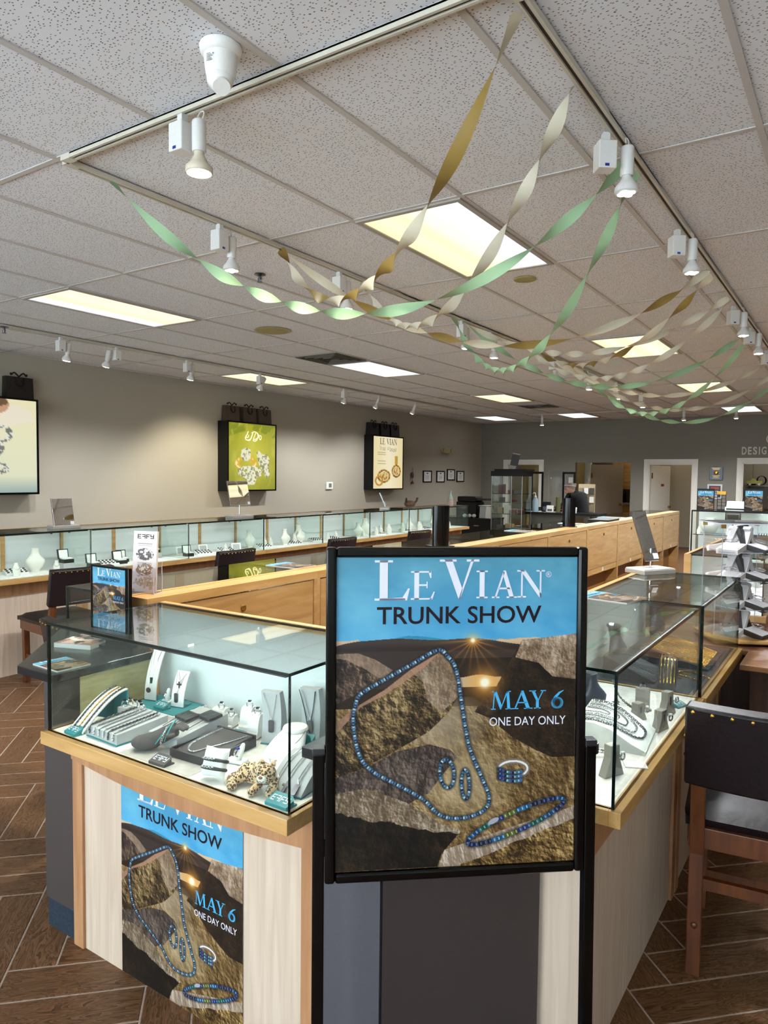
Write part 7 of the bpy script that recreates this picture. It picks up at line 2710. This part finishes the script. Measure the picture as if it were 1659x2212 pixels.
# kitchen corner
kc = thing('wall_cabinet', 'maple kitchen cabinet seen through the wide opening', 'cabinet', (-5.24, YR - .405, 1.27), 0)
MB().box(0, .02, 0, 1.1, .40, .80).build('body', MAPLE, kc)
for k in range(3):
    d = MB().box(.01 + .24 * k, 0, .01, .24 + .24 * k, .02, .79).build('door', MAPLE, kc, bevel=.003)
    MB().box(.05 + .24 * k, -.006, .06, .20 + .24 * k, .0, .74).build('raised_panel', MAPLE_H, d)
    MB().ell((.215 + .24 * k if k % 2 == 0 else .035 + .24 * k, -.018, .08), (.012, .012, .012), 8, 6).build('knob', GOLD, d, True)
kb = thing('base_cabinet', 'maple kitchen counter below the wall cabinet', 'cabinet', (-5.24, YR - .645, 0), 0)
MB().box(0, .02, 0, 1.1, .60, .90).build('body', MAPLE, kb)
MB().box(-.02, 0, .90, 1.12, .62, .94).build('worktop', M('kitchen_worktop', '9a9086', .4), kb)
t = thing('coffee_machine', 'dark coffee machine on the kitchen counter', 'coffee machine', (-5.14, YR - .42, .94), 0)
MB().box(0, 0, 0, .2, .24, .05).build('base', BLACKM, t)
MB().box(0, .14, .05, .2, .24, .26).build('tower', BLACKM, t)
MB().box(0, 0, .22, .2, .14, .30).build('brew_head', CHAR, t)
MB().lathe([(.05, .055), (.065, .10), (.05, .16)], 14, (.1, .06, 0)).build('jug', M('jug_glass', '2b2320', .15), t, True)
# pamphlet rack beside the employee
t = thing('pamphlet_rack', 'beige pamphlet rack with small packs behind the employee', 'rack', (-4.86, 14.5, 0), 0)
BEI = M('beige_card_rack', 'b7a585', .7)
MB().box(0, .02, .80, .34, .05, 1.42).build('back_board', BEI, t)
MB().box(.04, .0, 0, .30, .10, .80).build('stand_column', BEI, t)
MB().box(-.02, -.06, .78, .36, .14, .80).build('stand_shelf', M('rack_shelf', '6b5a44', .6), t)
n = 0
for r_ in range(3):
    for c_ in range(3):
        MB().box(.02 + .11 * c_, -.01, .86 + .18 * r_, .10 + .11 * c_, .02, .98 + .18 * r_).build('pack', (WHITE, GREYSD, M('tan_pack', '8f8068', .6))[(r_ + c_) % 3], t)

# ------------------------------------------------------------------ the employee
def person():
    t = thing('person', 'employee in black with a grey headband bent over the service desk', 'person', (-4.22, 12.86, 0), 0)
    me = bpy.data.meshes.new('body')
    V = [(0, 0, .92), (-.03, -.02, 1.06), (-.07, -.05, 1.18), (-.11, -.09, 1.245), (-.13, -.115, 1.275),      # 0 pelvis 1 waist 2 chest 3 upper chest 4 neck base
         (-.16, -.14, 1.31),                                                                                   # 5 neck top
         (-.03, .10, 1.21), (-.10, .16, 1.04), (-.22, -.02, .985),                                             # 6 right shoulder, elbow, wrist (far)
         (-.16, -.24, 1.20), (-.26, -.33, 1.03), (-.36, -.52, .985),                                           # 9 left shoulder, elbow, wrist (near)
         (.0, .09, .86), (.01, .10, .48), (.0, .11, .09), (.0, -.09, .86), (.01, -.10, .48), (.0, -.11, .09)]  # 12.. legs
    E_ = [(0, 1), (1, 2), (2, 3), (3, 4), (4, 5), (2, 6), (6, 7), (7, 8), (2, 9), (9, 10), (10, 11), (0, 12), (12, 13), (13, 14), (0, 15), (15, 16), (16, 17)]
    Rr = [.16, .155, .165, .12, .062, .052, .085, .055, .036, .085, .055, .036, .095, .07, .045, .095, .07, .045]
    me.from_pydata(V, E_, [])
    o = bpy.data.objects.new('body', me)
    COL.objects.link(o)
    o.parent = t
    me.materials.append(M('black_cloth', '0b0b0d', .85))
    sk = o.modifiers.new('skin', 'SKIN')
    sk.use_smooth_shade = True
    for k, r_ in enumerate(Rr):
        me.skin_vertices[0].data[k].radius = (r_, r_ * (.78 if k < 4 else 1))
    me.skin_vertices[0].data[0].use_root = True
    sd = o.modifiers.new('subdivision', 'SUBSURF')
    sd.levels = sd.render_levels = 2
    SK = M('skin', 'c09078', .55)
    hd = MB().ell((0, 0, 0), (.088, .070, .105), 20, 16)
    hd.ell((-.078, 0, -.045), (.026, .040, .035), 12, 10)
    hd.tube([(-.084, 0, .012), (-.104, 0, -.012), (-.090, 0, -.022)], [.009, .013, .010], 8)
    hd.ell((.005, -.070, -.008), (.018, .008, .024), 10, 8).ell((.005, .070, -.008), (.018, .008, .024), 10, 8)
    M4 = Matrix.Translation((-.185, -.16, 1.345)) @ Matrix.Rotation(R(28), 4, 'Z') @ Matrix.Rotation(R(-16), 4, 'Y')
    o = hd.xf(M4).build('head', SK, t, True)
    rm = o.modifiers.new('remesh', 'REMESH')
    rm.mode = 'VOXEL'
    rm.voxel_size = .008
    rm.use_smooth_shade = True
    hair = MB()
    hair.ell((.018, 0, .026), (.082, .078, .092), 18, 12)
    hair.ell((.095, 0, .045), (.036, .036, .034), 12, 8)
    hair.xf(M4).build('hair', M_noise('grey_blond_hair', '6b5f52', '9a8b76', (1, 6, 1), 30, 4, .6), t, True)
    MB().tube([(.012 + .086 * math.cos(b) - .0, .078 * math.sin(b), .052 + .030 * -math.cos(b)) for b in np.linspace(0, 2 * math.pi, 26)[:-1]], .013, 8, True, sx=1.0).xf(M4).build('headband', M('grey_headband', 'a9a8ab', .7), t, True)
    for s in (-1, 1):
        MB().ell((-.084, s * .028, .012), (.006, .010, .006), 10, 8).xf(M4).build('eye', M('eye_dark', '1c1512', .3), t, True)
    MB().tube([(-.100, -.018, -.048), (-.103, 0, -.046), (-.100, .018, -.048)], .004, 6).xf(M4).build('mouth', M('lip', '9a5a50', .5), t, True)
    for s, (wx, wy, wz), (dx, dy) in ((1, V[8], (-.06, -.06)), (-1, V[11], (-.06, -.05))):
        mb = MB()
        d_ = Vector((dx, dy, -.012)).normalized()
        side = d_.cross(Vector((0, 0, 1))).normalized()
        w0 = Vector((wx, wy, wz))
        mb.tube([w0 - d_ * .02, w0 + d_ * .03, w0 + d_ * .075], [.024, .036, .032], 10, sx=1.0)
        for q, l in enumerate((.055, .066, .062, .048)):
            r0 = w0 + d_ * .075 + side * (.021 - .014 * q)
            mb.tube([r0, r0 + d_ * l * .5 + Vector((0, 0, -.006)), r0 + d_ * l + Vector((0, 0, -.022))], [.0095, .009, .0075], 8)
        r0 = w0 + d_ * .03 + side * (.026 * s)
        mb.tube([r0, r0 + d_ * .03 + side * (.022 * s), r0 + d_ * .055 + side * (.024 * s) + Vector((0, 0, -.012))], [.011, .010, .008], 8)
        mb.build('hand', SK, t, True)
    for y in (.11, -.11):
        MB().rings([(-.05, y, 0, .13, .045), (-.05, y, .03, .13, .046), (-.02, y, .07, .07, .044), (0, y, .10, .05, .045)], 14).build('shoe', BLACKM, t, True)
    return t


person()


# ------------------------------------------------------------------ crepe paper streamers
CR_GOLD = M_twoside('gold_and_cream_crepe', '94793a', 'd6cdb4', .55)
CR_CREAM = M_twoside('cream_crepe', 'd8d2be', 'd3ccb6', .75)
CR_GREEN = M_twoside('green_crepe', '9dbf95', '98b990', .75)


def streamer(label, yr, yl, sag, mat, turns, ph=0.0, hw=.024, xr=-.82, xl=-2.745, z0=None):
    zt = z0 or ZC - .03
    N = max(160, int(turns * 26))
    P = []
    for k in range(N + 1):
        t = k / N
        P.append(Vector((xr + (xl - xr) * t, yr + (yl - yr) * t, zt - 4 * sag * t * (1 - t))))
    vs, fs = [], []
    for k, p in enumerate(P):
        t = k / N
        d = (P[min(k + 1, N)] - P[max(k - 1, 0)]).normalized()
        s = d.cross(Vector((0, 0, 1))).normalized()
        u_ = s.cross(d)
        th = ph + turns * math.pi * (t + .05 * math.sin(9 * t + ph))
        w = s * math.cos(th) + u_ * math.sin(th)
        cw = hw * (1 if 0 < k < N else .6)
        for j in (-1, -.33, .33, 1):
            vs.append(p + w * cw * j + Vector((0, 0, .0)) )
    for k in range(N):
        for j in range(3):
            a = k * 4 + j
            fs.append((a, a + 4, a + 5, a + 1))
    o0 = P[0]
    me = bpy.data.meshes.new('streamer')
    me.from_pydata([v - o0 for v in vs], [], fs)
    me.materials.append(mat)
    me.polygons.foreach_set('use_smooth', [True] * len(fs))
    o = bpy.data.objects.new('paper_streamer', me)
    COL.objects.link(o)
    o.location = o0
    return tag(o, label, 'streamer', 'twisted crepe streamers')


streamer('gold and cream streamer starting nearest the camera on the right track', 1.86, 3.06, .5, CR_GOLD, 9, 2.3)
streamer('cream streamer hanging just behind the nearest gold one', 2.30, 3.85, .5, CR_CREAM, 10, .3)
streamer('long green streamer spanning to the near end of the left track', 2.95, 1.98, .58, CR_GREEN, 9, .5)
streamer('green streamer with the tight curl below the large ceiling panel', 3.06, 5.10, .6, CR_GREEN, 11, 1.1)
streamer('gold streamer of the right pair, the one crossing to the near left', 4.72, 3.05, .49, CR_GOLD, 9, .2)
streamer('gold streamer of the right pair, the one sagging to the far left', 4.84, 6.8, .32, CR_GOLD, 10, .8)
streamer('cream streamer crossing before the warm middle panel', 5.5, 5.25, .32, CR_CREAM, 9, .4)
streamer('cream streamer sagging below the warm middle panel', 5.58, 6.55, .42, CR_CREAM, 10, 1.4)
streamer('green streamer in the middle of the far bunch', 6.72, 5.3, .5, CR_GREEN, 9, .6)
streamer('green streamer dipping before the dark back wall', 6.85, 8.3, .6, CR_GREEN, 10, 1.7)
streamer('cream streamer at the far right edge, upper one', 8.5, 7.05, .40, CR_CREAM, 9, .2)
streamer('cream streamer at the far right edge, lower one', 9.3, 7.8, .48, CR_CREAM, 9, 1.0)
streamer('last green streamer reaching lowest before the back wall', 9.8, 7.9, .6, CR_GREEN, 9, .1)
